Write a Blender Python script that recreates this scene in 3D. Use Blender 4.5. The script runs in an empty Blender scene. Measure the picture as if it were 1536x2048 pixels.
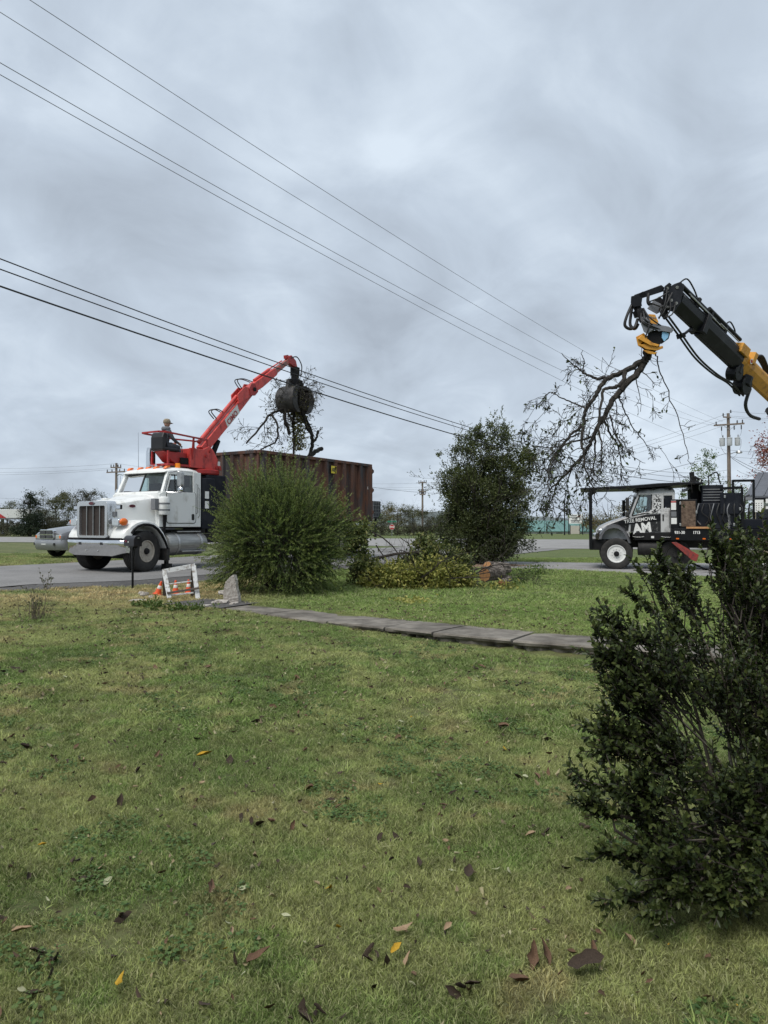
import bpy, bmesh, math, random
import numpy as np
from mathutils import Vector, Matrix
R = math.radians
S = bpy.context.scene
COL = S.collection
rnd = random.Random(7)
nrng = np.random.default_rng(11)

# ---------------------------------------------------------------- camera
CZ = 1.55; F = 1420.0; HV = 1050.0          # camera height, focal length and horizon row, in photo pixels
cam = bpy.data.cameras.new('camera'); camo = bpy.data.objects.new('camera', cam); COL.objects.link(camo)
cam.sensor_fit = 'VERTICAL'; cam.sensor_height = 36.0; cam.lens = F / 2048 * 36.0
cam.clip_start = .05; cam.clip_end = 6000
camo.location = (0, 0, CZ); camo.rotation_euler = (R(90) + math.atan((HV - 1024) / F), 0, 0)
S.camera = camo
S.render.resolution_x = 768; S.render.resolution_y = 1024

# ---------------------------------------------------------------- sky
SUN_EL, SUN_AZ = 58, 215                     # azimuth clockwise from +Y: behind the camera, to its left
w = bpy.data.worlds.new('World'); S.world = w; w.use_nodes = True
nt = w.node_tree; nt.nodes.clear(); N = nt.nodes.new; L = nt.links.new
out = N('ShaderNodeOutputWorld'); bg = N('ShaderNodeBackground'); L(bg.outputs[0], out.inputs[0])
bg.inputs['Strength'].default_value = 0.10
sky = N('ShaderNodeTexSky'); sky.sky_type = 'NISHITA'; sky.sun_disc = False
sky.sun_elevation = R(SUN_EL); sky.sun_rotation = R(SUN_AZ); sky.air_density = 1; sky.dust_density = 2
tc = N('ShaderNodeTexCoord'); sep = N('ShaderNodeSeparateXYZ'); L(tc.outputs['Generated'], sep.inputs[0])
def M_(op, a, b=None):
    n = N('ShaderNodeMath'); n.operation = op
    for i, x in enumerate((a, b)):
        if x is None: continue
        if isinstance(x, (int, float)): n.inputs[i].default_value = x
        else: L(x, n.inputs[i])
    return n.outputs[0]
zz = M_('ADD', M_('MAXIMUM', sep.outputs[2], 0.0), 0.42)     # cloud deck seen in perspective
cx = M_('DIVIDE', sep.outputs[0], zz); cy = M_('DIVIDE', sep.outputs[1], zz)
comb = N('ShaderNodeCombineXYZ'); L(cx, comb.inputs[0]); L(cy, comb.inputs[1])
def noise(vec, scale, detail, rough=.5, off=0, dist=0):
    n = N('ShaderNodeTexNoise'); n.inputs['Scale'].default_value = scale; n.inputs['Detail'].default_value = detail
    n.inputs['Roughness'].default_value = rough; n.inputs['Distortion'].default_value = dist
    mp = N('ShaderNodeMapping'); mp.inputs['Location'].default_value = (off, off * .7, 0); L(vec, mp.inputs[0]); L(mp.outputs[0], n.inputs['Vector'])
    return n.outputs['Fac']
nA = noise(comb.outputs[0], 1.7, 7, .52, 6.2, .6); nB = noise(comb.outputs[0], 4.6, 7, .55, 2.3, .7)
fac = M_('ADD', M_('MULTIPLY', nA, .66), M_('MULTIPLY', nB, .34))
ramp = N('ShaderNodeValToRGB'); L(fac, ramp.inputs[0])
e = ramp.color_ramp.elements
e[0].position = .34; e[0].color = (2.10, 2.40, 2.80, 1)
e[1].position = .64; e[1].color = (3.70, 4.18, 4.70, 1)
m = ramp.color_ramp.elements.new(.5); m.color = (2.80, 3.22, 3.74, 1)
mix = N('ShaderNodeMix'); mix.data_type = 'RGBA'; mix.inputs[0].default_value = .97      # closed cloud cover
L(sky.outputs[0], mix.inputs[6]); L(ramp.outputs[0], mix.inputs[7]); L(mix.outputs[2], bg.inputs['Color'])

# ---------------------------------------------------------------- sun behind the clouds
sun = bpy.data.lights.new('sun', 'SUN'); suno = bpy.data.objects.new('sun', sun); COL.objects.link(suno)
sun.energy = 1.5; sun.angle = R(35); sun.color = (1, .96, .9)
az = R(SUN_AZ); el = R(SUN_EL)
sd = Vector((math.sin(az) * math.cos(el), math.cos(az) * math.cos(el), math.sin(el)))
suno.rotation_euler = sd.to_track_quat('Z', 'Y').to_euler(); suno.location = sd * 60
S.view_settings.view_transform = 'Standard'; S.view_settings.look = 'None'
S.view_settings.exposure = 1.0; S.view_settings.gamma = 1.0; S.view_settings.use_curve_mapping = False

# ---------------------------------------------------------------- helpers
def sstep(a, b, x):
    t = np.clip((np.asarray(x, float) - a) / (b - a), 0, 1); return t * t * (3 - 2 * t)
def g(x, y):
    """ground height"""
    x = np.asarray(x, float); y = np.asarray(y, float)
    n = .58 * x + .81 * y
    near = (.0 + .028 * np.clip(2.5 - x, 0, 5)) * sstep(3, 8.5, y)
    mid = .148 + 0 * x
    side = .25 - .20 * sstep(-3, 5, x)
    far = mid + (side - mid) * sstep(12.5, 20, y)
    far = far + (.18 - far) * sstep(34, 60, y)
    k = sstep(7.95, 8.45, n)
    bump = .012 * np.sin(x * 1.9 + .7 * y) * np.sin(y * 1.3 + 1) * sstep(0, 3, np.abs(n - 8.2))
    return near + (far - near) * k + bump * (1 - sstep(14, 18, y))
def gz(x, y): return float(g(x, y))
def at(u, v, Y):
    """point on the photo ray (u,v) at depth Y"""
    return Vector(((u - 768) / F * Y, Y, CZ - (v - HV) / F * Y))
def ground_at(u, v):
    Y = 10.
    for _ in range(60):
        Y = .5 * Y + .5 * (CZ - gz((u - 768) / F * Y, Y)) * F / (v - HV)
    X = (u - 768) / F * Y
    return Vector((X, Y, gz(X, Y)))

def link(o, parent=None):
    COL.objects.link(o)
    if parent is not None: o.parent = parent
    return o
def tag(o, label=None, cat=None, group=None, kind=None):
    if label: o['label'] = label
    if cat: o['category'] = cat
    if group: o['group'] = group
    if kind: o['kind'] = kind
    return o
def thing(name, label, cat, loc=(0, 0, 0), rz=0, group=None):
    o = bpy.data.objects.new(name, None); o.empty_display_size = .2; link(o)
    o.location = loc; o.rotation_euler = (0, 0, rz)
    return tag(o, label, cat, group)
def copy_tree(o, parent=None):
    c = o.copy(); link(c, parent)
    for ch in list(o.children): copy_tree(ch, c)
    return c

class MB:
    def __init__(s): s.v = []; s.f = []
    def add(s, vs, fs):
        o = len(s.v); s.v += [tuple(p) for p in vs]; s.f += [tuple(i + o for i in f) for f in fs]; return s
    def box(s, x0, x1, y0, y1, z0, z1):
        return s.add([(x0,y0,z0),(x1,y0,z0),(x1,y1,z0),(x0,y1,z0),(x0,y0,z1),(x1,y0,z1),(x1,y1,z1),(x0,y1,z1)],
                     [(0,3,2,1),(4,5,6,7),(0,1,5,4),(1,2,6,5),(2,3,7,6),(3,0,4,7)])
    def bar(s, p, q, w, h=None, up=(0, 0, 1)):
        h = h or w; p = Vector(p); q = Vector(q); d = (q - p).normalized(); u = Vector(up)
        if abs(d.dot(u)) > .98: u = Vector((1, 0, 0))
        a = d.cross(u).normalized() * w / 2; b = a.cross(d).normalized() * h / 2
        return s.add([p-a-b, p+a-b, p+a+b, p-a+b, q-a-b, q+a-b, q+a+b, q-a+b],
                     [(0,1,2,3),(7,6,5,4),(0,4,5,1),(1,5,6,2),(2,6,7,3),(3,7,4,0)])
    def tube(s, pts, rs, n=8, cap=True):
        pts = [Vector(p) for p in pts]
        if not hasattr(rs, '__len__'): rs = [rs] * len(pts)
        o = len(s.v); prev = None
        for i, p in enumerate(pts):
            t = (pts[min(i + 1, len(pts) - 1)] - pts[max(i - 1, 0)])
            t = t.normalized() if t.length > 1e-9 else Vector((0, 0, 1))
            if prev is None: a = t.orthogonal().normalized()
            else:
                a = prev - t * prev.dot(t); a = a.normalized() if a.length > 1e-6 else t.orthogonal().normalized()
            prev = a; b = t.cross(a)
            for k in range(n):
                an = 2 * math.pi * k / n; s.v.append(tuple(p + (a * math.cos(an) + b * math.sin(an)) * rs[i]))
        for i in range(len(pts) - 1):
            for k in range(n):
                k2 = (k + 1) % n; s.f.append((o+i*n+k, o+i*n+k2, o+(i+1)*n+k2, o+(i+1)*n+k))
        if cap:
            s.f.append(tuple(o + k for k in range(n))[::-1]); s.f.append(tuple(o + (len(pts) - 1) * n + k for k in range(n)))
        return s
    def cyl(s, p, q, r0, r1=None, n=16): return s.tube([p, q], [r0, r0 if r1 is None else r1], n)
    def prism(s, poly, a, b, ax='y'):
        """polygon in the plane across axis ax, pulled from a to b along it"""
        n = len(poly); mk = {'y': lambda p, t: (p[0], t, p[1]), 'x': lambda p, t: (t, p[0], p[1]), 'z': lambda p, t: (p[0], p[1], t)}[ax]
        return s.add([mk(p, a) for p in poly] + [mk(p, b) for p in poly],
                     [tuple(range(n)), tuple(range(2*n-1, n-1, -1))] + [(i, (i+1) % n, n + (i+1) % n, n + i) for i in range(n)])
    def loft(s, rings, cap=True, closed=True):
        n = len(rings[0]); o = len(s.v)
        for r in rings: s.v += [tuple(p) for p in r]
        for i in range(len(rings) - 1):
            for k in range(n if closed else n - 1):
                k2 = (k + 1) % n; s.f.append((o+i*n+k, o+i*n+k2, o+(i+1)*n+k2, o+(i+1)*n+k))
        if cap and closed:
            s.f.append(tuple(o + k for k in range(n))[::-1]); s.f.append(tuple(o + (len(rings) - 1) * n + k for k in range(n)))
        return s
    def lathe(s, prof, c=(0, 0, 0), axis='y', n=32, cap=True):
        """prof: (radius, position along axis)"""
        c = Vector(c); rings = []
        for r, h in prof:
            ring = []
            for k in range(n):
                a = 2 * math.pi * k / n; ca, sa = r * math.cos(a), r * math.sin(a)
                ring.append(c + Vector({'y': (ca, h, sa), 'x': (h, ca, sa), 'z': (ca, sa, h)}[axis]))
            rings.append(ring)
        return s.loft(rings, cap)
    def ball(s, c, rx, ry=None, rz=None, n=10):
        ry = ry or rx; rz = rz or rx; rings = []
        for i in range(1, n):
            ph = math.pi * i / n; rings.append([(c[0]+rx*math.sin(ph)*math.cos(t), c[1]+ry*math.sin(ph)*math.sin(t), c[2]-rz*math.cos(ph)) for t in [2*math.pi*k/(n*2) for k in range(n*2)]])
        return s.loft(rings)
    def build(s, name, m, parent=None, smooth=None, bevel=0, seg=2, recalc=True):
        me = bpy.data.meshes.new(name); me.from_pydata(s.v, [], s.f)
        if recalc:
            b = bmesh.new(); b.from_mesh(me); bmesh.ops.recalc_face_normals(b, faces=b.faces); b.to_mesh(me); b.free()
        if smooth is not None:
            me.polygons.foreach_set('use_smooth', [True] * len(me.polygons)); me.set_sharp_from_angle(angle=R(smooth))
        me.update(); me.materials.append(m)
        o = link(bpy.data.objects.new(name, me), parent)
        if bevel:
            b = o.modifiers.new('bevel', 'BEVEL'); b.width = bevel; b.segments = seg; b.limit_method = 'ANGLE'; b.angle_limit = R(35)
        return o

def quads_object(name, V, m, parent=None, tone=None, quads=None):
    """V: (n,4,3) separate quads, or V (k,3) with quads (n,4)"""
    if quads is None: n = len(V); V = V.reshape(-1, 3); quads = np.arange(n * 4).reshape(n, 4)
    n = len(quads); me = bpy.data.meshes.new(name)
    me.vertices.add(len(V)); me.vertices.foreach_set('co', np.ascontiguousarray(V, dtype=np.float32).ravel())
    me.loops.add(n * 4); me.loops.foreach_set('vertex_index', np.ascontiguousarray(quads, dtype=np.int32).ravel())
    me.polygons.add(n); me.polygons.foreach_set('loop_start', np.arange(n, dtype=np.int32) * 4)
    me.update(calc_edges=True)
    if tone is not None:
        a = me.attributes.new('tone', 'FLOAT', 'FACE'); a.data.foreach_set('value', np.asarray(tone, np.float32))
    me.materials.append(m)
    return link(bpy.data.objects.new(name, me), parent)

def unit(a): return a / np.maximum(np.linalg.norm(a, axis=-1, keepdims=True), 1e-9)
def rdir(n, rng=nrng): return unit(rng.normal(size=(n, 3)))
def leaf_quads(P, D, length, width, rng=nrng, fold=.25, curl=.15, fat=.5, up=None):
    """two quads a leaf, folded on the midrib; P base, D direction"""
    n = len(P); D = unit(D); length = np.broadcast_to(length, n)[:, None]; width = np.broadcast_to(width, n)[:, None]
    r = rdir(n, rng) if up is None else unit(up + .35 * rng.normal(size=(n, 3)))
    side = unit(np.cross(D, r)); nor = np.cross(side, D)
    tip = P + D * length - nor * length * curl
    m1 = P + D * length * .33 + nor * width * 0; m2 = P + D * length * .72 - nor * length * curl * .4
    l1 = m1 + side * width * fat + nor * width * fold; r1 = m1 - side * width * fat + nor * width * fold
    l2 = m2 + side * width * fat * .8 + nor * width * fold * .7; r2 = m2 - side * width * fat * .8 + nor * width * fold * .7
    V = np.stack([P, tip, l1, l2, r1, r2], 1).reshape(-1, 3)
    b = np.arange(n)[:, None] * 6
    q = np.concatenate([b + [0, 2, 3, 1], b + [1, 5, 4, 0]], 1).reshape(-1, 4)
    return V, q
def leaves(name, P, D, length, width, m, parent=None, tone=None, **k):
    V, q = leaf_quads(P, D, length, width, **k)
    if tone is None: tone = nrng.random(len(P))
    return quads_object(name, V, m, parent, np.repeat(tone, 2), q)

# ---------------------------------------------------------------- materials
def newmat(name):
    m = bpy.data.materials.new(name); m.use_nodes = True
    return m, m.node_tree, m.node_tree.nodes['Principled BSDF']
def mat(name, col, rough=.6, metal=0, var=.12, scale=6, col2=None, lo=.45, hi=.65, bump=0, bscale=60, spec=.5, coat=0, stretch=None, world=False, detail=6):
    m, t, b = newmat(name); N = t.nodes.new; L = t.links.new
    tc = N('ShaderNodeTexCoord'); mp = N('ShaderNodeMapping')
    if world: L(N('ShaderNodeNewGeometry').outputs['Position'], mp.inputs[0])
    else: L(tc.outputs['Object'], mp.inputs[0])
    if stretch: mp.inputs['Scale'].default_value = stretch
    n = N('ShaderNodeTexNoise'); n.inputs['Scale'].default_value = scale; n.inputs['Detail'].default_value = detail; n.inputs['Roughness'].default_value = .6
    L(mp.outputs[0], n.inputs['Vector'])
    r = N('ShaderNodeValToRGB'); L(n.outputs['Fac'], r.inputs[0])
    if col2 is None: a = [c * (1 - var) for c in col]; c2 = [min(1, c * (1 + var)) for c in col]; r.color_ramp.elements[0].position = .3; r.color_ramp.elements[1].position = .7
    else: a, c2 = col, col2; r.color_ramp.elements[0].position = lo; r.color_ramp.elements[1].position = hi
    r.color_ramp.elements[0].color = (*a, 1); r.color_ramp.elements[1].color = (*c2, 1)
    L(r.outputs[0], b.inputs['Base Color'])
    b.inputs['Roughness'].default_value = rough; b.inputs['Metallic'].default_value = metal
    b.inputs['Specular IOR Level'].default_value = spec; b.inputs['Coat Weight'].default_value = coat
    if bump:
        n2 = N('ShaderNodeTexNoise'); n2.inputs['Scale'].default_value = bscale; n2.inputs['Detail'].default_value = 5; L(mp.outputs[0], n2.inputs['Vector'])
        bp = N('ShaderNodeBump'); bp.inputs['Strength'].default_value = bump; bp.inputs['Distance'].default_value = .02; L(n2.outputs['Fac'], bp.inputs['Height']); L(bp.outputs[0], b.inputs['Normal'])
    return m
def leafmat(name, cols, rough=.5, trans=.25, spec=.4):
    """cols: colours chosen leaf by leaf by the face attribute tone"""
    m, t, b = newmat(name); N = t.nodes.new; L = t.links.new
    a = N('ShaderNodeAttribute'); a.attribute_name = 'tone'
    r = N('ShaderNodeValToRGB'); L(a.outputs['Fac'], r.inputs[0]); el = r.color_ramp.elements
    while len(el) < len(cols): el.new(.5)
    for i, c in enumerate(cols): el[i].position = i / max(1, len(cols) - 1); el[i].color = (*c, 1)
    L(r.outputs[0], b.inputs['Base Color']); b.inputs['Roughness'].default_value = rough; b.inputs['Specular IOR Level'].default_value = spec
    tr = N('ShaderNodeBsdfTranslucent'); L(r.outputs[0], tr.inputs[0])
    mx = N('ShaderNodeMixShader'); mx.inputs[0].default_value = trans; L(b.outputs[0], mx.inputs[1]); L(tr.outputs[0], mx.inputs[2])
    L(mx.outputs[0], t.nodes['Material Output'].inputs[0])
    return m
def glassmat(name, tint=(.7, .8, .78), refl=.06):
    m, t, b = newmat(name); N = t.nodes.new; L = t.links.new; t.nodes.remove(b)
    tr = N('ShaderNodeBsdfTransparent'); tr.inputs[0].default_value = (*tint, 1)
    gl = N('ShaderNodeBsdfGlossy'); gl.inputs['Roughness'].default_value = .03
    fr = N('ShaderNodeFresnel'); fr.inputs[0].default_value = 1.5
    mx = N('ShaderNodeMixShader'); ad = N('ShaderNodeMath'); ad.operation = 'ADD'; ad.inputs[1].default_value = refl
    L(fr.outputs[0], ad.inputs[0]); L(ad.outputs[0], mx.inputs[0]); L(tr.outputs[0], mx.inputs[1]); L(gl.outputs[0], mx.inputs[2])
    L(mx.outputs[0], t.nodes['Material Output'].inputs[0]); return m

M = {}
M['white'] = mat('white_paint', (.52, .51, .47), .3, 0, col2=(.76, .77, .75), scale=3.2, lo=.30, hi=.46, coat=.3, stretch=(1, 1, .6), detail=9)
M['offwhite'] = mat('off_white', (.62, .63, .61), .5, 0, var=.1)
M['chrome'] = mat('chrome', (.72, .73, .74), .09, 1, var=.06, scale=3, bump=.16, bscale=2.6)
M['alu'] = mat('dull_aluminium', (.46, .46, .45), .38, 1, var=.2, scale=9)
M['tank'] = mat('weathered_aluminium', (.30, .30, .29), .45, .9, col2=(.42, .42, .40), scale=5, stretch=(.4, 3, 3))
M['black'] = mat('black_paint', (.006, .0065, .008), .42, 0, var=.4, scale=7, spec=.25)
M['blackm'] = mat('matt_black', (.010, .010, .011), .75, 0, var=.45, scale=9, spec=.25)
M['navy'] = mat('dark_steel', (.007, .009, .015), .5, 0, col2=(.018, .02, .026), scale=3, spec=.25, detail=9)
M['frame'] = mat('chassis_black', (.018, .017, .016), .7, 0, var=.4, scale=8)
M['rubber'] = mat('tyre_rubber', (.022, .021, .020), .85, 0, col2=(.06, .052, .045), scale=5, lo=.5, hi=.8, bump=.15, bscale=80)
M['rimcream'] = mat('dusty_wheel', (.42, .38, .32), .6, .1, col2=(.2, .17, .14), scale=14, lo=.5, hi=.75)
M['rimwhite'] = mat('white_wheel', (.70, .70, .68), .5, 0, var=.12, scale=10)
M['red'] = mat('red_paint', (.20, .022, .02), .45, 0, col2=(.58, .06, .048), scale=4.5, lo=.30, hi=.50, coat=.1, stretch=(1, 1, .5), detail=9)
M['redd'] = mat('dark_red_paint', (.34, .022, .02), .45, 0, var=.2)
M['orange'] = mat('amber_lens', (.75, .16, .02), .2, 0, var=.12)
M['redlens'] = mat('red_lens', (.5, .03, .02), .25, 0, var=.1)
M['lens'] = mat('clear_lens', (.62, .65, .66), .08, .6, var=.15, scale=20)
M['glass'] = glassmat('window_glass')
M['glassd'] = glassmat('tinted_glass', (.16, .2, .2), .05)
M['mesh'] = mat('grille_mesh', (.075, .060, .052), .6, .3, var=.25, scale=60)
M['seat'] = mat('black_vinyl', (.012, .012, .014), .5, 0, var=.3)
M['rust'] = None
M['yellow'] = mat('yellow_paint', (.30, .12, .02), .5, 0, col2=(.62, .29, .03), scale=5, lo=.32, hi=.5, detail=9)
M['yellowsign'] = mat('yellow_plate', (.72, .58, .04), .5, 0, var=.1)
M['bark'] = mat('bark', (.018, .015, .012), .9, 0, col2=(.05, .043, .036), scale=14, bump=.5, bscale=30, stretch=(1, 1, .35))
M['twig'] = mat('twig', (.035, .028, .023), .85, 0, var=.3, scale=6)
M['cutwood'] = mat('cut_wood', (.50, .27, .12), .8, 0, col2=(.40, .18, .07), scale=9)
M['wire'] = mat('cable', (.03, .03, .033), .6, 0, var=.2)
M['wiregrey'] = mat('bare_wire', (.20, .21, .22), .6, .2, var=.2)
M['pole'] = mat('weathered_pole', (.15, .12, .095), .9, 0, col2=(.24, .20, .165), scale=5, stretch=(3, 3, .3), bump=.3)
M['concrete'] = mat('concrete', (.075, .066, .054), .95, 0, col2=(.25, .228, .195), scale=2.6, detail=9, bump=.35, bscale=35, lo=.35, hi=.7)
M['agg'] = mat('broken_concrete', (.24, .21, .18), .95, 0, col2=(.48, .45, .41), scale=22, bump=.9, bscale=26, lo=.35, hi=.65)
M['coneo'] = mat('cone_orange', (.75, .10, .025), .5, 0, var=.15)
M['conew'] = mat('cone_band', (.72, .70, .66), .5, 0, var=.1)
M['oldwhite'] = mat('peeling_white_paint', (.62, .63, .63), .8, 0, col2=(.25, .22, .19), scale=16, lo=.5, hi=.66, bump=.3)
M['oldwood'] = mat('bare_board', (.11, .09, .075), .9, 0, var=.3, scale=14)
M['silver'] = mat('silver_paint', (.22, .225, .235), .28, .5, var=.08, coat=.5)
M['silverd'] = mat('grey_plastic', (.16, .165, .175), .5, 0, var=.1)
M['print'] = mat('printed_black', (.02, .02, .02), .6, 0, var=.2)
M['printw'] = mat('printed_white', (.78, .78, .76), .5, 0, var=.05)
M['printr'] = mat('printed_red', (.40, .03, .03), .5, 0, var=.1)

def rustmat():
    m, t, b = newmat('rusty_steel'); N = t.nodes.new; L = t.links.new
    tc = N('ShaderNodeTexCoord')
    def nz(scale, st, det=7):
        mp = N('ShaderNodeMapping'); mp.inputs['Scale'].default_value = st; L(tc.outputs['Object'], mp.inputs[0])
        n = N('ShaderNodeTexNoise'); n.inputs['Scale'].default_value = scale; n.inputs['Detail'].default_value = det; n.inputs['Roughness'].default_value = .65; L(mp.outputs[0], n.inputs['Vector']); return n.outputs['Fac']
    def rp(f, a, b_, p, q):
        r = N('ShaderNodeValToRGB'); L(f, r.inputs[0]); r.color_ramp.elements[0].position = p; r.color_ramp.elements[1].position = q
        r.color_ramp.elements[0].color = (*a, 1); r.color_ramp.elements[1].color = (*b_, 1); return r.outputs[0]
    base = rp(nz(3, (1, 1, .12)), (.05, .026, .019), (.185, .080, .046), .35, .66)
    mx = N('ShaderNodeMix'); mx.data_type = 'RGBA'; L(rp(nz(1.6, (1.3, 1, .25)), (0, 0, 0), (1, 1, 1), .47, .60), mx.inputs[0]); L(base, mx.inputs[6]); mx.inputs[7].default_value = (.05, .048, .05, 1)
    m2 = N('ShaderNodeMix'); m2.data_type = 'RGBA'; L(rp(nz(9, (1, 1, .3)), (0, 0, 0), (.6, .6, .6), .6, .75), m2.inputs[0]); L(mx.outputs[2], m2.inputs[6]); m2.inputs[7].default_value = (.20, .09, .045, 1)
    L(m2.outputs[2], b.inputs['Base Color']); b.inputs['Roughness'].default_value = .85
    bp = N('ShaderNodeBump'); bp.inputs['Strength'].default_value = .4; bp.inputs['Distance'].default_value = .02; L(nz(18, (1, 1, .5)), bp.inputs['Height']); L(bp.outputs[0], b.inputs['Normal'])
    return m
M['rust'] = rustmat()

def text_part(s, size, m, parent, mtx, bold=.0, name='lettering', align='LEFT', shear=0):
    cu = bpy.data.curves.new('t', 'FONT'); cu.body = s; cu.size = size; cu.offset = bold; cu.align_x = align; cu.extrude = .002; cu.shear = shear
    o = bpy.data.objects.new('t', cu); COL.objects.link(o)
    dg = bpy.context.evaluated_depsgraph_get(); me = bpy.data.meshes.new_from_object(o.evaluated_get(dg))
    bpy.data.objects.remove(o); bpy.data.curves.remove(cu)
    me.materials.clear(); me.materials.append(m); me.name = name
    o = link(bpy.data.objects.new(name, me), parent); o.matrix_basis = mtx
    return o
def side_mtx(x, y, z, tilt=0):
    """lettering on the near side (facing local -y): reads along +x"""
    return Matrix.Translation((x, y, z)) @ Matrix.Rotation(-tilt, 4, 'Y') @ Matrix.Rotation(R(90), 4, 'X')

def make_wheel(parent, x, y, z, r, wdt, rimmat, side=-1, steer=0, dual=False, rr=.29, holes=10, hubmat=None):
    """side=-1: outer face towards local -y; built about its own origin"""
    h = wdt / 2; mb = MB(); s = side
    prof = [(rr, -h * .82), (rr + .03, -h * .95), (r * .80, -h), (r * .93, -h * .97), (r * .985, -h * .86)]
    for k in range(5):
        a = -h * .8 + k * h * .32; prof += [(r, a), (r, a + h * .24), (r - .018, a + h * .26), (r - .018, a + h * .31)]
    prof += [(r, h * .82), (r * .985, h * .86), (r * .93, h * .97), (r * .80, h), (rr + .03, h * .95), (rr, h * .82)]
    mb.lathe(prof + prof[:1], n=40, cap=False)
    wh = mb.build('wheel', M['rubber'], parent, smooth=40)
    wh.location = (x, y, z); wh.rotation_euler = (0, 0, steer)
    f = s * h
    rm = MB(); rm.lathe([(rr + .006, f * .80), (rr + .012, f * .97), (rr - .012, f * .98), (rr - .03, f * .80), (rr - .045, f * .45),
                         (rr * .80, f * .40), (rr * .60, f * (.25 if dual else .62)), (rr * .40, f * (.2 if dual else .66)), (.01, f * (.2 if dual else .66)), (.01, -f * .6), (rr, -f * .6)], n=36)
    rim = rm.build('rim', rimmat, wh, smooth=30)
    hb = MB()
    for k in range(holes):
        a = 2 * math.pi * k / holes; c = rr * .70; hb.cyl((c*math.cos(a), f*.30, c*math.sin(a)), (c*math.cos(a), f*.56, c*math.sin(a)), rr*.085, n=8)
    hb.build('hand_hole', M['blackm'], rim)
    hb = MB(); hf = f * (.2 if dual else .66)
    hb.lathe([(rr*.31, hf), (rr*.31, hf + s*.05), (rr*.24, hf + s*.09), (.01, hf + s*.10)], n=20)
    hb.build('hub', hubmat or M['blackm'], wh, smooth=30)
    lb = MB()
    for k in range(10):
        a = 2 * math.pi * (k + .5) / 10; c = rr * .50; lb.cyl((c*math.cos(a), hf - s*.01, c*math.sin(a)), (c*math.cos(a), hf + s*.035, c*math.sin(a)), rr*.045, n=6)
    lb.build('lug_nuts', M['alu'], rim)
    return wh

def grow(mb, p, d, length, r, depth, rng, tips, droop=0, nseg=5, wob=.18, kids=(3, 5), shrink=.62, sides=5, rmin=.0025, spread=.75, start=.25):
    """a branching limb; collects (point, direction) for leaves"""
    p = Vector(p); d = Vector(d).normalized(); pts = [p.copy()]; rs = [r]; dirs = [d.copy()]
    for i in range(nseg):
        d = (d + Vector((rng.gauss(0, wob), rng.gauss(0, wob), rng.gauss(0, wob) - droop))).normalized()
        p = p + d * length / nseg; pts.append(p.copy()); dirs.append(d.copy()); rs.append(max(rmin, r * (1 - .75 * (i + 1) / nseg)))
    mb.tube(pts, rs, sides if r > .012 else 3, cap=r > .012)
    if depth <= 1:
        for q, dd in zip(pts[2:], dirs[2:]): tips.append((q, dd))
    if depth > 0:
        for k in range(rng.randint(*kids)):
            t = start + (1 - start) * (k + rng.random()) / kids[1]
            i = min(nseg - 1, int(t * nseg)); fr = min(1, t * nseg - i); q = pts[i].lerp(pts[i + 1], fr)
            o = dirs[i].orthogonal().normalized(); o.rotate(Matrix.Rotation(rng.uniform(0, 6.28), 3, dirs[i]))
            nd = (dirs[i] * (1 - spread * .5) + o * spread).normalized()
            grow(mb, q, nd, length * shrink * rng.uniform(.6, 1.1), max(rmin, rs[i] * rng.uniform(.4, .6)), depth - 1, rng, tips, droop, max(3, nseg - 1), wob, kids, shrink, sides, rmin, spread, start)
    return pts, rs
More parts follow.
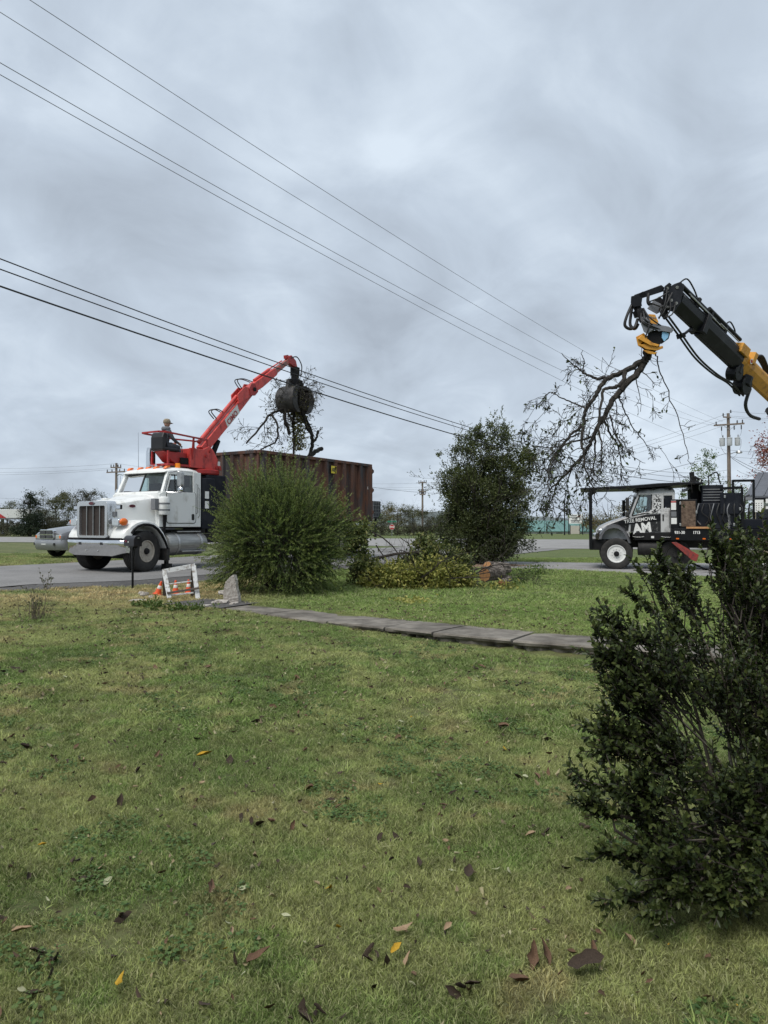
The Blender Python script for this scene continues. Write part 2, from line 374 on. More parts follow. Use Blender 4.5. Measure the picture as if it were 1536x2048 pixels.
# ================================================================ ground
def lawn_color(t, pos, bright=1.0):
    N = t.nodes.new; L = t.links.new
    def nz(scale, det=5, off=0, rough=.55):
        mp = N('ShaderNodeMapping'); mp.inputs['Location'].default_value = (off, off, 0); L(pos, mp.inputs[0])
        n = N('ShaderNodeTexNoise'); n.inputs['Scale'].default_value = scale; n.inputs['Detail'].default_value = det; n.inputs['Roughness'].default_value = rough; L(mp.outputs[0], n.inputs['Vector']); return n.outputs['Fac']
    def rp(f, p, q):
        r = N('ShaderNodeMapRange'); r.interpolation_type = 'SMOOTHSTEP'; r.inputs[1].default_value = p; r.inputs[2].default_value = q; L(f, r.inputs[0]); return r.outputs[0]
    def mx(f, a, b):
        m = N('ShaderNodeMix'); m.data_type = 'RGBA'
        if isinstance(f, float): m.inputs[0].default_value = f
        else: L(f, m.inputs[0])
        for s, c in ((6, a), (7, b)):
            if isinstance(c, tuple): m.inputs[s].default_value = (*[x * bright for x in c], 1)
            else: L(c, m.inputs[s])
        return m.outputs[2]
    def mth(op, a, b=0.0):
        n = N('ShaderNodeMath'); n.operation = op; n.use_clamp = True
        for i, x in enumerate((a, b)):
            if isinstance(x, (int, float)): n.inputs[i].default_value = x
            else: L(x, n.inputs[i])
        return n.outputs[0]
    c = mx(rp(nz(.8, 5, 3), .40, .60), (.094, .132, .039), (.182, .20, .077))
    c = mx(mth('MULTIPLY', rp(nz(2.6, 6, 33), .52, .64), .7), c, (.10, .155, .042))
    c = mx(mth('MULTIPLY', rp(nz(1.7, 6, 21), .55, .68), .7), c, (.225, .19, .095))
    # dry strip along the road verge and the odd dry ring; fresh green on the far lawn
    sp = N('ShaderNodeSeparateXYZ'); L(pos, sp.inputs[0])
    yy = N('ShaderNodeMapRange'); yy.inputs[1].default_value = 10.3; yy.inputs[2].default_value = 13.5; L(sp.outputs[1], yy.inputs[0])
    xx = N('ShaderNodeMapRange'); xx.inputs[1].default_value = -1.2; xx.inputs[2].default_value = -3.6; L(sp.outputs[0], xx.inputs[0])
    y2 = N('ShaderNodeMapRange'); y2.inputs[1].default_value = 22; y2.inputs[2].default_value = 19; L(sp.outputs[1], y2.inputs[0])
    dry = mth('MULTIPLY', mth('MULTIPLY', mth('MULTIPLY', yy.outputs[0], xx.outputs[0]), y2.outputs[0]), rp(nz(.9, 5, 7), .3, .55))
    c = mx(mth('MULTIPLY', dry, .9), c, (.30, .235, .125))
    # n = .58x+.81y beyond the walk: greener
    nn = mth('ADD', mth('MULTIPLY', sp.outputs[0], .58), 0); 
    cmb = N('ShaderNodeVectorMath'); cmb.operation = 'DOT_PRODUCT'; L(pos, cmb.inputs[0]); cmb.inputs[1].default_value = (.58, .81, 0)
    gr = N('ShaderNodeMapRange'); gr.inputs[1].default_value = 8.3; gr.inputs[2].default_value = 9.4; L(cmb.outputs['Value'], gr.inputs[0])
    xg = N('ShaderNodeMapRange'); xg.inputs[1].default_value = -3.2; xg.inputs[2].default_value = -1.6; L(sp.outputs[0], xg.inputs[0])
    c = mx(mth('MULTIPLY', mth('MULTIPLY', gr.outputs[0], xg.outputs[0]), .68), c, (.115, .172, .044))
    return c, nz, rp, mx, mth
def lawn_material(name, bright, blade=False):
    m, t, b = newmat(name); N = t.nodes.new; L = t.links.new
    geo = N('ShaderNodeNewGeometry'); c, nz, rp, mx, mth = lawn_color(t, geo.outputs['Position'], bright)
    if blade:
        oi = N('ShaderNodeObjectInfo'); at_ = N('ShaderNodeAttribute'); at_.attribute_name = 'tone'
        hv = N('ShaderNodeHueSaturation'); L(c, hv.inputs['Color'])
        v = N('ShaderNodeMapRange'); v.inputs[3].default_value = .42; v.inputs[4].default_value = 1.62; L(oi.outputs['Random'], v.inputs[0]); L(v.outputs[0], hv.inputs['Value'])
        c = mx(mth('MULTIPLY', rp(at_.outputs['Fac'], .62, .95), .8), hv.outputs[0], (.27, .27, .15))
        tr = N('ShaderNodeBsdfTranslucent'); L(c, tr.inputs[0]); ms = N('ShaderNodeMixShader'); ms.inputs[0].default_value = .3
        L(b.outputs[0], ms.inputs[1]); L(tr.outputs[0], ms.inputs[2]); L(ms.outputs[0], t.nodes['Material Output'].inputs[0])
    else:
        c = mx(mth('MULTIPLY', rp(nz(14, 6, 5, .7), .48, .62), .55), c, (.075, .062, .036))
        c = mx(mth('MULTIPLY', rp(nz(60, 4, 9, .7), .5, .6), .5), c, (.20, .19, .09))
        bp = N('ShaderNodeBump'); bp.inputs['Strength'].default_value = .8; bp.inputs['Distance'].default_value = .03; L(nz(25, 6, 1, .7), bp.inputs['Height']); L(bp.outputs[0], b.inputs['Normal'])
    L(c, b.inputs['Base Color']); b.inputs['Roughness'].default_value = .8; b.inputs['Specular IOR Level'].default_value = .2
    return m
M['lawn'] = lawn_material('lawn_ground', .75); M['blade'] = lawn_material('grass_blade', 1.78, True)

def axis_samples(lims):
    a = []
    for lo, hi, st in lims: a += list(np.arange(lo, hi, st))
    return np.array(a + [lims[-1][1]])
xs = axis_samples([(-1500, -200, 260), (-200, -40, 20), (-40, -14, 2), (-14, 14, .35), (14, 40, 2), (40, 200, 20), (200, 1500, 260)])
ys = axis_samples([(-60, -4, 8), (-4, 24, .3), (24, 44, 1.2), (44, 120, 6), (120, 400, 40), (400, 2500, 300)])
X, Y = np.meshgrid(xs, ys); Z = g(X, Y); ny, nx = X.shape
V = np.stack([X, Y, Z], -1).reshape(-1, 3); i = (np.arange(ny - 1)[:, None] * nx + np.arange(nx - 1)).ravel()
o = quads_object('ground', V, M['lawn'], quads=np.stack([i, i + 1, i + nx + 1, i + nx], 1)); tag(o, kind='structure')
o.data.polygons.foreach_set('use_smooth', [True] * len(o.data.polygons))

def resample(pts, n):
    p = np.array(pts, float); s = np.r_[0, np.cumsum(np.linalg.norm(np.diff(p, axis=0), axis=1))]; t = np.linspace(0, s[-1], n)
    return np.stack([np.interp(t, s, p[:, 0]), np.interp(t, s, p[:, 1])], 1)
def strip(name, a, b, m, off, n=70, k=12, rag=0):
    A = resample(a, n); B = resample(b, n); rg = np.random.default_rng(5)
    A = A + rag * rg.normal(size=A.shape); B = B + rag * rg.normal(size=B.shape)
    t = np.linspace(0, 1, k)[None, :, None]; P = A[:, None] * (1 - t) + B[:, None] * t
    # stand clear of the coarser ground sheet below
    Z = g(P[..., 0], P[..., 1]) + off
    V = np.concatenate([P, Z[..., None]], -1).reshape(-1, 3); i = (np.arange(n - 1)[:, None] * k + np.arange(k - 1)).ravel()
    o = quads_object(name, V, m, quads=np.stack([i, i + 1, i + k + 1, i + k], 1)); return tag(o, kind='structure')
def aggregate(name, a, b, c, scale=260, sh=.9):
    m, t, bs = newmat(name); N = t.nodes.new; L = t.links.new
    geo = N('ShaderNodeNewGeometry')
    def nz(s, d=4): n = N('ShaderNodeTexNoise'); n.inputs['Scale'].default_value = s; n.inputs['Detail'].default_value = d; n.inputs['Roughness'].default_value = .65; L(geo.outputs['Position'], n.inputs['Vector']); return n.outputs['Fac']
    r = N('ShaderNodeValToRGB'); L(nz(.8, 6), r.inputs[0]); r.color_ramp.elements[0].position = .35; r.color_ramp.elements[1].position = .65
    r.color_ramp.elements[0].color = (*a, 1); r.color_ramp.elements[1].color = (*b, 1)
    r2 = N('ShaderNodeValToRGB'); L(nz(scale / 8, 6), r2.inputs[0]); r2.color_ramp.elements[0].position = .5; r2.color_ramp.elements[1].position = .68; r2.color_ramp.elements[0].color = (0, 0, 0, 1); r2.color_ramp.elements[1].color = (.8, .8, .8, 1)
    mx = N('ShaderNodeMix'); mx.data_type = 'RGBA'; L(r2.outputs[0], mx.inputs[0]); L(r.outputs[0], mx.inputs[6]); mx.inputs[7].default_value = (*c, 1)
    L(mx.outputs[2], bs.inputs['Base Color']); bs.inputs['Roughness'].default_value = .9; bs.inputs['Specular IOR Level'].default_value = .25
    bp = N('ShaderNodeBump'); bp.inputs['Strength'].default_value = sh; bp.inputs['Distance'].default_value = .02; L(nz(scale / 5, 5), bp.inputs['Height']); L(bp.outputs[0], bs.inputs['Normal'])
    return m
M['asphalt'] = aggregate('asphalt', (.15, .147, .145), (.21, .205, .20), (.28, .275, .27), 300, .5)
M['asphaltd'] = aggregate('old_asphalt', (.055, .053, .052), (.10, .096, .092), (.17, .165, .16), 160, .9)
M['gravel'] = aggregate('gravel', (.20, .195, .19), (.28, .275, .27), (.42, .41, .40), 130, 1)
M['highway'] = aggregate('highway_asphalt', (.20, .195, .19), (.27, .265, .255), (.3, .3, .29), 60, .3)
M['dirt'] = aggregate('bare_earth', (.15, .10, .07), (.22, .16, .11), (.30, .2, .14), 80, .9)
# highway, town road, its crumbling edge, gravel drive, dirt verge
strip('highway', [(90, 34), (30, 40), (2, 45), (-14, 50), (-60, 68)], [(90, 55), (30, 63), (2, 71), (-14, 76), (-60, 84)], M['highway'], .02, 60, 30)
strip('road', [(-45, 12.8), (-14, 14.5), (-8.3, 15.9), (-5.9, 16.9), (-4.3, 18.9), (-1.5, 23.0), (3, 30.5), (11, 43)],
      [(-45, 19.0), (-16, 20.4), (-12.2, 21.8), (-10.4, 24.5), (-6.5, 31), (-1.5, 39), (0, 42), (2, 46)], M['asphalt'], .022, 90, 24, .03)
strip('road_edge', [(-45, 12.2), (-14, 13.8), (-8.3, 15.0), (-5.4, 15.7), (-3.3, 17.6), (-.6, 21.5), (3, 28.4)],
      [(-45, 13.6), (-14, 15.0), (-8.3, 16.3), (-6.2, 17.1), (-4.6, 19.0), (-1.9, 23.2), (2.2, 30.6)], M['asphaltd'], .014, 160, 10, .10)
strip('driveway', [(-1.2, 21.5), (2.5, 24.2), (4.8, 24.3), (6.8, 22.8), (9.0, 20.6), (13, 18.6), (26, 16)],
      [(1.6, 28.4), (3.6, 29.3), (6.2, 28.6), (9, 27.9), (13, 27.8), (20, 27.5), (26, 27)], M['gravel'], .018, 140, 20, .10)
strip('dirt_verge', [(-15, 20.2), (-12.4, 21.6), (-10.8, 24.0), (-9.3, 26.5)], [(-15, 21.3), (-13.6, 22.8), (-12.0, 25.2), (-10.4, 27.6)], M['dirt'], .010, 70, 8, .18)
strip('dirt_verge', [(.2, 24), (2.2, 26.2), (3.6, 27.4)], [(2.0, 22.6), (4.0, 24.9), (5.6, 26.2)], M['dirt'], .026, 40, 8, .15)

# concrete front walk, slab by slab, standing proud of the lower lawn
walk = tag(bpy.data.objects.new('sidewalk', None), kind='structure'); link(walk)
wn = [(-2.95, 12.08), (-1.85, 11.18), (-.83, 10.35), (.0, 9.68), (.62, 9.20), (1.55, 8.66), (2.45, 8.18), (3.6, 7.5), (4.8, 6.8)]
wf = [(-2.40, 12.72), (-1.32, 11.85), (-.33, 11.02), (.5, 10.36), (1.15, 9.86), (2.02, 9.34), (2.95, 8.82), (4.05, 8.2), (5.2, 7.55)]
zt = [.150, .150, .152, .158, .16, .153, .162, .16, .16, .16]
for i in range(len(wn) - 1):
    rg = random.Random(i + 3); a, b, c, d = [Vector((*q, 0)) for q in (wn[i], wn[i+1], wf[i+1], wf[i])]
    cut = .016; a2 = a.lerp(b, cut); b2 = b.lerp(a, cut); c2 = c.lerp(d, cut); d2 = d.lerp(c, cut)
    mb = MB(); n = 12; top_n = []; top_f = []
    for k in range(n + 1):
        t = k / n; top_n.append(a2.lerp(b2, t)); top_f.append(d2.lerp(c2, t))
    z = zt[i] + rg.uniform(-.006, .006); tilt = rg.uniform(-.008, .008)
    rings = []
    for k in range(n + 1):
        p, q = top_n[k], top_f[k]; zz_ = z + tilt * (k / n - .5); ch = abs(rg.gauss(0, .012)) + .006; v = (q - p).normalized()
        und = .03 + (.16 if i >= 3 else .06)*rg.random()
        rings.append([p + v*und + Vector((0, 0, -.03)), p + v*und*.8 + Vector((0, 0, zz_ - .062 - .01*rg.random())), p + v*rg.uniform(0, .03) + Vector((0, 0, zz_ - .052)), p + v*rg.uniform(-.004, .006) + Vector((0, 0, zz_ - .02)), p + v*ch + Vector((0, 0, zz_)),
                      p.lerp(q, .5) + Vector((0, 0, zz_ + .004)), q - v*.015 + Vector((0, 0, zz_)), q + Vector((0, 0, zz_ - .02)), q + Vector((0, 0, -.03))])
    mb.loft(rings); mb.build('slab', M['concrete'], walk, smooth=35)

# low wooded ridge far off
hx = np.linspace(-900, 1100, 400); hz = 9 + 5 * np.sin(hx / 140 + 1) + 3 * np.sin(hx / 47) + nrng.normal(size=400) * .5
hv = np.concatenate([np.stack([hx, 700 + 40 * np.sin(hx / 200), -2 + 0 * hx], 1), np.stack([hx, 740 + 40 * np.sin(hx / 200), hz * .8], 1), np.stack([hx, 800 + 0 * hx, hz], 1), np.stack([hx, 1000 + 0 * hx, -2 + 0 * hx], 1)])
i = np.arange(399); q = np.concatenate([np.stack([i + k*400, i + 1 + k*400, i + 401 + k*400, i + 400 + k*400], 1) for k in range(3)])
M['hill'] = mat('wooded_hill', (.10, .12, .12), .95, 0, col2=(.15, .17, .165), scale=.03, detail=8, bump=.5, bscale=.2)
tag(quads_object('hills', hv, M['hill'], quads=q), kind='structure')

# ================================================================ far trees and shrubs
LM = {
 'dark': leafmat('dark_leaf', [(.018, .032, .012), (.035, .055, .018), (.06, .08, .028)]),
 'cedar': leafmat('cedar_leaf', [(.014, .026, .014), (.026, .042, .02), (.04, .058, .026)]),
 'olive': leafmat('olive_leaf', [(.05, .06, .025), (.09, .10, .04), (.13, .125, .055)]),
 'autumn': leafmat('autumn_leaf', [(.06, .07, .022), (.13, .12, .035), (.20, .13, .05)]),
 'red': leafmat('red_leaf', [(.16, .04, .03), (.27, .07, .05), (.30, .15, .05)]),
 'fresh': leafmat('fresh_leaf', [(.05, .09, .02), (.09, .15, .03), (.15, .2, .045)]),
 'hedge': leafmat('hedge_leaf', [(.03, .035, .018), (.055, .055, .028), (.075, .07, .038)]),
}
def blob_points(lobes, n, rng, shell=.55):
    """points through a union of ellipsoids, thicker towards the skin"""
    wts = np.array([l[3] * l[4] * l[5] for l in lobes]); k = rng.choice(len(lobes), n, p=wts / wts.sum()); Lb = np.array(lobes)[k]
    d = rdir(n, rng); r = (shell + (1 - shell) * rng.random(n)) * (1 + .12 * rng.normal(size=n)); r = np.where(rng.random(n) < .25, rng.random(n), r)
    return Lb[:, :3] + d * Lb[:, 3:6] * r[:, None], d
def cluster_points(lobes, nc, per, rad, rng, shell=.62):
    C, D = blob_points(lobes, nc, rng, shell); s_ = rad * (.5 + 1.0 * rng.random(nc))
    P = np.repeat(C, per, 0) + rng.normal(size=(nc * per, 3)) * np.repeat(s_, per)[:, None] * [1, 1, .8]
    return P, np.repeat(D, per, 0), np.repeat(rng.random(nc), per)
def tree(name, label, cat, x, y, h, w, kind, n=5000, ls=.16, base=.25, lobes=None, group=None, seed=1, z0=None, trunk=True, top=1.0, clump=.5):
    z = gz(x, y) if z0 is None else z0; rng = np.random.default_rng(seed); rg = random.Random(seed)
    t = thing(name, label, cat, (x, y, z), 0, group)
    if lobes is None:
        lobes = []
        for k in range(9):
            f = base + (1 - base) * (.12 + .76 * rg.random()); ww = w * (.30 if name != 'cedar_tree' else .62 * (1.08 - f))
            a = rg.uniform(0, 6.28); rr = w * (.5 * rg.random() ** .5 if name != 'cedar_tree' else .12)
            lobes.append((rr*math.cos(a), rr*math.sin(a), h*f, ww*rg.uniform(.6, 1.1), ww*rg.uniform(.6, 1.1), h*.16*rg.uniform(.7, 1.3)))
        if name == 'cedar_tree':
            lobes = [(rg.uniform(-.1, .1)*w*(1-f), 0, h*f, w*.56*(1.05-f)*rg.uniform(.8, 1.2), w*.56*(1.05-f), h*.1) for f in np.linspace(.12, .97, 11)]
    if trunk:
        mb = MB(); tips = []
        mb.tube([(0, 0, -.1), (w*.01, 0, h*.25), (-w*.01, w*.01, h*.55), (0, 0, h*.82)], [h*.022, h*.018, h*.012, h*.004], 7)
        for k in range(9):
            a = rg.uniform(0, 6.28); zb = h * rg.uniform(.18, .6)
            grow(mb, (0, 0, zb), (math.cos(a), math.sin(a), .8), w*.6, h*.008, 2, rg, tips, 0, 4, .15, (2, 4), .6, 4, h*.0012)
        mb.build('trunk', M['twig'], t)
    nc = max(40, n // 38); P, D, ct_ = cluster_points(lobes, nc, 38, w * .055, rng); n = len(P)
    # break the crown into clumps with gaps
    ph = rng.random(3) * 6; c = np.sin(P[:, 0]*7/w + ph[0]) * np.sin(P[:, 1]*7/w + ph[1]) * np.sin(P[:, 2]*9/h*1.6 + ph[2])
    keep = (c > -clump * rng.random(n)) & (P[:, 2] > .02); P, D, ct_ = P[keep], D[keep], ct_[keep]
    leaves('crown', P, D + .8*rng.normal(size=P.shape), ls*(.6+.8*rng.random(len(P))), ls*.5, LM[kind], t, tone=.55*ct_ + .45*rng.random(len(P)), rng=rng)
    return t
def pos(u, Y): return ((u - 768) / F * Y, Y)
G1 = 'trees beyond the field'
tree('cedar_tree', 'dark pointed cedar beside the filling station canopy', 'tree', *pos(60, 84), 6.5, 3.3, 'cedar', 9000, .16, seed=2)
tree('broadleaf_tree', 'wide olive tree with thin crown between cedar and parked pickup', 'tree', *pos(112, 92), 6.0, 4.4, 'olive', 8000, .14, .2, seed=3, clump=.3)
tree('broadleaf_tree', 'rounded darker tree rising behind the white truck hood', 'tree', *pos(165, 96), 6.2, 4.6, 'hedge', 8000, .15, .15, seed=4, clump=.4)
tree('broadleaf_tree', 'low brownish tree behind the far edge of the field at cedar foot', 'tree', *pos(85, 88), 3.9, 3.6, 'hedge', 5000, .15, .1, seed=5)
tree('broadleaf_tree', 'pale bare tree seen over the filling station roof', 'tree', *pos(14, 140), 6.2, 7, 'olive', 2600, .2, .3, seed=6, clump=.1)
for k, (u, Y_, hh, ww) in enumerate([(8, 88, 2.1, 4.2), (30, 86, 2.3, 3.6), (88, 85, 2.0, 4.0), (118, 85, 2.4, 4.2), (150, 86, 2.6, 4.4), (185, 86, 2.6, 4.2), (215, 88, 2.4, 4)]):
    tree('hedge_shrub', 'dark tangled shrub in the hedgerow at the field edge', 'shrub', *pos(u, Y_), hh, ww, 'hedge', 3500, .13, .02, group='hedgerow shrubs at the field edge', seed=20 + k, trunk=False, clump=.9,
         lobes=[((q-1.5)*ww*.25, 0, hh*(.35+.2*(q % 2)), ww*.28, 1.0, hh*.42) for q in range(4)])
for k, (u, Y_, hh, ww, kd, lb) in enumerate([(762, 100, 4.4, 3.6, 'olive', 'grey leafless-looking tree right behind the rusty container end'), (795, 96, 4.3, 4.0, 'autumn', 'yellowish round tree behind the stop sign'), (826, 98, 3.9, 4.0, 'olive', 'thin olive tree left of the pole across the highway'), (868, 104, 3.2, 4.0, 'hedge', 'dark low tree right of the pole across the highway')]):
    tree('broadleaf_tree', lb, 'tree', *pos(u, Y_), hh, ww, kd, 5200, .13, .15, seed=40 + k, clump=.3)
for k, (u, Y_, hh, ww) in enumerate([(756, 92, 1.6, 4), (800, 92, 1.7, 4.5), (838, 93, 1.5, 4), (872, 93, 1.9, 4), (905, 93, 2.0, 4), (1148, 118, 2.2, 5), (1190, 116, 2.8, 5), (1225, 112, 3.2, 5)]):
    tree('hedge_shrub', 'brown-green shrub across the highway', 'shrub', *pos(u, Y_), hh, ww, 'hedge', 3200, .13, .02, group='shrubs across the highway', seed=60 + k, trunk=False, clump=.9,
         lobes=[((q-1.5)*ww*.25, 0, hh*(.35+.2*(q % 2)), ww*.28, 1.0, hh*.42) for q in range(4)])
tree('broadleaf_tree', 'small yellow-green tree behind the black tree truck hood', 'tree', *pos(1222, 47), 3.0, 3.4, 'autumn', 5000, .1, .1, seed=81, clump=.5)
tree('broadleaf_tree', 'sparse green tree rising over the tree truck bed', 'tree', *pos(1418, 42), 5.4, 2.3, 'fresh', 2600, .10, .55, seed=82, clump=.2)
tree('broadleaf_tree', 'bright green tree beside the metal-roofed house', 'tree', *pos(1478, 56), 4.4, 3.2, 'fresh', 5000, .13, .2, seed=83)
tree('maple_tree', 'red-leaved tree beside the metal-roofed house', 'tree', *pos(1592, 40), 7.8, 4.0, 'red', 4600, .12, .45, seed=84, clump=.12)

# ================================================================ buildings across the way
t = thing('filling_station_canopy', 'white flat filling station canopy with red chevron on posts', 'canopy', (*pos(0, 100), 0))
mb = MB(); mb.box(-12, 4.3, 0, 9, 2.52, 3.75); mb.build('canopy_roof', M['offwhite'], t, bevel=.05)
mb = MB(); mb.prism([(-.9, 2.54), (.9, 2.54), (-.1, 3.2), (-.9, 3.2)], -.03, .0); mb.build('chevron', M['printr'], t)
for x in (-8, -2, 3):
    mb = MB(); mb.box(x-.15, x+.15, 4.2, 4.6, -.2, 2.52); mb.build('post', M['offwhite'], t)
mb = MB(); mb.box(-12, 4.32, -.02, 9.02, 2.40, 2.52); mb.build('fascia_trim', M['silverd'], t)

M['teal'] = mat('teal_metal_roof', (.10, .21, .185), .5, .2, var=.12, scale=.6)
M['wallw'] = mat('white_metal_wall', (.62, .62, .60), .6, 0, var=.08, scale=.5)
t = thing('warehouse', 'long low white building with teal metal roof across highway', 'building', (*pos(1075, 112), 0), R(-4))
mb = MB(); mb.box(-9, 8.4, 0, 14, -.3, .62); mb.build('wall', M['wallw'], t)
mb = MB(); mb.prism([(-.4, .60), (7, 2.3), (14.4, .60), (14.4, .5), (7, 2.18), (-.4, .5)], -9.3, 8.7, 'x'); rf = mb.build('roof', M['teal'], t)
for k in range(19):
    mb = MB(); x = -9.1 + k * .98; mb.add([(x, -.42, .605), (x+.08, -.42, .605), (x+.08, 7, 2.315), (x, 7, 2.315), (x, -.42, .65), (x+.08, -.42, .65), (x+.08, 7, 2.36), (x, 7, 2.36)], [(0,3,2,1),(4,5,6,7),(0,1,5,4),(1,2,6,5),(2,3,7,6),(3,0,4,7)]); mb.build('roof_seam', M['teal'], rf)
for x in (-6.5, -3.2, .5, 3.4, 6.4):
    mb = MB(); mb.box(x-.5, x+.5, -.03, .0, -.25, .35); mb.build('door', M['silverd'], t)

# roadside sign and boards
t = thing('roadside_sign', 'white printed notice board on two posts across the highway', 'sign', (*pos(1152, 100), .1))
for x in (-1.0, .95):
    mb = MB(); mb.box(x-.06, x+.06, 0, .12, -.2, 3.0); mb.build('post', M['blackm'], t)
mb = MB(); mb.box(-1.0, .9, -.06, -.01, 1.65, 2.95); bd = mb.build('board', M['printw'], t)
for z_, x0, x1, mm in ((2.72, -.75, .1, 'print'), (2.5, -.8, .3, 'print'), (2.28, -.6, .2, 'print'), (2.02, -.75, .6, 'print'), (1.82, -.7, .5, 'print'), (2.6, .2, .62, 'printr')):
    mb = MB(); mb.box(x0, x1, -.07, -.062, z_, z_+.1); mb.build('text_line', M[mm], bd)
t = thing('board_sign', 'small blank cream board on posts below the printed notice', 'sign', (*pos(1150, 104), .1))
mb = MB(); mb.box(-.65, .65, 0, .06, .15, 1.35); mb.build('board', mat('cream_board', (.45, .42, .36), .7), t)
for x in (-.7, .7):
    mb = MB(); mb.box(x-.05, x+.05, .02, .1, -.5, 1.45); mb.build('post', M['blackm'], t)
t = thing('steel_post', 'thin tall dark steel post left of the notice board', 'post', (*pos(1129, 96), .15))
mb = MB(); mb.cyl((0, 0, -.2), (.03, 0, 4.7), .09, .08, 8); mb.build('shaft', M['blackm'], t)
mb = MB(); mb.cyl((.03, 0, 4.7), (.03, 0, 4.8), .11, .05, 8); mb.build('cap', M['blackm'], t)

t = thing('stop_sign', 'red octagonal stop sign with green street name blades', 'sign', (*pos(784, 86), .15), 0)
mb = MB(); mb.cyl((0, .05, -.2), (0, .05, 2.25), .035, n=8); mb.build('post', M['alu'], t)
oc = [(.34*math.cos(R(22.5+45*k)), 1.15+.34*math.sin(R(22.5+45*k))) for k in range(8)]
mb = MB(); mb.prism(oc, 0, .02); mb.build('border', M['printw'], t)
mb = MB(); mb.prism([(x*.92, 1.15+(z-1.15)*.92) for x, z in oc], -.008, -.002); fc = mb.build('face', M['printr'], t)
text_part('STOP', .24, M['printw'], fc, side_mtx(-.27, -.012, 1.07), .01)
M['green'] = mat('green_sign', (.02, .16, .09), .5)
mb = MB(); mb.box(-.55, .55, .03, .05, 1.72, 1.92); mb.build('name_blade', M['green'], t)
mb = MB(); mb.box(-.01, .01, -.4, .5, 1.95, 2.15); mb.build('name_blade', M['green'], t)

t = thing('billboard', 'narrow dark-backed billboard on a post past the container end', 'billboard', (*pos(751, 80), .1), R(62))
mb = MB(); mb.box(-.9, .9, -.06, .0, 2.3, 4.15); mb.build('panel', M['printw'], t)
bk = MB(); bk.box(-.88, .88, -.14, -.065, 2.3, 4.13); bp_ = bk.build('back_frame', M['navy'], t)
for k in range(5):
    mb = MB(); mb.box(-.86+k*.42, -.80+k*.42, -.18, -.142, 2.32, 4.1); mb.build('strut', M['silverd'], bp_)
for k in range(5):
    mb = MB(); mb.box(-.87, .87, -.2, -.182, 2.4+k*.4, 2.45+k*.4); mb.build('rail', M['silverd'], bp_)
mb = MB(); mb.cyl((0, 0, -.3), (0, 0, 2.3), .14, n=10); mb.build('post', M['blackm'], t)
mb = MB(); mb.box(-.9, .9, -.5, .1, 2.18, 2.28); mb.build('catwalk', M['blackm'], t)

# metal-roofed house
M['roofgrey'] = mat('grey_metal_roof', (.12, .125, .14), .45, .3, var=.12, scale=2)
M['tan'] = mat('tan_siding', (.36, .31, .22), .8, 0, var=.12, scale=3)
t = thing('house', 'tan house with grey standing seam metal roof behind tree truck', 'house', (17.9, 35.2, .1), math.atan2(-.59, .81))
mb = MB(); mb.box(.35, 12, .45, 8, -.1, 2.75); mb.build('wall', M['tan'], t)
mb = MB(); mb.prism([(0, 2.88), (4.1, 4.3), (8.4, 2.88), (8.4, 2.76), (4.1, 4.16), (0, 2.76)], 0, 12.4, 'x'); rf = mb.build('roof', M['roofgrey'], t)
for k in range(22):
    x = .25 + k*.56; mb = MB(); mb.add([(x,-.01,2.885),(x+.05,-.01,2.885),(x+.05,4.1,4.31),(x,4.1,4.31),(x,-.01,2.93),(x+.05,-.01,2.93),(x+.05,4.1,4.355),(x,4.1,4.355)], [(0,3,2,1),(4,5,6,7),(0,1,5,4),(1,2,6,5),(2,3,7,6),(3,0,4,7)]); mb.build('roof_seam', M['roofgrey'], rf)
mb = MB(); mb.box(-.02, 12.4, -.06, -.005, 2.66, 2.80); mb.build('gutter', M['silverd'], t, bevel=.02)
mb = MB(); mb.box(.3, 12, .38, .44, 2.4, 2.6); mb.build('trim_board', M['offwhite'], t)
for k in range(14):
    mb = MB(); mb.box(.33, 12.02, .425, .448, .1+k*.165, .24+k*.165); mb.build('siding_board', M['tan'], t)
for x in (2.2, 5.6):
    mb = MB(); mb.box(x, x+.9, .38, .46, 1.0, 2.2); wn_ = mb.build('window', M['offwhite'], t)
    mb = MB(); mb.box(x+.06, x+.84, .365, .378, 1.06, 2.14); mb.build('pane', M['navy'], wn_)

# ================================================================ poles and wires
def insul(mb, p, h=.16, r=.05): mb.lathe([(r*.5, 0), (r, .03), (r*.5, h*.4), (r*.9, h*.55), (r*.4, h)], p, 'z', 8)
xr, yr = pos(1459, 58); zr = gz(xr, yr)
t = thing('utility_pole', 'weathered pole with crossarm, three transformers and street lamp', 'utility pole', (xr, yr, zr))
def zv(v, Y=58): return CZ - (v - HV) / F * Y - zr
mb = MB(); mb.tube([(0, 0, -.3), (0, 0, 5), (-.03, 0, zv(826))], [.17, .15, .115], 12); mb.build('pole_shaft', M['pole'], t, smooth=40)
mb = MB(); mb.bar((-1.28, -.16, zv(851)), (1.2, -.16, zv(847)), .11, .13); arm = mb.build('crossarm', M['pole'], t, bevel=.01)
mb = MB(); mb.bar((-.52, -.16, zv(834)), (.1, -.16, zv(835)), .09, .1); mb.build('crossarm', M['pole'], t)
for s in (-1, 1):
    mb = MB(); mb.bar((0, -.14, zv(860)), (s*.55, -.16, zv(850)), .04, .02); mb.build('arm_brace', M['alu'], t)
for (x, z_) in ((-.52, zv(834)+.06), (-1.1, zv(851)+.06), (.1, zv(826)), (1.05, zv(847)+.06), (.62, zv(848)+.06)):
    mb = MB(); insul(mb, (x, -.16, z_), .26, .07); mb.build('insulator', M['print'], t)
for (x, z_) in ((-.68, zv(852)), (.35, zv(850)), (.93, zv(849))):
    mb = MB(); mb.cyl((x, -.2, z_-.05), (x, -.2, z_-.4), .045, n=8); mb.build('cutout_fuse', M['print'], t)
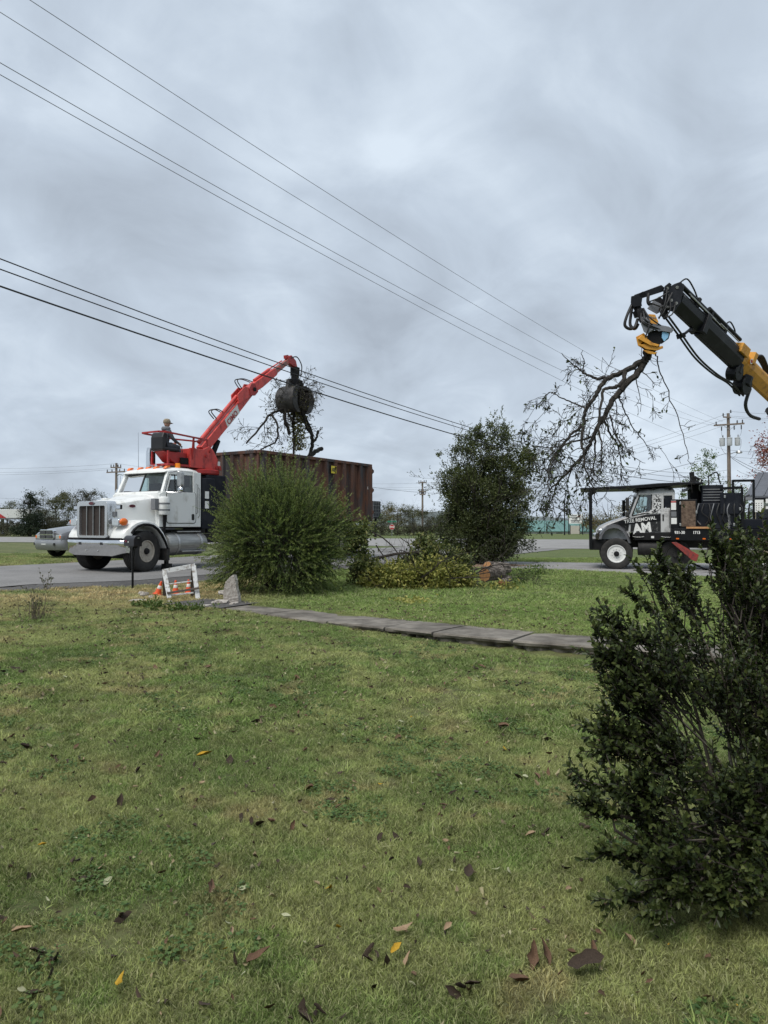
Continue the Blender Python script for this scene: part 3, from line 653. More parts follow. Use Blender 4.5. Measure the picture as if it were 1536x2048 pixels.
for (x, y_) in ((-.58, -.1), (-.12, -.36), (.66, -.1)):
    mb = MB(); z0 = zv(891 if x > .5 else 892); mb.lathe([(.02, 0), (.19, .0), (.205, .04), (.205, .58), (.225, .6), (.225, .63), (.1, .68), (.02, .68)], (x, y_, z0), 'z', 16); tr = mb.build('transformer', mat('transformer_grey', (.45, .47, .47), .5) if 'tg' not in M else M['tg'], t, smooth=40)
    mb = MB(); insul(mb, (x+.05, y_, z0+.66), .24, .06); mb.build('bushing', M['silverd'], tr)
mb = MB(); mb.tube([(.1, 0, zv(908)), (.35, -.3, zv(905)), (.55, -.4, zv(905))], .03, 6); lm = mb.build('lamp_arm', M['alu'], t)
mb = MB(); mb.lathe([(.03, .0), (.2, -.03), (.26, -.16), (.2, -.22), (.02, -.24)], (.62, -.42, zv(902)), 'z', 12); mb.build('street_lamp', M['alu'], t, smooth=40)
for a, b, c in (((-.68, -.2, zv(858)), (-.75, -.3, zv(870)), (-.55, -.12, zv(876))), ((.93, -.2, zv(857)), (.95, -.3, zv(868)), (.7, -.12, zv(876))), ((.95, -.1, zv(878)), (1.05, -.2, zv(900)), (.2, -.15, zv(918))), ((-.85, -.1, zv(880)), (-.75, -.2, zv(903)), (-.15, -.15, zv(912)))):
    mb = MB(); A, B, C = map(Vector, (a, b, c)); mb.tube([A.lerp(B, k/6).lerp(B.lerp(C, k/6), k/6) for k in range(7)], .012, 4); mb.build('jumper_wire', M['wiregrey'], t)

def far_pole(u, Y_, vtop, label, arms, r=.14):
    x, y = pos(u, Y_); z0 = gz(x, y); t = thing('utility_pole', label, 'utility pole', (x, y, z0))
    zt_ = CZ - (vtop - HV) / F * Y_ - z0
    mb = MB(); mb.tube([(0, 0, -.3), (0, 0, zt_)], [r*1.15, r*.8], 8); mb.build('pole_shaft', M['pole'], t)
    for dv, half, tip in arms:
        z_ = CZ - (vtop + dv - HV) / F * Y_ - z0
        mb = MB(); mb.bar((-half, -.15, z_), (half, -.15, z_ + tip), .12, .14); mb.build('crossarm', M['pole'], t)
        for s in (-1, -.45, .45, 1):
            mb = MB(); insul(mb, (s*half*.92, -.15, z_ + .06 + tip*.5*(s+1)), .3, .08); mb.build('insulator', M['print'], t)
    return t
far_pole(232, 84, 926, 'pole with two crossarms standing behind the white truck hood', [(9, .62, 0), (19, 1.1, .1)], .17)
far_pole(845, 98, 963, 'slim distant pole with crossarm beside the stop sign trees', [(3, .55, .05), (20, .5, 0), (26, .4, 0)], .14)

# pole-to-pole wires: each hangs in a vertical plane, its sag fitted to where the photo shows it
def wire_fit(px, label, r, m, dx, group, y0=-6, y1=58, cat='cable'):
    ax, ay = xr + dx, 58.0; k = 34.0 / 46.0                    # plane: X = ax + k (Y - ay)
    Ys, Zs = [], []
    for u, v in px:
        a = (u - 768) / F; Yp = (ax - k * ay) / (a - k); Ys.append(Yp); Zs.append(CZ - (v - HV) / F * Yp)
    c = np.polyfit(Ys, Zs, 2, w=1 / np.array(Ys)); yy = np.linspace(y0, y1, 50)
    pts = [(ax + k * (q - ay), q, float(np.polyval(c, q))) for q in yy]
    mb = MB(); mb.tube(pts, r, 5); o = mb.build('overhead_wire', m); tag(o, label, cat, group)
GU, GL = 'thin bare wires high over the yard', 'black cables crossing in front of the red boom'
wire_fit([(65, 0), (384, 197), (768, 457), (1148, 690), (1273, 757), (1428, 835)], 'thin bare power wire high over the yard, topmost of four', .0065, M['wiregrey'], -.5, GU)
wire_fit([(0, 17), (384, 260), (768, 500), (1113, 702), (1268, 775), (1418, 845)], 'thin bare power wire just under the topmost one', .0065, M['wiregrey'], -1.1, GU)
wire_fit([(0, 120), (425, 365), (768, 555), (1148, 750), (1248, 795), (1428, 850)], 'thin bare power wire third down, close above its twin', .0065, M['wiregrey'], .6, GU)
wire_fit([(0, 146), (435, 385), (768, 574), (1138, 767), (1268, 830), (1448, 898)], 'lowest of the four thin bare power wires', .0065, M['wiregrey'], .1, GU)
wire_fit([(0, 516), (222, 600), (460, 690), (680, 769), (768, 798), (933, 852), (1088, 897), (1268, 935), (1418, 945)], 'black cable crossing the red boom tip, upper of three', .011, M['wire'], .0, GL)
wire_fit([(0, 537), (172, 600), (423, 690), (680, 777), (768, 806), (933, 858), (1088, 905), (1268, 945), (1418, 955)], 'black cable just below the upper one at the boom tip', .011, M['wire'], .1, GL)
wire_fit([(0, 571), (345, 690), (680, 799), (768, 826), (938, 875), (1100, 922), (1390, 965)], 'thick black cable lowest of the three over the grapple', .016, M['wire'], -.15, GL)
def span(p, q, sag, r, m, label, group):
    p, q = Vector(p), Vector(q); mb = MB()
    mb.tube([p.lerp(q, k/16) - Vector((0, 0, sag*4*(k/16)*(1-k/16))) for k in range(17)], r, 4); tag(mb.build('overhead_wire', m), label, 'cable', group)
GF = 'distant wires strung between far poles'
for k, (va, vb) in enumerate(((927, 936), (935, 944), (938, 949), (1000, 992))):
    span(at(232, va, 84), at(-60, vb, 100), .25, .014, M['wiregrey'], 'thin distant wire running left from the pole behind the truck', GF)
for k, (va, vb) in enumerate(((927, 934), (936, 942), (940, 946))):
    span(at(234, va, 84), at(846, vb + 32, 98), .9, .012, M['wiregrey'], 'thin distant wire between the two far poles', GF + ' behind the truck')
for k, (va, vb) in enumerate(((965, 826), (966, 836), (968, 848))):
    span(at(846, va, 98), at(1458, vb, 58), 1.6, .011, M['wiregrey'], 'thin distant wire between the slim far pole and the transformer pole', GF + ' over the highway')
span(at(742, 974, 70), at(1459, 905, 58), 1.8, .018, M['wire'], 'dark communication cable sagging toward the transformer pole', GF + ' lower')
for k, (va, vb) in enumerate(((822, 822), (831, 832), (834, 836), (900, 900), (913, 914))):
    span(at(1460, va, 58), at(1700, vb, 62), .25, .011, M['wiregrey'], 'thin wire running on right from the transformer pole', GF + ' right of the transformer pole')
span(at(1462, 912, 58), at(1640, 985, 38), .2, .016, M['wire'], 'service drop cable from the pole down to the house', GF + ' to the house')
span(at(1462, 914, 58), at(1600, 972, 36), .3, .016, M['wire'], 'slack service drop below the other one to the house', GF + ' to the house')

# ================================================================ unseen house added behind the camera to shade the near lawn
M['brick'] = mat('painted_brick', (.42, .38, .33), .9, 0, var=.12, scale=5)
t = thing('lawn_shade_house', 'added unseen cream brick house whose porch roof shades the near lawn', 'house', (1.5, -1.5, 0))
mb = MB(); mb.box(-8, 8, -7, 0, -.1, 2.7); mb.build('wall', M['brick'], t)
mb = MB(); mb.prism([(1.3, 2.70), (1.3, 2.82), (-3.5, 5.0), (-8, 2.74), (-8, 2.62)], -8.5, 8.5, 'x'); mb.build('roof', M['roofgrey'], t)  # porch overhang sized to darken the lawn closest to the camera
for x in (-4.5, 3.4):
    mb = MB(); mb.box(x-.07, x+.07, 1.05, 1.2, 0, 2.70); mb.build('porch_post', M['offwhite'], t)
mb = MB(); mb.box(-.5, .5, .001, .06, 0, 2.1); mb.build('door', M['redd'], t)
for x in (-3.6, 3.0):
    mb = MB(); mb.box(x-.7, x+.7, .001, .06, .8, 2.0); w_ = mb.build('window', M['offwhite'], t)
    mb = MB(); mb.box(x-.6, x+.6, .061, .07, .9, 1.9); mb.build('pane', M['navy'], w_)
# ================================================================ white grapple truck (local: x back from the bumper, -y the near side, z up)
T1 = (-7.97, 19.32, .25 + .023); TH1 = R(58)
t1 = thing('grapple_truck', 'white conventional-cab truck with red knuckle loader on the road', 'truck', T1, TH1)
W, C_, B_ = M['white'], M['chrome'], M['frame']
mb = MB()
for s in (-1, 1): mb.box(.35, 12.0, s*.42-.05, s*.42+.05, .72, 1.0)
for x in (.6, 2.2, 4, 6, 8, 10, 11.9): mb.box(x-.05, x+.05, -.42, .42, .76, .96)
mb.build('chassis', B_, t1)
mb = MB(); mb.box(.35, 1.5, -.5, .5, .5, 1.2); mb.cyl((.85, -1.0, .52), (.85, 1.0, .52), .07, n=10); mb.build('engine', M['blackm'], t1)
# bumper
mb = MB(); rings = []
for k in range(25):
    y = -1.24 + 2.48*k/24; a = abs(y)/1.24; x = .10*max(0, a-.55)/.45 + .06*max(0, a-.93)/.07; zb = .44 + .09*max(0, a-.68)/.32
    rings.append([(x+.10, y, .87), (x, y, .868), (x-.014, y, .855), (x-.018, y, .84), (x-.006, y, .70), (x+.012, y, .57), (x+.035, y, zb+.01), (x+.12, y, zb), (x+.14, y, .6)])
mb.loft(rings); bm_ = mb.build('bumper', C_, t1, smooth=40)
for y in (-.46, .46):
    mb = MB(); mb.box(-.022, .02, y-.05, y+.05, .74, .81); mb.build('tow_hole', M['print'], bm_)
for y in (-.3, .22):
    mb = MB(); mb.ball((.0, y, .58), .018, n=5); mb.build('bolt', M['alu'], bm_)
mb = MB(); mb.box(.1, .4, -1.15, 1.15, .86, .93); mb.build('bumper_gap_filler', M['blackm'], t1)
# grille shell, mesh and bars
def rrect(w0, w1, z0, z1, r, n=5):
    p = []
    for cx, cz, a0 in ((w1-r, z1-r, 0), (w0+r, z1-r, 90), (w0+r, z0+r, 180), (w1-r, z0+r, 270)):
        for k in range(n+1): a = R(a0 + 90*k/n); p.append((cx+r*math.cos(a), cz+r*math.sin(a)))
    return p
o_ = rrect(-.66, .66, .93, 1.93, .09); i_ = rrect(-.55, .55, .99, 1.80, .05)
mb = MB(); n = len(o_); vs = [(.30, y, z) for y, z in o_] + [(.04, y, z) for y, z in o_] + [(.02, y*.985, .93+(z-.93)*.99) for y, z in o_] + [(.02, y, z) for y, z in i_] + [(.12, y, z) for y, z in i_]
mb.add(vs, [(a*n+k, a*n+(k+1) % n, (a+1)*n+(k+1) % n, (a+1)*n+k) for a in range(4) for k in range(n)])
mb.build('grille_shell', mat('bright_aluminium', (.66, .67, .68), .22, .85, var=.05), t1, smooth=40)
mb = MB(); mb.box(.10, .115, -.56, .56, .98, 1.81); gm = mb.build('grille_mesh', M['mesh'], t1)
for k in range(30):
    if k: mb = MB(); z = .985 + k*.0272; mb.box(.092, .099, -.55, .55, z, z+.009); mb.build('mesh_wire', M['mesh'], gm)
for y in (-.28, 0, .28):
    mb = MB(); mb.box(.055, .09, y-.014, y+.014, .985, 1.805); mb.build('grille_bar', M['alu'], t1, bevel=.006)
el = lambda cy, cz, a, b, n=20: [(cy+a*math.cos(2*math.pi*k/n), cz+b*math.sin(2*math.pi*k/n)) for k in range(n)]
mb = MB(); mb.prism(el(0, 1.865, .115, .05), .0, .03, 'x'); em = mb.build('oval_emblem', M['silverd'], t1)
mb = MB(); mb.prism(el(0, 1.865, .10, .038), -.006, -.001, 'x'); mb.build('emblem_face', mat('emblem_dark', (.10, .02, .03), .3), em)
# hood
def hood_ring(x, w, zt_, zc, zl):
    h = [(w+.02, zl), (w+.01, (zl+zt_)/2), (w, zt_-.16), (w-.03, zt_-.07), (w-.1, zt_-.015), (w-.25, zt_+.03*0+(zc-zt_)*.35), (w*.3, zc-.01)]
    return [(x, -y, z) for y, z in h] + [(x, 0, zc)] + [(x, y, z) for y, z in reversed(h)]
mb = MB(); mb.loft([hood_ring(.22, .655, 1.90, 1.95, .95), hood_ring(.30, .66, 1.915, 1.965, .95), hood_ring(.7, .71, 1.98, 2.04, .95), hood_ring(1.1, .78, 2.05, 2.12, .98), hood_ring(1.5, .86, 2.12, 2.18, 1.0)])
hd = mb.build('hood', W, t1, smooth=32)
mb = MB(); mb.box(.4, .72, -.12, .12, 1.985, 2.02); mb.build('hood_latch', W, hd, bevel=.015)
mb = MB(); mb.prism(el(.76, 1.80, .10, .042), -.748, -.735); sm_ = mb.build('side_emblem', mat('dark_red_emblem', (.10, .012, .022), .3), hd)
# fenders: crown over the wheel
def fender(s):
    top = [(.10, .93), (.11, 1.02), (.20, 1.16), (.34, 1.29), (.52, 1.375), (.72, 1.415), (.92, 1.415), (1.12, 1.37), (1.30, 1.26), (1.46, 1.08), (1.58, .85), (1.65, .60)]
    bot = [(.34, .93), (.345, .95), (.38, 1.03), (.44, 1.12), (.57, 1.22), (.74, 1.275), (.90, 1.275), (1.07, 1.24), (1.22, 1.15), (1.36, 1.0), (1.49, .80), (1.58, .60)]
    mb = MB(); rings = []
    for (a, b), (c, d) in zip(top, bot):
        rings.append([(a+.02, s*.62, b), (a, s*.95, b), (a, s*1.14, b-.015), (a+(c-a)*.3, s*1.22, b+(d-b)*.3), (c, s*1.235, d), (c, s*.62, d)])
    mb.loft(rings); f = mb.build('fender', W, t1, smooth=50)
    mb = MB(); rings = []
    for (a, b), (c, d) in zip(top[2:], bot[2:]):
        rings.append([(c+(a-c)*.35, s*1.236, d+(b-d)*.35), (c+(a-c)*.25, s*1.262, d+(b-d)*.25), (c, s*1.262, d), (c+(c-a)*.12, s*1.2, d-(b-d)*.12)])
    mb.loft(rings); mb.build('fender_flare', M['blackm'], f, smooth=50)
    mb = MB(); mb.box(1.56, 1.66, s*.7-.02, s*1.22+.0, .28, .62) if s > 0 else mb.box(1.56, 1.66, -1.22, -.7, .28, .62); mb.build('mud_flap', M['rubber'], f)
for s in (-1, 1): fender(s)
# headlights with amber markers
for s in (-1, 1):
    y0 = s*.90
    mb = MB(); mb.prism(rrect(y0-.16, y0+.16, 1.255, 1.46, .05), .10, .30, 'x'); hl = mb.build('headlight', C_, t1, bevel=.01)
    mb = MB(); mb.prism(rrect(y0-.135, y0+.135, 1.28, 1.435, .04), .085, .098, 'x'); mb.build('lens', M['lens'], hl)
    mb = MB(); mb.ball((.22, s*1.075, 1.36), .13, .07, .105, n=8); mb.build('turn_signal', M['orange'], hl, smooth=60)
    mb = MB(); mb.bar((.25, s*.6, 1.33), (.25, s*.78, 1.35), .06, .08); mb.build('bracket', M['alu'], hl)
    mb = MB(); mb.tube([(.28, s*.66, 1.52), (.22, s*.74, 1.64), (.2, s*.80, 1.74), (.2, s*.84, 1.75)], .014, 6); hm_ = mb.build('hood_mirror_arm', M['alu'], t1)
    mb = MB(); mb.prism(rrect(s*.92-.09, s*.92+.09, 1.70, 1.82, .03), .17, .23, 'x'); mb.build('hood_mirror', M['blackm'], hm_, bevel=.01)
    mb = MB(); mb.box(.16, .168, s*.92-.075, s*.92+.075, 1.715, 1.805); mb.build('mirror_glass', C_, hm_)
    mb = MB(); mb.box(.2, .27, s*.70-.05, s*.70+.05, 1.50, 1.64); mb.build('marker_lamp', M['silverd'], t1, bevel=.01)
# cab
cabw = 1.02
mb = MB(); prof = lambda w_, r: rrect(-w_, w_, 1.5, 3.03, r)
low = [(1.45, 1.22), (3.02, 1.22), (3.02, 2.24), (1.62, 2.24), (1.45, 2.16)]
for s in (-1, 1):
    mb.prism(low, s*cabw, s*(cabw-.06))
mb.box(1.45, 1.53, -.96, .96, 1.22, 2.20); mb.box(2.96, 3.02, -.96, .96, 1.22, 2.24); mb.box(1.5, 2.98, -.96, .96, 1.23, 1.30)
cb = mb.build('cab', W, t1, bevel=.015)
mb = MB(); mb.prism([(1.48, 2.24), (1.60, 2.24), (1.68, 2.2), (1.45, 2.12)], -.95, .95); mb.build('cowl', W, cb, bevel=.01)
# pillars
mb = MB()
for s in (-1, 1):
    y = s*.99
    mb.bar((1.60, s*.965, 2.2), (1.86, s*.90, 2.82), .10, .075, (1, 0, 0)); mb.bar((2.82, y, 2.2), (2.82, s*.93, 2.82), .2, .07, (0, 1, 0)) if False else mb.prism([(2.73, 2.22), (3.02, 2.22), (3.02, 2.84), (2.73, 2.84)], s*1.015, s*.95)
    mb.prism([(1.86, 2.74), (2.76, 2.74), (2.76, 2.84), (1.84, 2.84)], s*.98, s*.92)
    mb.bar((1.74, s*.97, 2.24), (1.92, s*.94, 2.76), .05, .05, (0, 1, 0))
mb.box(2.96, 3.019, -.95, .95, 2.23, 2.42); mb.box(2.96, 3.019, -.95, -.6, 2.4, 2.84); mb.box(2.96, 3.019, .6, .95, 2.4, 2.84)
mb.build('pillar', W, cb, bevel=.01)
mb = MB(); rings = []
for x, w_, z0, zt_ in ((1.72, .90, 2.80, 2.83), (1.76, .92, 2.79, 2.88), (1.86, .94, 2.79, 2.925), (2.2, .965, 2.79, 2.965), (2.7, .98, 2.79, 2.965), (2.92, .98, 2.79, 2.93), (3.03, .96, 2.79, 2.84)):
    rings.append([(x, -w_, z0), (x, -w_-.01, (z0+zt_)/2-.01), (x, -w_+.05, zt_-.035), (x, -w_+.16, zt_-.005), (x, 0, zt_+.02), (x, w_-.16, zt_-.005), (x, w_-.05, zt_-.035), (x, w_+.01, (z0+zt_)/2-.01), (x, w_, z0)])
mb.loft(rings); rf = mb.build('roof', W, t1, smooth=50)
for y in (-.8, -.35, 0, .35, .8):
    mb = MB(); mb.prism([(1.80, 2.90), (1.98, 2.95), (1.98, 3.0), (1.88, 2.99)], y-.06, y+.06); mb.build('marker_light', M['orange'], rf, bevel=.012)
mb = MB(); mb.cyl((2.62, -.45, 2.96), (2.62, -.45, 3.13), .085, .075, 14); mb.build('beacon', mat('amber_beacon', (.8, .24, .01), .25), rf, smooth=40)
for y in (-.1, .25):
    mb = MB(); mb.tube([(2.1, y, 3.03), (2.6, y-.02, 3.05)], [.06, .02], 10); mb.build('air_horn', C_, rf)
# windscreen halves and divider
def pane(pts, m, name, parent): mb = MB(); mb.add(pts, [(0, 1, 2, 3)]); return mb.build(name, m, parent, recalc=False)
for s in (-1, 1): pane([(1.615, s*.03, 2.25), (1.655, s*.90, 2.25), (1.865, s*.855, 2.79), (1.83, s*.03, 2.80)], M['glass'], 'windscreen', cb)
mb = MB(); mb.bar((1.60, 0, 2.22), (1.83, 0, 2.81), .05, .03); mb.build('windscreen_divider', M['print'], cb)
mb = MB(); mb.bar((1.825, -.9, 2.79), (1.825, .9, 2.79), .05, .05); mb.bar((1.61, -.92, 2.235), (1.61, .92, 2.235), .05, .035); mb.build('windscreen_seal', M['print'], cb)
for s in (-1, 1):
    mb = MB(); mb.tube([(1.57, s*.2, 2.24), (1.60, s*.45, 2.262), (1.61, s*.72, 2.268)], .010, 5); mb.build('wiper', M['print'], cb)
for s in (-1, 1):
    pane([(1.80, s*.985, 2.24), (2.73, s*.985, 2.24), (2.73, s*.955, 2.745), (1.96, s*.955, 2.745)], M['glass'], 'side_window', cb)
    mb = MB(); mb.bar((2.06, s*.985, 2.24), (2.06, s*.955, 2.745), .03, .02); mb.build('vent_divider', M['print'], cb)
    # door skin proud of the cab side
    poly = rrect(1.72, 2.80, 1.34, 2.235, .08); mb = MB(); mb.prism(poly, s*1.021, s*1.036); dr = mb.build('door', W, t1, bevel=.008)
    mb = MB(); q_ = [(x, s*1.024, z) for x, z in rrect(1.705, 2.815, 1.325, 2.235, .09)]; mb.tube(q_ + q_[:1], .008, 5); mb.build('door_gap', M['print'], t1)
    mb = MB(); mb.tube([(1.47, s*.872, 1.02), (1.47, s*.865, 1.9), (1.47, s*.84, 2.02), (1.47, s*.74, 2.10), (1.47, 0, 2.165)], .009, 5); mb.build('hood_gap', M['print'], t1)
    mb = MB(); mb.prism(rrect(2.64, 2.74, 1.42, 1.60, .03), s*1.037, s*1.046); mb.build('door_handle', M['print'], dr)
    mb = MB(); mb.tube([(2.84, s*1.02, 1.62), (2.84, s*1.075, 1.64), (2.84, s*1.075, 2.48), (2.84, s*1.02, 2.5)], .014, 6); mb.build('grab_rail', M['alu'], t1)
    mb = MB(); mb.tube([(2.90, s*1.02, 1.5), (2.92, s*1.075, 1.55), (2.92, s*1.075, 2.35), (2.9, s*1.02, 2.4)], .012, 6); mb.build('grab_rail', M['alu'], t1)
    # mirrors on tubular arms
    mb = MB(); mb.tube([(1.80, s*1.0, 2.78), (1.86, s*1.28, 2.82), (1.90, s*1.38, 2.78), (1.90, s*1.38, 2.22), (1.80, s*1.2, 2.2), (1.72, s*1.02, 2.22)], .016, 6); ma = mb.build('mirror_arm', C_, t1)
    mb = MB(); mb.prism(rrect(s*1.36-.095, s*1.36+.095, 2.38, 2.80, .05), 1.86, 1.97, 'x'); mi = mb.build('mirror', M['alu'], ma, bevel=.02) if s < 0 else None
    mb = MB(); mb.box(1.972, 1.978, s*1.36-(.075 if s < 0 else .02), s*1.36+(.075 if s < 0 else .02), 2.40, 2.78); mb.build('mirror_glass', C_, ma)
    mb = MB(); mb.ball((1.90, s*1.36, 2.28), .06, .105, .105, n=8); mb.build('convex_mirror', C_, ma, smooth=60)
    # air cleaner canister on the cowl
    y = s*1.08; mb = MB(); mb.lathe([(.02, 1.56), (.15, 1.57), (.165, 1.60), (.165, 2.04), (.15, 2.07), (.02, 2.09)], (1.56, y, 0), 'z', 20); ac = mb.build('air_cleaner', W, t1, smooth=40)
    for z in (1.68, 1.86):
        mb = MB(); mb.lathe([(.150, z), (.172, z), (.172, z+.045), (.150, z+.045)], (1.56, y, 0), 'z', 20); mb.build('band', M['silverd'], ac)
    mb = MB(); mb.box(1.26, 1.44, s*.98-.09, s*.98+.09, 1.70, 2.02); mb.build('valve_box', M['silverd'], t1, bevel=.015)
    mb = MB(); mb.tube([(1.6, y, 1.58), (1.62, y*.97, 1.3), (1.64, y*.9, 1.0)], .045, 8); mb.build('intake_pipe', M['blackm'], t1)
    # fuel tank
    tk = MB(); cy, cz, r_ = s*.88, .73, .325
    tk.lathe([(.01, 1.66), (r_*.6, 1.67), (r_*.9, 1.70), (r_, 1.76), (r_, 3.08), (r_*.9, 3.15), (.01, 3.18)], (0, cy, cz), 'x', 28); tkk = tk.build('fuel_tank', M['tank'], t1, smooth=40)
    for x in (2.0, 2.86):
        mb = MB(); mb.lathe([(r_-.01, x), (r_+.014, x), (r_+.014, x+.07), (r_-.01, x+.07)], (0, cy, cz), 'x', 28); mb.build('strap', M['alu'], tkk)
    for z, y1 in ((1.065, 1.04), (.50, 1.25)):
        mb = MB(); mb.box(2.1, 3.0, min(s*.75, s*y1), max(s*.75, s*y1), z, z+.035); mb.build('step', M['alu'], tkk, bevel=.008)
# interior seen through the glass
mb = MB(); mb.box(1.56, 1.85, -.9, .9, 2.0, 2.22); mb.build('dashboard', M['seat'], cb, bevel=.04)
for y in (-.48, .48):
    mb = MB(); mb.box(2.5, 2.68, y-.24, y+.24, 1.75, 2.55); mb.box(2.15, 2.6, y-.25, y+.25, 1.65, 1.8); mb.build('seat', M['seat'], cb, bevel=.05)
mb = MB(); mb.tube([(1.98+.06*math.sin(a), -.48+.22*math.cos(a), 2.22+.2*math.sin(a)) for a in [2*math.pi*k/20 for k in range(21)]], .016, 6); mb.build('steering_wheel', M['seat'], cb)
# exhaust stack behind the cab, far side
mb = MB(); mb.cyl((2.93, 1.18, 1.1), (2.93, 1.18, 3.25), .08, n=14); mb.tube([(2.93, 1.18, 2.9), (2.93, 1.18, 3.55), (2.96, 1.18, 3.7)], .11, 14); ex = mb.build('exhaust_stack', C_, t1, smooth=40)
mb = MB(); mb.box(2.95, 3.06, 1.06, 1.30, 2.95, 3.6); mb.build('heat_shield', M['blackm'], ex)
mb = MB(); mb.tube([(2.2, .8, 2.95), (2.2, .82, 4.1)], [.006, .003], 4); mb.build('whip_antenna', M['print'], t1)
# black cabinet behind the cab with stickers
mb = MB(); mb.box(3.08, 3.62, -1.0, .9, 1.16, 2.70); bc = mb.build('cabinet', M['navy'], t1, bevel=.02)
for z0, z1 in ((2.08, 2.30), (1.78, 2.0)):
    mb = MB(); mb.box(3.2, 3.36, -1.006, -1.001, z0, z1); mb.build('sticker', M['printw'], bc)
mb = MB(); mb.box(1.95, 3.7, -.5, .5, 1.02, 1.15); mb.build('deck', B_, t1)
# wheels
hubdark = M['blackm']
make_wheel(t1, .85, -1.02, .56, .56, .40, M['rimcream'], -1, R(10)); make_wheel(t1, .85, 1.02, .56, .56, .40, M['rimcream'], 1, R(10))
for x in (8.9, 10.25):
    for s in (-1, 1):
        make_wheel(t1, x, s*1.08, .52, .52, .27, M['rimcream'], s, 0, True); make_wheel(t1, x, s*.78, .52, .52, .27, M['rimcream'], s, 0, True)
    mb = MB(); mb.cyl((x, -1, .52), (x, 1, .52), .09, n=10); mb.build('axle', B_, t1)
for s in (-1, 1):
    mb = MB(); mb.box(11.0, 11.03, min(s*.65, s*1.25), max(s*.65, s*1.25), .25, 1.0); mb.build('mud_flap', M['rubber'], t1)
    mb = MB(); mb.bar((1.95, s*.75, .95), (1.95, s*.75, .16), .1, .1); mb.box(1.85, 2.08, s*.75-.1, s*.75+.1, .0, .16); mb.build('outrigger', B_, t1, bevel=.01)
# subframe under the container
mb = MB(); mb.box(5.2, 12.0, -.5, .5, 1.0, 1.52)
for x in np.arange(5.5, 12, .8): mb.box(x, x+.1, -1.15, 1.15, 1.36, 1.52)
mb.build('subframe', B_, t1)

# ---- red loader
Rd = M['red']
mb = MB(); mb.box(3.72, 4.55, -.55, .55, 1.02, 2.86); mb.build('loader_pedestal', M['navy'], t1, bevel=.04)
mb = MB(); mb.lathe([(.05, 2.86), (.56, 2.86), (.6, 2.9), (.6, 3.0), (.55, 3.03), (.05, 3.03)], (3.95, 0, 0), 'z', 28); mb.build('slew_ring', M['redd'], t1, smooth=40)
mb = MB()
for s in (-1, 1):
    mb.prism([(3.2, 3.05), (4.56, 3.04), (4.50, 3.2), (4.16, 3.68), (4.0, 3.78), (3.75, 3.66), (3.2, 3.66)], s*.36, s*.29)
mb.box(3.2, 3.26, -.30, .30, 3.06, 3.64); mb.box(3.24, 4.3, -.29, .29, 3.06, 3.12); mb.box(3.24, 3.7, -.3, .3, 3.58, 3.65)
tu = mb.build('turret', Rd, t1, bevel=.015)
for x, z in ((4.02, 3.62), (4.30, 3.12), (4.42, 3.12), (3.85, 3.45)):
    mb = MB(); mb.cyl((x, -.39, z), (x, .39, z), .05, n=12); mb.build('pin', M['redd'], tu)
mb = MB(); mb.box(4.36, 4.46, -.367, -.362, 3.18, 3.32); mb.build('decal', M['offwhite'], tu)
A, Bk, Ct = Vector((3.98, 0, 3.66)), Vector((6.26, 0, 5.98)), Vector((8.30, 0, 7.40))
d1 = (Bk - A).normalized(); n1 = Vector((-d1.z, 0, d1.x)); d2 = (Ct - Bk).normalized(); n2 = Vector((-d2.z, 0, d2.x))
mb = MB(); mb.loft([[A+n1*.145+Vector((0,-.13,0)), A+n1*.145+Vector((0,.13,0)), A-n1*.145+Vector((0,.13,0)), A-n1*.145+Vector((0,-.13,0))],
                    [A+d1*1.6+n1*.145+Vector((0,-.13,0)), A+d1*1.6+n1*.145+Vector((0,.13,0)), A+d1*1.6-n1*.16+Vector((0,.13,0)), A+d1*1.6-n1*.16+Vector((0,-.13,0))],
                    [Bk+n1*.12+Vector((0,-.12,0)), Bk+n1*.12+Vector((0,.12,0)), Bk-n1*.14+Vector((0,.12,0)), Bk-n1*.14+Vector((0,-.12,0))]])
bo = mb.build('main_boom', Rd, t1, bevel=.015)
mb = MB(); p, q = A+d1*.1+n1*.25, A+d1*2.55+n1*.25; mb.cyl(p, p.lerp(q, .62), .07, n=14); cy_ = mb.build('boom_cylinder', Rd, t1, smooth=40)
mb = MB(); mb.cyl(p.lerp(q, .6), q, .065, n=12); mb.build('cylinder_rod', Rd, cy_, smooth=40)
mb = MB()
for s in (-1, 1): mb.prism([tuple((A+d1*a+n1*b)[i] for i in (0, 2)) for a, b in ((2.3, .1), (2.5, .36), (2.95, .34), (3.2, .1), (3.0, -.1))], s*.17, s*.125)
mb.build('boom_cheek', Rd, bo, bevel=.01)
# white decal with lettering strokes on the boom's near side
pts = [A+d1*1.35-n1*.16, A+d1*2.15-n1*.16, A+d1*2.25+n1*.11, A+d1*1.42+n1*.11]
mb = MB(); mb.prism([(v.x, v.z) for v in pts], -.136, -.1315); dc = mb.build('boom_decal', M['offwhite'], bo)
text_part('CIMO', .24, M['redd'], dc, side_mtx(*(A+d1*1.45-n1*.13).xyz[:1], -.139, (A+d1*1.45-n1*.13).z, math.atan2(d1.z, d1.x)), .006)
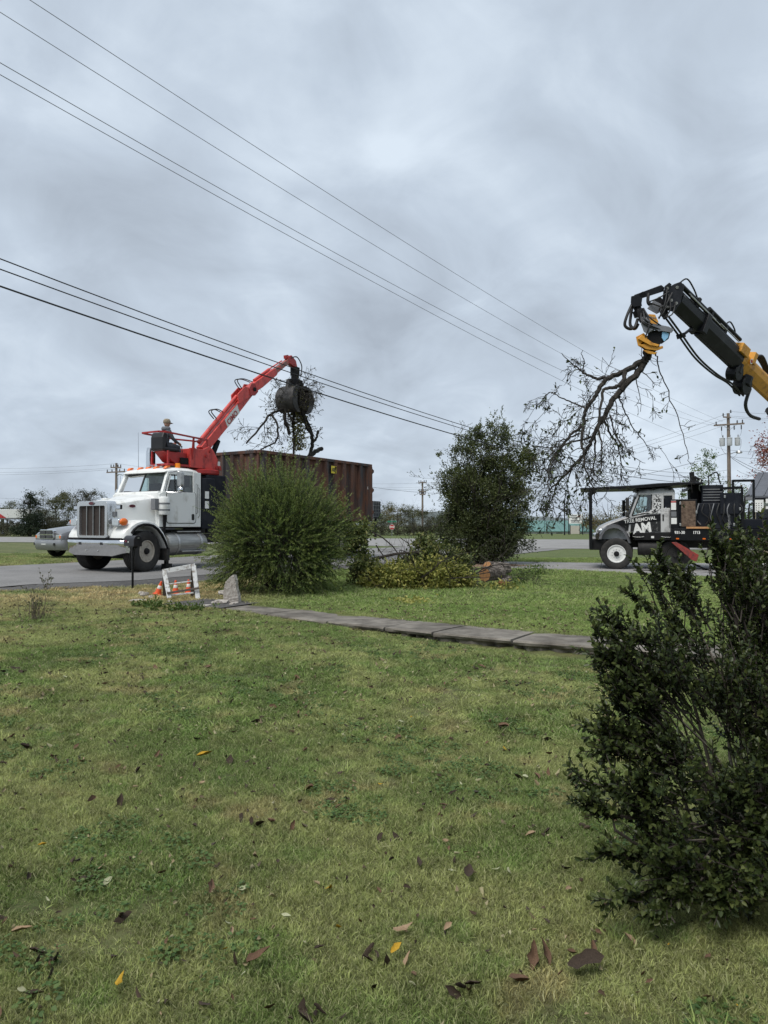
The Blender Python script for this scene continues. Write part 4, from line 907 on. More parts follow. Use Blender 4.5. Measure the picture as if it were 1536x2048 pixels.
# outer boom and telescoping tip
E0 = Bk - d2*.25 + n2*.02
def sect(c, h, w_): return [c+n2*h+Vector((0,-w_,0)), c+n2*h+Vector((0,w_,0)), c-n2*h+Vector((0,w_,0)), c-n2*h+Vector((0,-w_,0))]
mb = MB(); mb.loft([sect(E0, .14, .13), sect(Bk+d2*.5, .16, .13), sect(Bk+d2*1.45, .13, .12), sect(Bk+d2*1.55, .10, .11)]); ob = mb.build('outer_boom', Rd, t1, bevel=.015)
mb = MB(); mb.loft([sect(Bk+d2*1.5, .095, .09), sect(Ct-d2*.05, .08, .085)]); ti = mb.build('boom_extension', mat('worn_boom_steel', (.22, .12, .1), .5, .3, col2=(.5, .08, .06), scale=7), t1, bevel=.01)
mb = MB(); mb.cyl(Bk+d2*.35+n2*.20, Bk+d2*1.3+n2*.19, .045, n=12); mb.cyl(Bk+d2*1.3+n2*.19, Ct-d2*.35+n2*.15, .025, n=10); mb.build('extension_cylinder', Rd, ob, smooth=40)
mb = MB()
for s in (-1, 1): mb.prism([tuple((Bk+d2*a+n2*b)[i] for i in (0, 2)) for a, b in ((-.30, -.10), (-.22, .14), (.0, .24), (.16, .15), (.14, -.16), (-.08, -.2))], s*.19, s*.15)
mb.build('knuckle_plate', M['redd'], ob, bevel=.01)
mb = MB(); mb.cyl(Bk+Vector((0, -.22, 0)), Bk+Vector((0, .22, 0)), .07, n=12); mb.build('knuckle_pin', M['blackm'], ob)
mb = MB(); H0 = Ct; H1 = Ct + Vector((.30, 0, -.04)); mb.prism([(H0.x-.12, H0.z+.12), (H0.x+.1, H0.z+.22), (H0.x+.36, H0.z+.06), (H1.x+.14, H1.z-.12), (H1.x-.02, H1.z-.16), (H0.x-.1, H0.z-.1)], -.09, .09); mb.build('boom_nose', M['redd'], ti, bevel=.02)
mb = MB(); mb.prism([(Ct.x-.18, Ct.z+.04), (Ct.x-.2, Ct.z+.16), (Ct.x-.08, Ct.z+.2), (Ct.x+.04, Ct.z+.1)], -.06, .06); mb.build('hose_bracket', M['redd'], ti)
def hose(parent, pts, r=.02, name='hose', m=None):
    P = [Vector(p) for p in pts]; out = []
    for i in range(len(P) - 1):
        p0, p1, p2, p3 = P[max(i-1, 0)], P[i], P[i+1], P[min(i+2, len(P)-1)]
        for k in range(6):
            t = k/6; out.append(.5*((2*p1) + (p2-p0)*t + (2*p0-5*p1+4*p2-p3)*t*t + (3*p1-p0-3*p2+p3)*t**3))
    mb = MB(); mb.tube(out + [P[-1]], r, 6); return mb.build(name, m or M['print'], parent, smooth=60)
GX = H1.x + .10; GZ = H1.z - .1
hose(t1, [(Ct.x+.05, -.08, Ct.z+.1), (Ct.x+.4, -.1, Ct.z+.2), (GX+.28, -.1, GZ+.05), (GX+.22, -.08, GZ-.35)], .022)
hose(t1, [(Ct.x+.05, .08, Ct.z+.1), (Ct.x+.42, .1, Ct.z+.16), (GX+.22, .1, GZ+.0), (GX+.2, .08, GZ-.3)], .022)
for s in (-.06, .06):
    q = A+d1*1.25+n1*.3; hose(t1, [q+Vector((-.05, s, 0)), q+n1*.22+Vector((-.12, s, .05)), q+n1*.24+d1*.2+Vector((0, s, 0)), q+d1*.36+Vector((0, s, 0))], .018)
    q = Bk-d2*.3+n2*.2; hose(t1, [q+Vector((-.1, s, -.05)), q+n2*.25+Vector((-.2, s, 0)), q+n2*.28+d2*.15+Vector((0, s, 0)), q+d2*.5+Vector((0, s, 0))], .018)
# lift cylinder
mb = MB(); mb.cyl((4.34, 0, 3.28), (4.72, 0, 4.05), .09, n=14); lc = mb.build('lift_cylinder', M['blackm'], t1, smooth=40)
mb = MB(); mb.cyl((4.70, 0, 4.0), (4.78, 0, 4.28), .05, n=10); mb.build('cylinder_rod', C_, lc)
# rotator and grapple
mb = MB(); mb.cyl((GX, 0, GZ+.12), (GX, 0, GZ-.05), .05, n=10); mb.box(GX-.13, GX+.13, -.13, .13, GZ-.35, GZ-.03); mb.cyl((GX, 0, GZ-.52), (GX, 0, GZ-.33), .15, n=16); rt = mb.build('rotator', M['blackm'], t1, bevel=.015)
mb = MB(); mb.box(GX-.28, GX+.28, -.16, .16, GZ-.72, GZ-.5); mb.prism([(GX-.34, GZ-.9), (GX+.34, GZ-.9), (GX+.2, GZ-.6), (GX-.2, GZ-.6)], -.12, .12); gb = mb.build('grapple_frame', M['blackm'], t1, bevel=.02)
gs = mat('worn_grapple_steel', (.055, .052, .05), .55, .4, col2=(.10, .095, .09), scale=8)
for s in (-1, 1):
    prof = [(s*(.10+.56*math.sin(a)*1.0), GZ-.74-.95*(1-math.cos(a))*.5*1.15) for a in np.linspace(.35, 2.75, 12)]
    rings = []
    for k, (dx, z) in enumerate(prof):
        t_ = k/11; hw = .42*(1-.35*abs(t_-.45)); th = .05
        nx_ = -s*.06
        rings.append([(GX+dx, -hw, z), (GX+dx, hw, z), (GX+dx+nx_, hw, z+.02), (GX+dx+nx_, -hw, z+.02)])
    mb = MB(); mb.loft(rings)
    for yy_ in (-.41, .41):
        for (a, b), (c, d) in zip(prof[1:-1], prof[2:]):
            mb.add([(GX+a, yy_, b), (GX+c, yy_, d), (GX+c*.55, yy_, d+.03), (GX+a*.55, yy_, b+.03)], [(0, 1, 2, 3)])
    mb.prism([(GX+s*.12, GZ-.62), (GX+s*.40, GZ-.55), (GX+s*.52, GZ-.98), (GX+s*.2, GZ-.95)], -.07, .07)
    mb.build('grapple_jaw', gs, t1, smooth=30)
# ---- operator station on the turret
mb = MB(); mb.prism([(2.28, 3.50), (3.25, 3.50), (3.25, 3.12), (2.85, 3.10), (2.60, 3.2)], -.22, .22); mb.build('seat_bracket', M['redd'], t1, bevel=.02)
mb = MB(); mb.box(2.3, 3.1, -.4, .4, 3.06, 3.12); mb.bar((2.34, -.35, 3.1), (2.34, -.35, 3.5), .05); mb.bar((2.34, .35, 3.1), (2.34, .35, 3.5), .05); mb.build('operator_platform', M['redd'], t1)
mb = MB(); mb.prism([(2.20, 3.52), (2.32, 3.50), (2.40, 3.98), (2.36, 4.06), (2.26, 4.06), (2.20, 3.9)], -.27, .27); mb.box(2.24, 2.85, -.27, .27, 3.50, 3.62); mb.build('operator_seat', M['seat'], t1, bevel=.05)
rail = [(3.3, -.42, 3.98), (2.15, -.46, 4.03), (1.98, -.36, 4.03), (1.98, .36, 4.03), (2.15, .46, 4.03), (3.3, .42, 3.98)]
mb = MB()
for a, b in zip(rail, rail[1:]): mb.bar(a, b, .05, .05)
for a, b in (((3.3, -.42, 3.98), (3.95, -.3, 3.98)), ((3.3, .42, 3.98), (3.95, .3, 3.98)), ((3.95, -.3, 4.0), (3.95, -.3, 3.66)), ((3.95, .3, 4.0), (3.95, .3, 3.66)), ((3.28, -.42, 3.98), (3.28, -.34, 3.3)), ((3.28, .42, 3.98), (3.28, .34, 3.3)), ((3.33, -.42, 3.86), (3.85, -.32, 3.97))): mb.bar(a, b, .05, .05)
mb.build('guard_rail', M['redd'], t1, bevel=.006)
for y in (-.2, -.1, .1, .2):
    mb = MB(); mb.bar((3.06, y, 3.3), (3.0, y, 3.66), .018); mb.ball((3.0, y, 3.68), .025, n=5); mb.build('control_lever', M['print'], t1)
mb = MB(); mb.box(2.9, 3.18, -.3, .3, 3.14, 3.34); mb.build('valve_bank', M['blackm'], t1, bevel=.01)

# ================================================================ rust-brown debris container riding on the truck
ct = thing('debris_container', 'tall rust-brown ribbed steel container on the grapple truck', 'container', T1, TH1)
RU = M['rust']; x0, x1, zb, zt_ = 5.42, 12.12, 1.55, 3.72
mb = MB(); mb.box(x0, x1, -1.16, 1.16, zb, zb+.06); mb.build('floor', RU, ct)
for s in (-1, 1):
    mb = MB(); mb.box(x0, x1, min(s*1.10, s*1.14), max(s*1.10, s*1.14), zb+.061, zt_-.08); wl = mb.build('side_wall', RU, ct)
    for k in range(12):
        x = x0 + .22 + k*.57; mb = MB(); mb.prism([(x-.13, s*1.141), (x-.09, s*1.243), (x+.09, s*1.243), (x+.13, s*1.141)], zb+.02, zt_-.085, 'z'); mb.build('rib', RU, wl)
    mb = MB(); mb.box(x0-.02, x1+.02, min(s*1.08, s*1.25), max(s*1.08, s*1.25), zt_-.08, zt_+.03); mb.build('top_rail', RU, ct, bevel=.012)
    mb = MB(); mb.box(x0, x1, min(s*1.12, s*1.24), max(s*1.12, s*1.24), zb-.12, zb+.02); mb.build('bottom_rail', RU, ct, bevel=.01)
    mb = MB(); mb.box(x1-.12, x1+.03, min(s*1.10, s*1.255), max(s*1.10, s*1.255), zb-.1, zt_-.081); mb.build('corner_post', RU, ct, bevel=.01)
    for z in (zb+.25, zb+1.15, zt_-.25):
        mb = MB(); mb.cyl((x1+.06, s*1.2, z-.1), (x1+.06, s*1.2, z+.1), .05, n=10); mb.box(x1-.05, x1+.12, min(s*1.12, s*1.27), max(s*1.12, s*1.27), z-.06, z+.06); mb.build('hinge', RU, ct, bevel=.008)
mb = MB(); mb.box(x0, x0+.05, -1.10, 1.10, zb+.06, zt_-.08); fw = mb.build('front_wall', RU, ct)
for k in range(5):
    y = -.88 + k*.44; mb = MB(); mb.prism([(x0-.001, y-.1), (x0-.07, y-.06), (x0-.07, y+.06), (x0-.001, y+.1)], zb, zt_-.085, 'z'); mb.build('rib', RU, fw)
mb = MB(); mb.box(x0-.08, x0+.07, -1.08, 1.08, zt_-.082, zt_+.028); mb.build('top_rail', RU, ct, bevel=.012)
mb = MB(); mb.box(x1-.05, x1, -1.10, 1.10, zb+.06, zt_-.08); rd_ = mb.build('rear_door', RU, ct)
mb = MB(); mb.box(9.33, 9.66, -1.243, -1.238, 3.22, 3.50); ys_ = mb.build('yellow_plate', M['yellowsign'], ct)
text_part('102', .17, M['print'], ys_, side_mtx(9.345, -1.246, 3.30), .008)
mb = MB(); mb.box(11.80, 11.86, -1.243, -1.238, 2.72, 2.83); mb.build('reflector', M['printw'], ct)

# ================================================================ the operator, seated, seen from behind
pr = thing('person', 'person in grey hooded jacket and tan cap seated at the red loader', 'person', Matrix.Translation(T1) @ Matrix.Rotation(TH1, 4, 'Z') @ Vector((2.47, 0, 3.64)), TH1); pr.scale = (1.03, 1.03, 1.03)
def skin_body(name, joints, edges, m, parent):
    me = bpy.data.meshes.new(name); me.from_pydata([j[0] for j in joints], edges, []); o = link(bpy.data.objects.new(name, me), parent)
    o.modifiers.new('skin', 'SKIN'); me.materials.append(m)
    me2 = o.data
    if not me2.skin_vertices: me2.attributes if False else None
    lay = me2.skin_vertices[0].data if me2.skin_vertices else None
    if lay:
        for v, j in zip(lay, joints): v.radius = (j[1], j[2] if len(j) > 2 else j[1])
        lay[0].use_root = True
    sb = o.modifiers.new('sub', 'SUBSURF'); sb.levels = 2; sb.render_levels = 2
    return o
J = [((0, 0, .02), .16, .13), ((.02, 0, .18), .155, .12), ((.06, 0, .36), .17, .12), ((.085, 0, .47), .13, .09), ((.10, 0, .545), .058), ((.115, 0, .60), .06),
     ((.07, -.17, .44), .075), ((.12, -.25, .24), .056), ((.34, -.2, .14), .044), ((.46, -.12, .15), .035),
     ((.07, .17, .44), .075), ((.12, .25, .24), .056), ((.34, .2, .14), .044), ((.46, .12, .15), .035),
     ((.06, -.1, .01), .10), ((.46, -.12, .03), .078), ((.50, -.12, -.36), .055), ((.62, -.12, -.42), .045),
     ((.06, .1, .01), .10), ((.46, .12, .03), .078), ((.50, .12, -.36), .055), ((.62, .12, -.42), .045)]
Ed = [(0,1),(1,2),(2,3),(3,4),(4,5),(2,6),(6,7),(7,8),(8,9),(2,10),(10,11),(11,12),(12,13),(0,14),(14,15),(15,16),(16,17),(0,18),(18,19),(19,20),(20,21)]
M['jacket'] = mat('grey_jacket', (.06, .065, .078), .9, 0, var=.3, scale=8, bump=.4, bscale=25)
M['skin'] = mat('skin', (.42, .24, .17), .55, 0, var=.08)
skin_body('body', J, Ed, M['jacket'], pr)
mb = MB(); mb.ball((.125, 0, .70), .095, .078, .118, n=10); hdd = mb.build('head', M['skin'], pr, smooth=60)
mb = MB(); mb.prism([(.205, .73), (.245, .675), (.205, .665)], -.016, .016)
for s in (-1, 1): mb.ball((.115, s*.08, .70), .022, .012, .032, n=5)
mb.build('nose_and_ears', M['skin'], hdd, smooth=60)
for s in (-1, 1):
    mb = MB(); mb.ball((.207, s*.032, .715), .010, .014, .009, n=5); mb.build('eye', M['print'], hdd)
mb = MB(); mb.box(.205, .214, -.025, .025, .628, .636); mb.build('mouth', mat('lips', (.3, .12, .1), .5), hdd)
mb = MB(); mb.lathe([(.098, .70), (.108, .72), (.105, .78), (.075, .83), (.01, .845)], (.12, 0, 0), 'z', 18); mb.prism([(.2, .735), (.30, .715), (.30, .708), (.2, .725)], -.07, .07); mb.build('cap', mat('tan_cap', (.20, .16, .11), .9, 0, col2=(.32, .28, .21), scale=25), pr, smooth=50)
mb = MB(); mb.lathe([(.085, .49), (.125, .50), (.135, .55), (.112, .595), (.085, .60)], (.085, 0, 0), 'z', 16); mb.build('hood', mat('grey_hood', (.13, .14, .155), .9, 0, var=.25), pr, smooth=60)
def hand(parent, w_, d_, s):
    mb = MB(); w_ = Vector(w_); d_ = Vector(d_).normalized(); sd_ = d_.cross(Vector((0, 0, 1))).normalized(); up_ = sd_.cross(d_)
    mb.tube([w_, w_+d_*.05, w_+d_*.095], [.028, .042, .036], 8)
    for k, ln in enumerate((.058, .068, .064, .05)):
        q = w_+d_*.09+sd_*(-.03+.02*k); mb.tube([q, q+d_*ln*.5-up_*.008, q+d_*ln*.7-up_*.04, q+d_*ln*.35-up_*.06], [.0095, .009, .0085, .008], 6)
    q = w_+d_*.035-sd_*s*.035; mb.tube([q, q-sd_*s*.03+d_*.025-up_*.015, q-sd_*s*.02+d_*.05-up_*.04], [.012, .0105, .009], 6)
    mb.build('hand', M['skin'], parent, smooth=60)
hand(pr, (.45, -.12, .15), (.5, .1, -.25), -1); hand(pr, (.45, .12, .15), (.5, -.1, -.25), 1)
for s in (-1, 1):
    mb = MB(); mb.loft([[(.46+dx, s*.12+sy*w_, -.47+dz) for dx, sy, dz, w_ in ((0, -1, 0, .05), (0, 1, 0, .05), (0, 1, .1, .045), (0, -1, .1, .045))], [(.62, s*.12-.05, -.47), (.62, s*.12+.05, -.47), (.62, s*.12+.045, -.40), (.62, s*.12-.045, -.40)], [(.74, s*.12-.03, -.47), (.74, s*.12+.03, -.47), (.74, s*.12+.03, -.43), (.74, s*.12-.03, -.43)]]); mb.build('boot', M['seat'], pr, bevel=.015)

# ================================================================ limbs held in the grapple
rg = random.Random(31); gm_ = Matrix.Translation(T1) @ Matrix.Rotation(TH1, 4, 'Z')
gp = thing('grapple_load', 'tangle of cut branches hanging from the closed black grapple', 'branches', gm_ @ Vector((GX, 0, GZ-1.2)), TH1)
bmb = MB(); tips = []
def lpath(pts, r, n=5):
    out = []; P = [Vector(p) for p in pts]
    for i in range(len(P)-1):
        p0, p1, p2, p3 = P[max(i-1, 0)], P[i], P[i+1], P[min(i+2, len(P)-1)]
        for k in range(n):
            t = k/n; out.append(.5*((2*p1) + (p2-p0)*t + (2*p0-5*p1+4*p2-p3)*t*t + (3*p1-p0-3*p2+p3)*t**3) + Vector((rg.gauss(0, .012), rg.gauss(0, .012), rg.gauss(0, .012))))
    out.append(P[-1]); return out
def limb(pts, r0, r1, kids=6, ln=.7, mbb=None, tp=None, depth=2, n=5, droop=.03, sprd=.8):
    q = lpath(pts, r0, n); m_ = len(q); (mbb or bmb).tube(q, [r0+(r1-r0)*i/(m_-1) for i in range(m_)], 7)
    for k in range(kids):
        i = rg.randint(m_//4, m_-2); d = (q[i+1]-q[i]).normalized(); o_ = d.orthogonal().normalized(); o_.rotate(Matrix.Rotation(rg.uniform(0, 6.28), 3, d))
        grow(mbb or bmb, q[i], d*.4+o_*sprd, ln*rg.uniform(.6, 1.2), max(.008, r1*.4), depth, rg, tp if tp is not None else tips, droop, 5, .22, (2, 4), .62, 4, .0058)
# heavy cut limbs hanging below the jaws, like those in the photograph
limb([(-.1, .1, .2), (-.35, .2, -.5), (-.42, .1, -.9), (-.25, .05, -1.4)], .075, .06, 5, .7)
limb([(-.1, 0, .1), (-.3, .1, -.35), (-1.0, .3, -.7), (-1.6, .2, -1.2), (-2.2, .4, -1.9)], .06, .03, 9, .8)
limb([(-1.0, .3, -.7), (-1.1, -.1, -1.2), (-1.25, -.1, -1.8), (-1.9, 0, -2.1)], .045, .025, 6, .7)
limb([(.1, 0, 0), (.45, -.1, -.7), (1.0, 0, -1.15), (1.2, .1, -1.7), (.95, .1, -2.2)], .07, .07, 5, .6)
limb([(1.2, .1, -1.6), (1.35, .0, -1.3), (1.45, 0, -1.05)], .05, .045, 1, .3)
limb([(.95, .1, -2.2), (1.3, .1, -1.95), (1.75, .05, -1.75)], .09, .085, 0, .3)
limb([(.05, .1, -.4), (.15, .2, -1.0), (.1, .1, -1.7), (.0, .1, -2.4)], .06, .04, 6, .7)
limb([(.1, -.2, -.3), (.4, -.2, -.9), (.7, -.25, -1.35)], .06, .055, 3, .5)
limb([(-.4, 0, -.6), (.1, .1, -.9), (.5, .1, -.75), (.75, 0, -.95)], .04, .03, 5, .6)
for k in range(32):
    a = rg.uniform(0, 6.28); e_ = rg.uniform(-.9, .8)
    grow(bmb, (rg.uniform(-.3, .3), rg.uniform(-.25, .25), rg.uniform(-.2, .5)), (math.cos(a)*1.3, math.sin(a), e_), rg.uniform(.6, 1.4), .015, 2, rg, tips, .04, 6, .22, (2, 4), .58, 4, .0062)
for k in range(18):                                             # twigs caught across the jaws
    a = rg.uniform(0, 6.28)
    grow(bmb, (rg.uniform(-.55, .55), rg.uniform(-.55, -.38), rg.uniform(-.35, .55)), (math.cos(a), -.25, math.sin(a)), rg.uniform(.3, .9), .011, 2, rg, tips, .02, 5, .3, (2, 4), .6, 4, .006)
bmb.build('branch', M['bark'], gp)
tp = np.array([list(t_[0]) for t_ in tips]); td = np.array([list(t_[1]) for t_ in tips]); sel = nrng.random(len(tp)) < .28
tag(leaves('leaf_litter', tp[sel], td[sel] + .7*nrng.normal(size=(sel.sum(), 3)), .075, .04, leafmat('wilted_leaf', [(.03, .028, .015), (.06, .055, .02), (.11, .11, .03)]), gp), kind='stuff')
P = np.stack([.3+.14*nrng.normal(size=900), .1+.15*nrng.normal(size=900), -.3-1.6*nrng.random(900)], 1)
tag(leaves('hanging_leaves', P, nrng.normal(size=P.shape)+[0, 0, -1], .09, .05, leafmat('yellowing_leaf', [(.10, .11, .03), (.20, .19, .05), (.28, .25, .07)]), gp), kind='stuff')
# ================================================================ tree-removal truck (local: x back from the front post, -y the near side)
T2 = (7.289, 25.18, .04 + .024); TH2 = R(-16)
t2 = thing('tree_truck', 'white and black tree removal truck with roof rack and yellow crane boom', 'truck', T2, TH2)
m2 = Matrix.Translation(T2) @ Matrix.Rotation(TH2, 4, 'Z'); m2i = m2.inverted()
K, KM, NV = M['black'], M['blackm'], M['navy']
WG = mat('grey_white_paint', (.30, .30, .30), .3, 0, col2=(.54, .54, .54), scale=3, lo=.32, hi=.46, coat=.3, detail=9)
def splat(name, a, b, scale, lo, hi):
    return mat(name, a, .35, 0, col2=b, scale=scale, lo=lo, hi=hi, coat=.2, detail=3)
SP = splat('splatter_wrap', (.62, .62, .62), (.02, .02, .02), 16, .5, .53)
SPD = splat('dark_wrap', (.018, .018, .019), (.25, .25, .25), 10, .62, .66)
mb = MB()
for s in (-1, 1): mb.box(.5, 10.2, s*.42-.05, s*.42+.05, .72, .98)
mb.build('chassis', M['frame'], t2)
mb = MB(); mb.cyl((.93, -1.0, .52), (.93, 1.0, .52), .07, n=10); mb.box(.6, 1.6, -.45, .45, .55, 1.2); mb.build('engine', KM, t2)
# front post guard and bumper
for s in (-1, 1):
    mb = MB(); mb.box(-.02, .10, s*1.1-.05, s*1.1+.05, .66, 2.72); mb.build('guard_post', K, t2, bevel=.01)
    mb = MB(); mb.bar((.04, s*1.1, 2.6), (.26, s*1.1, 2.72), .09, .09); mb.build('post_gusset', K, t2)
mb = MB(); mb.box(.0, .62, -1.05, 1.05, .64, .98); mb.build('front_box', KM, t2, bevel=.02)
mb = MB(); rings = []
for k in range(13):
    y = -1.14 + 2.28*k/12; a = abs(y)/1.14; x = .12 + .10*max(0, a-.6)/.4
    rings.append([(x+.12, y, 1.22), (x, y, 1.2), (x-.02, y, 1.1), (x, y, 1.0), (x+.14, y, .985)])
mb.loft(rings); mb.build('bumper', M['chrome'], t2, smooth=50)
# hood (sloped) and fenders
def ring2(x, w_, zt_, zl): return [(x, -w_, zl), (x, -w_, zt_-.14), (x, -w_+.06, zt_-.04), (x, -w_+.2, zt_), (x, 0, zt_+.03), (x, w_-.2, zt_), (x, w_-.06, zt_-.04), (x, w_, zt_-.14), (x, w_, zl)]
mb = MB(); mb.loft([ring2(.24, .60, 1.30, 1.0), ring2(.34, .70, 1.42, 1.0), ring2(.65, .78, 1.56, 1.0), ring2(1.0, .84, 1.67, 1.0), ring2(1.45, .92, 1.80, 1.0)]); hd2 = mb.build('hood', WG, t2, smooth=45)
for s in (-1, 1):
    mb = MB(); mb.prism([(1.0, 1.36), (1.45, 1.30), (1.45, 1.74), (1.0, 1.60), (.72, 1.50)], s*.90, s*.935); mb.build('hood_wrap', SPD, hd2)
    mb = MB(); mb.ball((.42, s*.80, 1.30), .16, .10, .09, n=8); mb.build('headlight', M['lens'], t2, smooth=60)
    top = [(.30, 1.02), (.36, 1.2), (.48, 1.36), (.66, 1.48), (.86, 1.52), (1.06, 1.49), (1.24, 1.38), (1.38, 1.2), (1.46, 1.02), (1.50, .88)]
    bot = [(.42, 1.0), (.46, 1.13), (.56, 1.27), (.70, 1.36), (.87, 1.39), (1.03, 1.36), (1.17, 1.28), (1.28, 1.13), (1.35, .98), (1.40, .88)]
    mb = MB(); rings = [[(a, s*.70, b), (a, s*1.08, b), (a+(c-a)*.35, s*1.17, b+(d-b)*.35), (c, s*1.18, d), (c, s*.70, d)] for (a, b), (c, d) in zip(top, bot)]
    mb.loft(rings); mb.build('fender', mat('dark_grey_fender', (.09, .09, .095), .3, 0, var=.15, coat=.5) if s < 0 else M['black'], t2, smooth=50)
# cab
mb = MB(); low2 = [(1.40, 1.24), (3.05, 1.24), (3.05, 1.92), (1.98, 1.92), (1.46, 1.78)]
for s in (-1, 1):
    mb.prism(low2, s*1.0, s*.95)
    mb.prism([(2.22, 1.92), (2.66, 1.92), (2.66, 2.55), (2.26, 2.55)], s*.985, s*.93); mb.prism([(2.66, 2.46), (3.05, 2.46), (3.05, 2.56), (2.66, 2.56)], s*.985, s*.93); mb.prism([(2.96, 1.92), (3.05, 1.92), (3.05, 2.47), (2.96, 2.47)], s*.985, s*.93)
    mb.prism([(2.66, 1.92), (2.96, 1.92), (2.96, 2.05), (2.66, 2.05)], s*.985, s*.93)
    mb.bar((1.47, s*.95, 1.76), (1.80, s*.90, 2.54), .07, .07, (0, 1, 0)); mb.prism([(1.76, 2.49), (2.3, 2.50), (2.3, 2.57), (1.78, 2.57)], s*.97, s*.92)
mb.box(3.0, 3.05, -.95, .95, 1.24, 2.56); mb.box(1.42, 3.0, -.95, .95, 1.25, 1.3); mb.box(1.42, 1.48, -.95, .95, 1.25, 1.78)
cb2 = mb.build('cab', WG, t2, bevel=.012)
mb = MB(); mb.loft([ring2(1.72, .88, 2.58, 2.52), ring2(1.82, .92, 2.66, 2.52), ring2(2.1, .95, 2.70, 2.52), ring2(2.6, .96, 2.73, 2.53), ring2(3.0, .96, 2.72, 2.53), ring2(3.06, .93, 2.66, 2.53)]); mb.build('roof', WG, t2, smooth=45)
for s in (-1, 1):
    pane([(1.56, s*.972, 1.80), (2.20, s*.972, 1.92), (2.26, s*.945, 2.50), (1.82, s*.945, 2.49)], M['glass'], 'side_window', cb2)
    mb = MB(); mb.tube([(1.54, s*.99, 1.79), (2.12, s*.99, 1.90), (2.22, s*.985, 2.0), (2.27, s*.955, 2.46), (2.2, s*.95, 2.53), (1.84, s*.95, 2.51), (1.54, s*.99, 1.79)], .022, 6); mb.build('window_seal', M['print'], cb2)
    mb = MB(); mb.bar((1.86, s*.985, 1.87), (1.96, s*.95, 2.5), .03, .02); mb.build('vent_divider', M['print'], cb2)
    mb = MB(); mb.prism(rrect(2.68, 2.95, 2.08, 2.45, .05), s*.986, s*.99); mb.build('rear_window', M['navy'], cb2)
    # door skin: dark wrap with a band for the lettering, splatter above
    mb = MB(); mb.prism([(1.47, 1.26), (2.55, 1.26), (2.55, 1.86), (2.05, 1.84), (1.52, 1.72)], s*1.001, s*1.013); dr2 = mb.build('door', SPD, t2, bevel=.006)
    mb = MB(); mb.prism([(2.28, 1.93), (2.56, 1.93), (2.58, 2.5), (2.32, 2.5)], s*.986, s*.994); mb.build('splatter_panel', SP, dr2)
    mb = MB(); mb.prism([(2.02, 1.86), (2.55, 1.88), (2.55, 2.0), (2.2, 1.99)], s*1.002, s*1.014); mb.build('splatter_panel', SP, dr2)
    mb = MB(); mb.prism([(1.02, 1.47), (2.54, 1.62), (2.54, 1.86), (1.06, 1.62)], s*1.015, s*1.019) if s < 0 else mb.box(1.5, 2.5, 1.015, 1.019, 1.6, 1.8); mb.build('name_band', K, dr2)
    mb = MB(); mb.prism(rrect(2.61, 2.66, 1.62, 1.84, .015), s*1.001, s*1.012); mb.build('door_handle', M['print'], t2)
    mb = MB(); mb.tube([(2.84, s*1.0, 1.44), (2.84, s*1.05, 1.46), (2.84, s*1.05, 1.96), (2.84, s*1.0, 1.98)], .012, 6); mb.build('grab_rail', M['alu'], t2)
    mb = MB(); mb.tube([(1.62, s*.95, 2.46), (1.46, s*1.2, 2.46), (1.40, s*1.25, 2.4), (1.40, s*1.25, 1.72), (1.46, s*1.0, 1.74)], .016, 6); ma2 = mb.build('mirror_arm', M['print'], t2)
    mb = MB(); mb.prism(rrect(s*1.26-.08, s*1.26+.08, 1.98, 2.40, .05), 1.30, 1.42, 'x'); mb.build('mirror', M['print'], ma2, bevel=.02)
    mb = MB(); mb.prism(rrect(s*1.26-.08, s*1.26+.08, 1.74, 1.94, .05), 1.30, 1.42, 'x'); mb.build('convex_mirror', M['print'], ma2, bevel=.02)
pane([(1.50, -.88, 1.78), (1.50, .88, 1.78), (1.80, .84, 2.53), (1.80, -.84, 2.53)], M['glass'], 'windscreen', cb2)
mb = MB(); mb.box(1.52, 1.82, -.9, .9, 1.6, 1.80); mb.build('dashboard', M['seat'], cb2, bevel=.04)
mb = MB(); mb.tube([(1.98+.08*math.sin(a), -.48+.22*math.cos(a), 1.92+.2*math.sin(a)) for a in [2*math.pi*k/20 for k in range(21)]], .016, 6); mb.build('steering_wheel', M['seat'], cb2)
for y in (-.48, .48):
    mb = MB(); mb.box(2.3, 2.46, y-.24, y+.24, 1.5, 2.25); mb.box(2.0, 2.4, y-.25, y+.25, 1.4, 1.55); mb.build('seat', M['seat'], cb2, bevel=.05)
tl_ = math.atan2(.15, 1.12)
text_part('TREE REMOVAL', .165, M['printw'], t2, side_mtx(1.26, -1.022, 1.54, tl_), .0025)
text_part('AM', .44, M['printw'], t2, side_mtx(1.60, -1.017, 1.20, R(8)), .022)
# lower dark flank (step box), tool cabinets
mb = MB(); mb.box(1.62, 3.0, -1.12, -.6, .98, 1.23); mb.build('step_box', KM, t2, bevel=.02)
mb = MB(); mb.box(1.62, 3.0, .6, 1.12, .98, 1.23); mb.build('step_box', KM, t2, bevel=.02)
mb = MB(); mb.box(2.2, 2.3, -1.127, -1.122, 1.05, 1.12); mb.build('reflector', M['printw'], t2)
mb = MB(); mb.cyl((1.75, -.85, .72), (2.55, -.85, .72), .25, n=20); mb.build('fuel_tank', M['frame'], t2, smooth=40)
mb = MB(); mb.box(2.88, 10.2, -1.22, 1.22, .98, 1.36); dk = mb.build('deck', K, t2, bevel=.01)
text_part('931-30', .125, M['printw'], dk, side_mtx(3.0, -1.226, 1.20), .004); text_part('1713', .125, M['printw'], dk, side_mtx(3.62, -1.226, 1.20), .004)
mb = MB(); mb.box(2.88, 3.16, -1.2, -.5, 1.365, 2.33); cbn = mb.build('tool_cabinet', K, t2, bevel=.015)
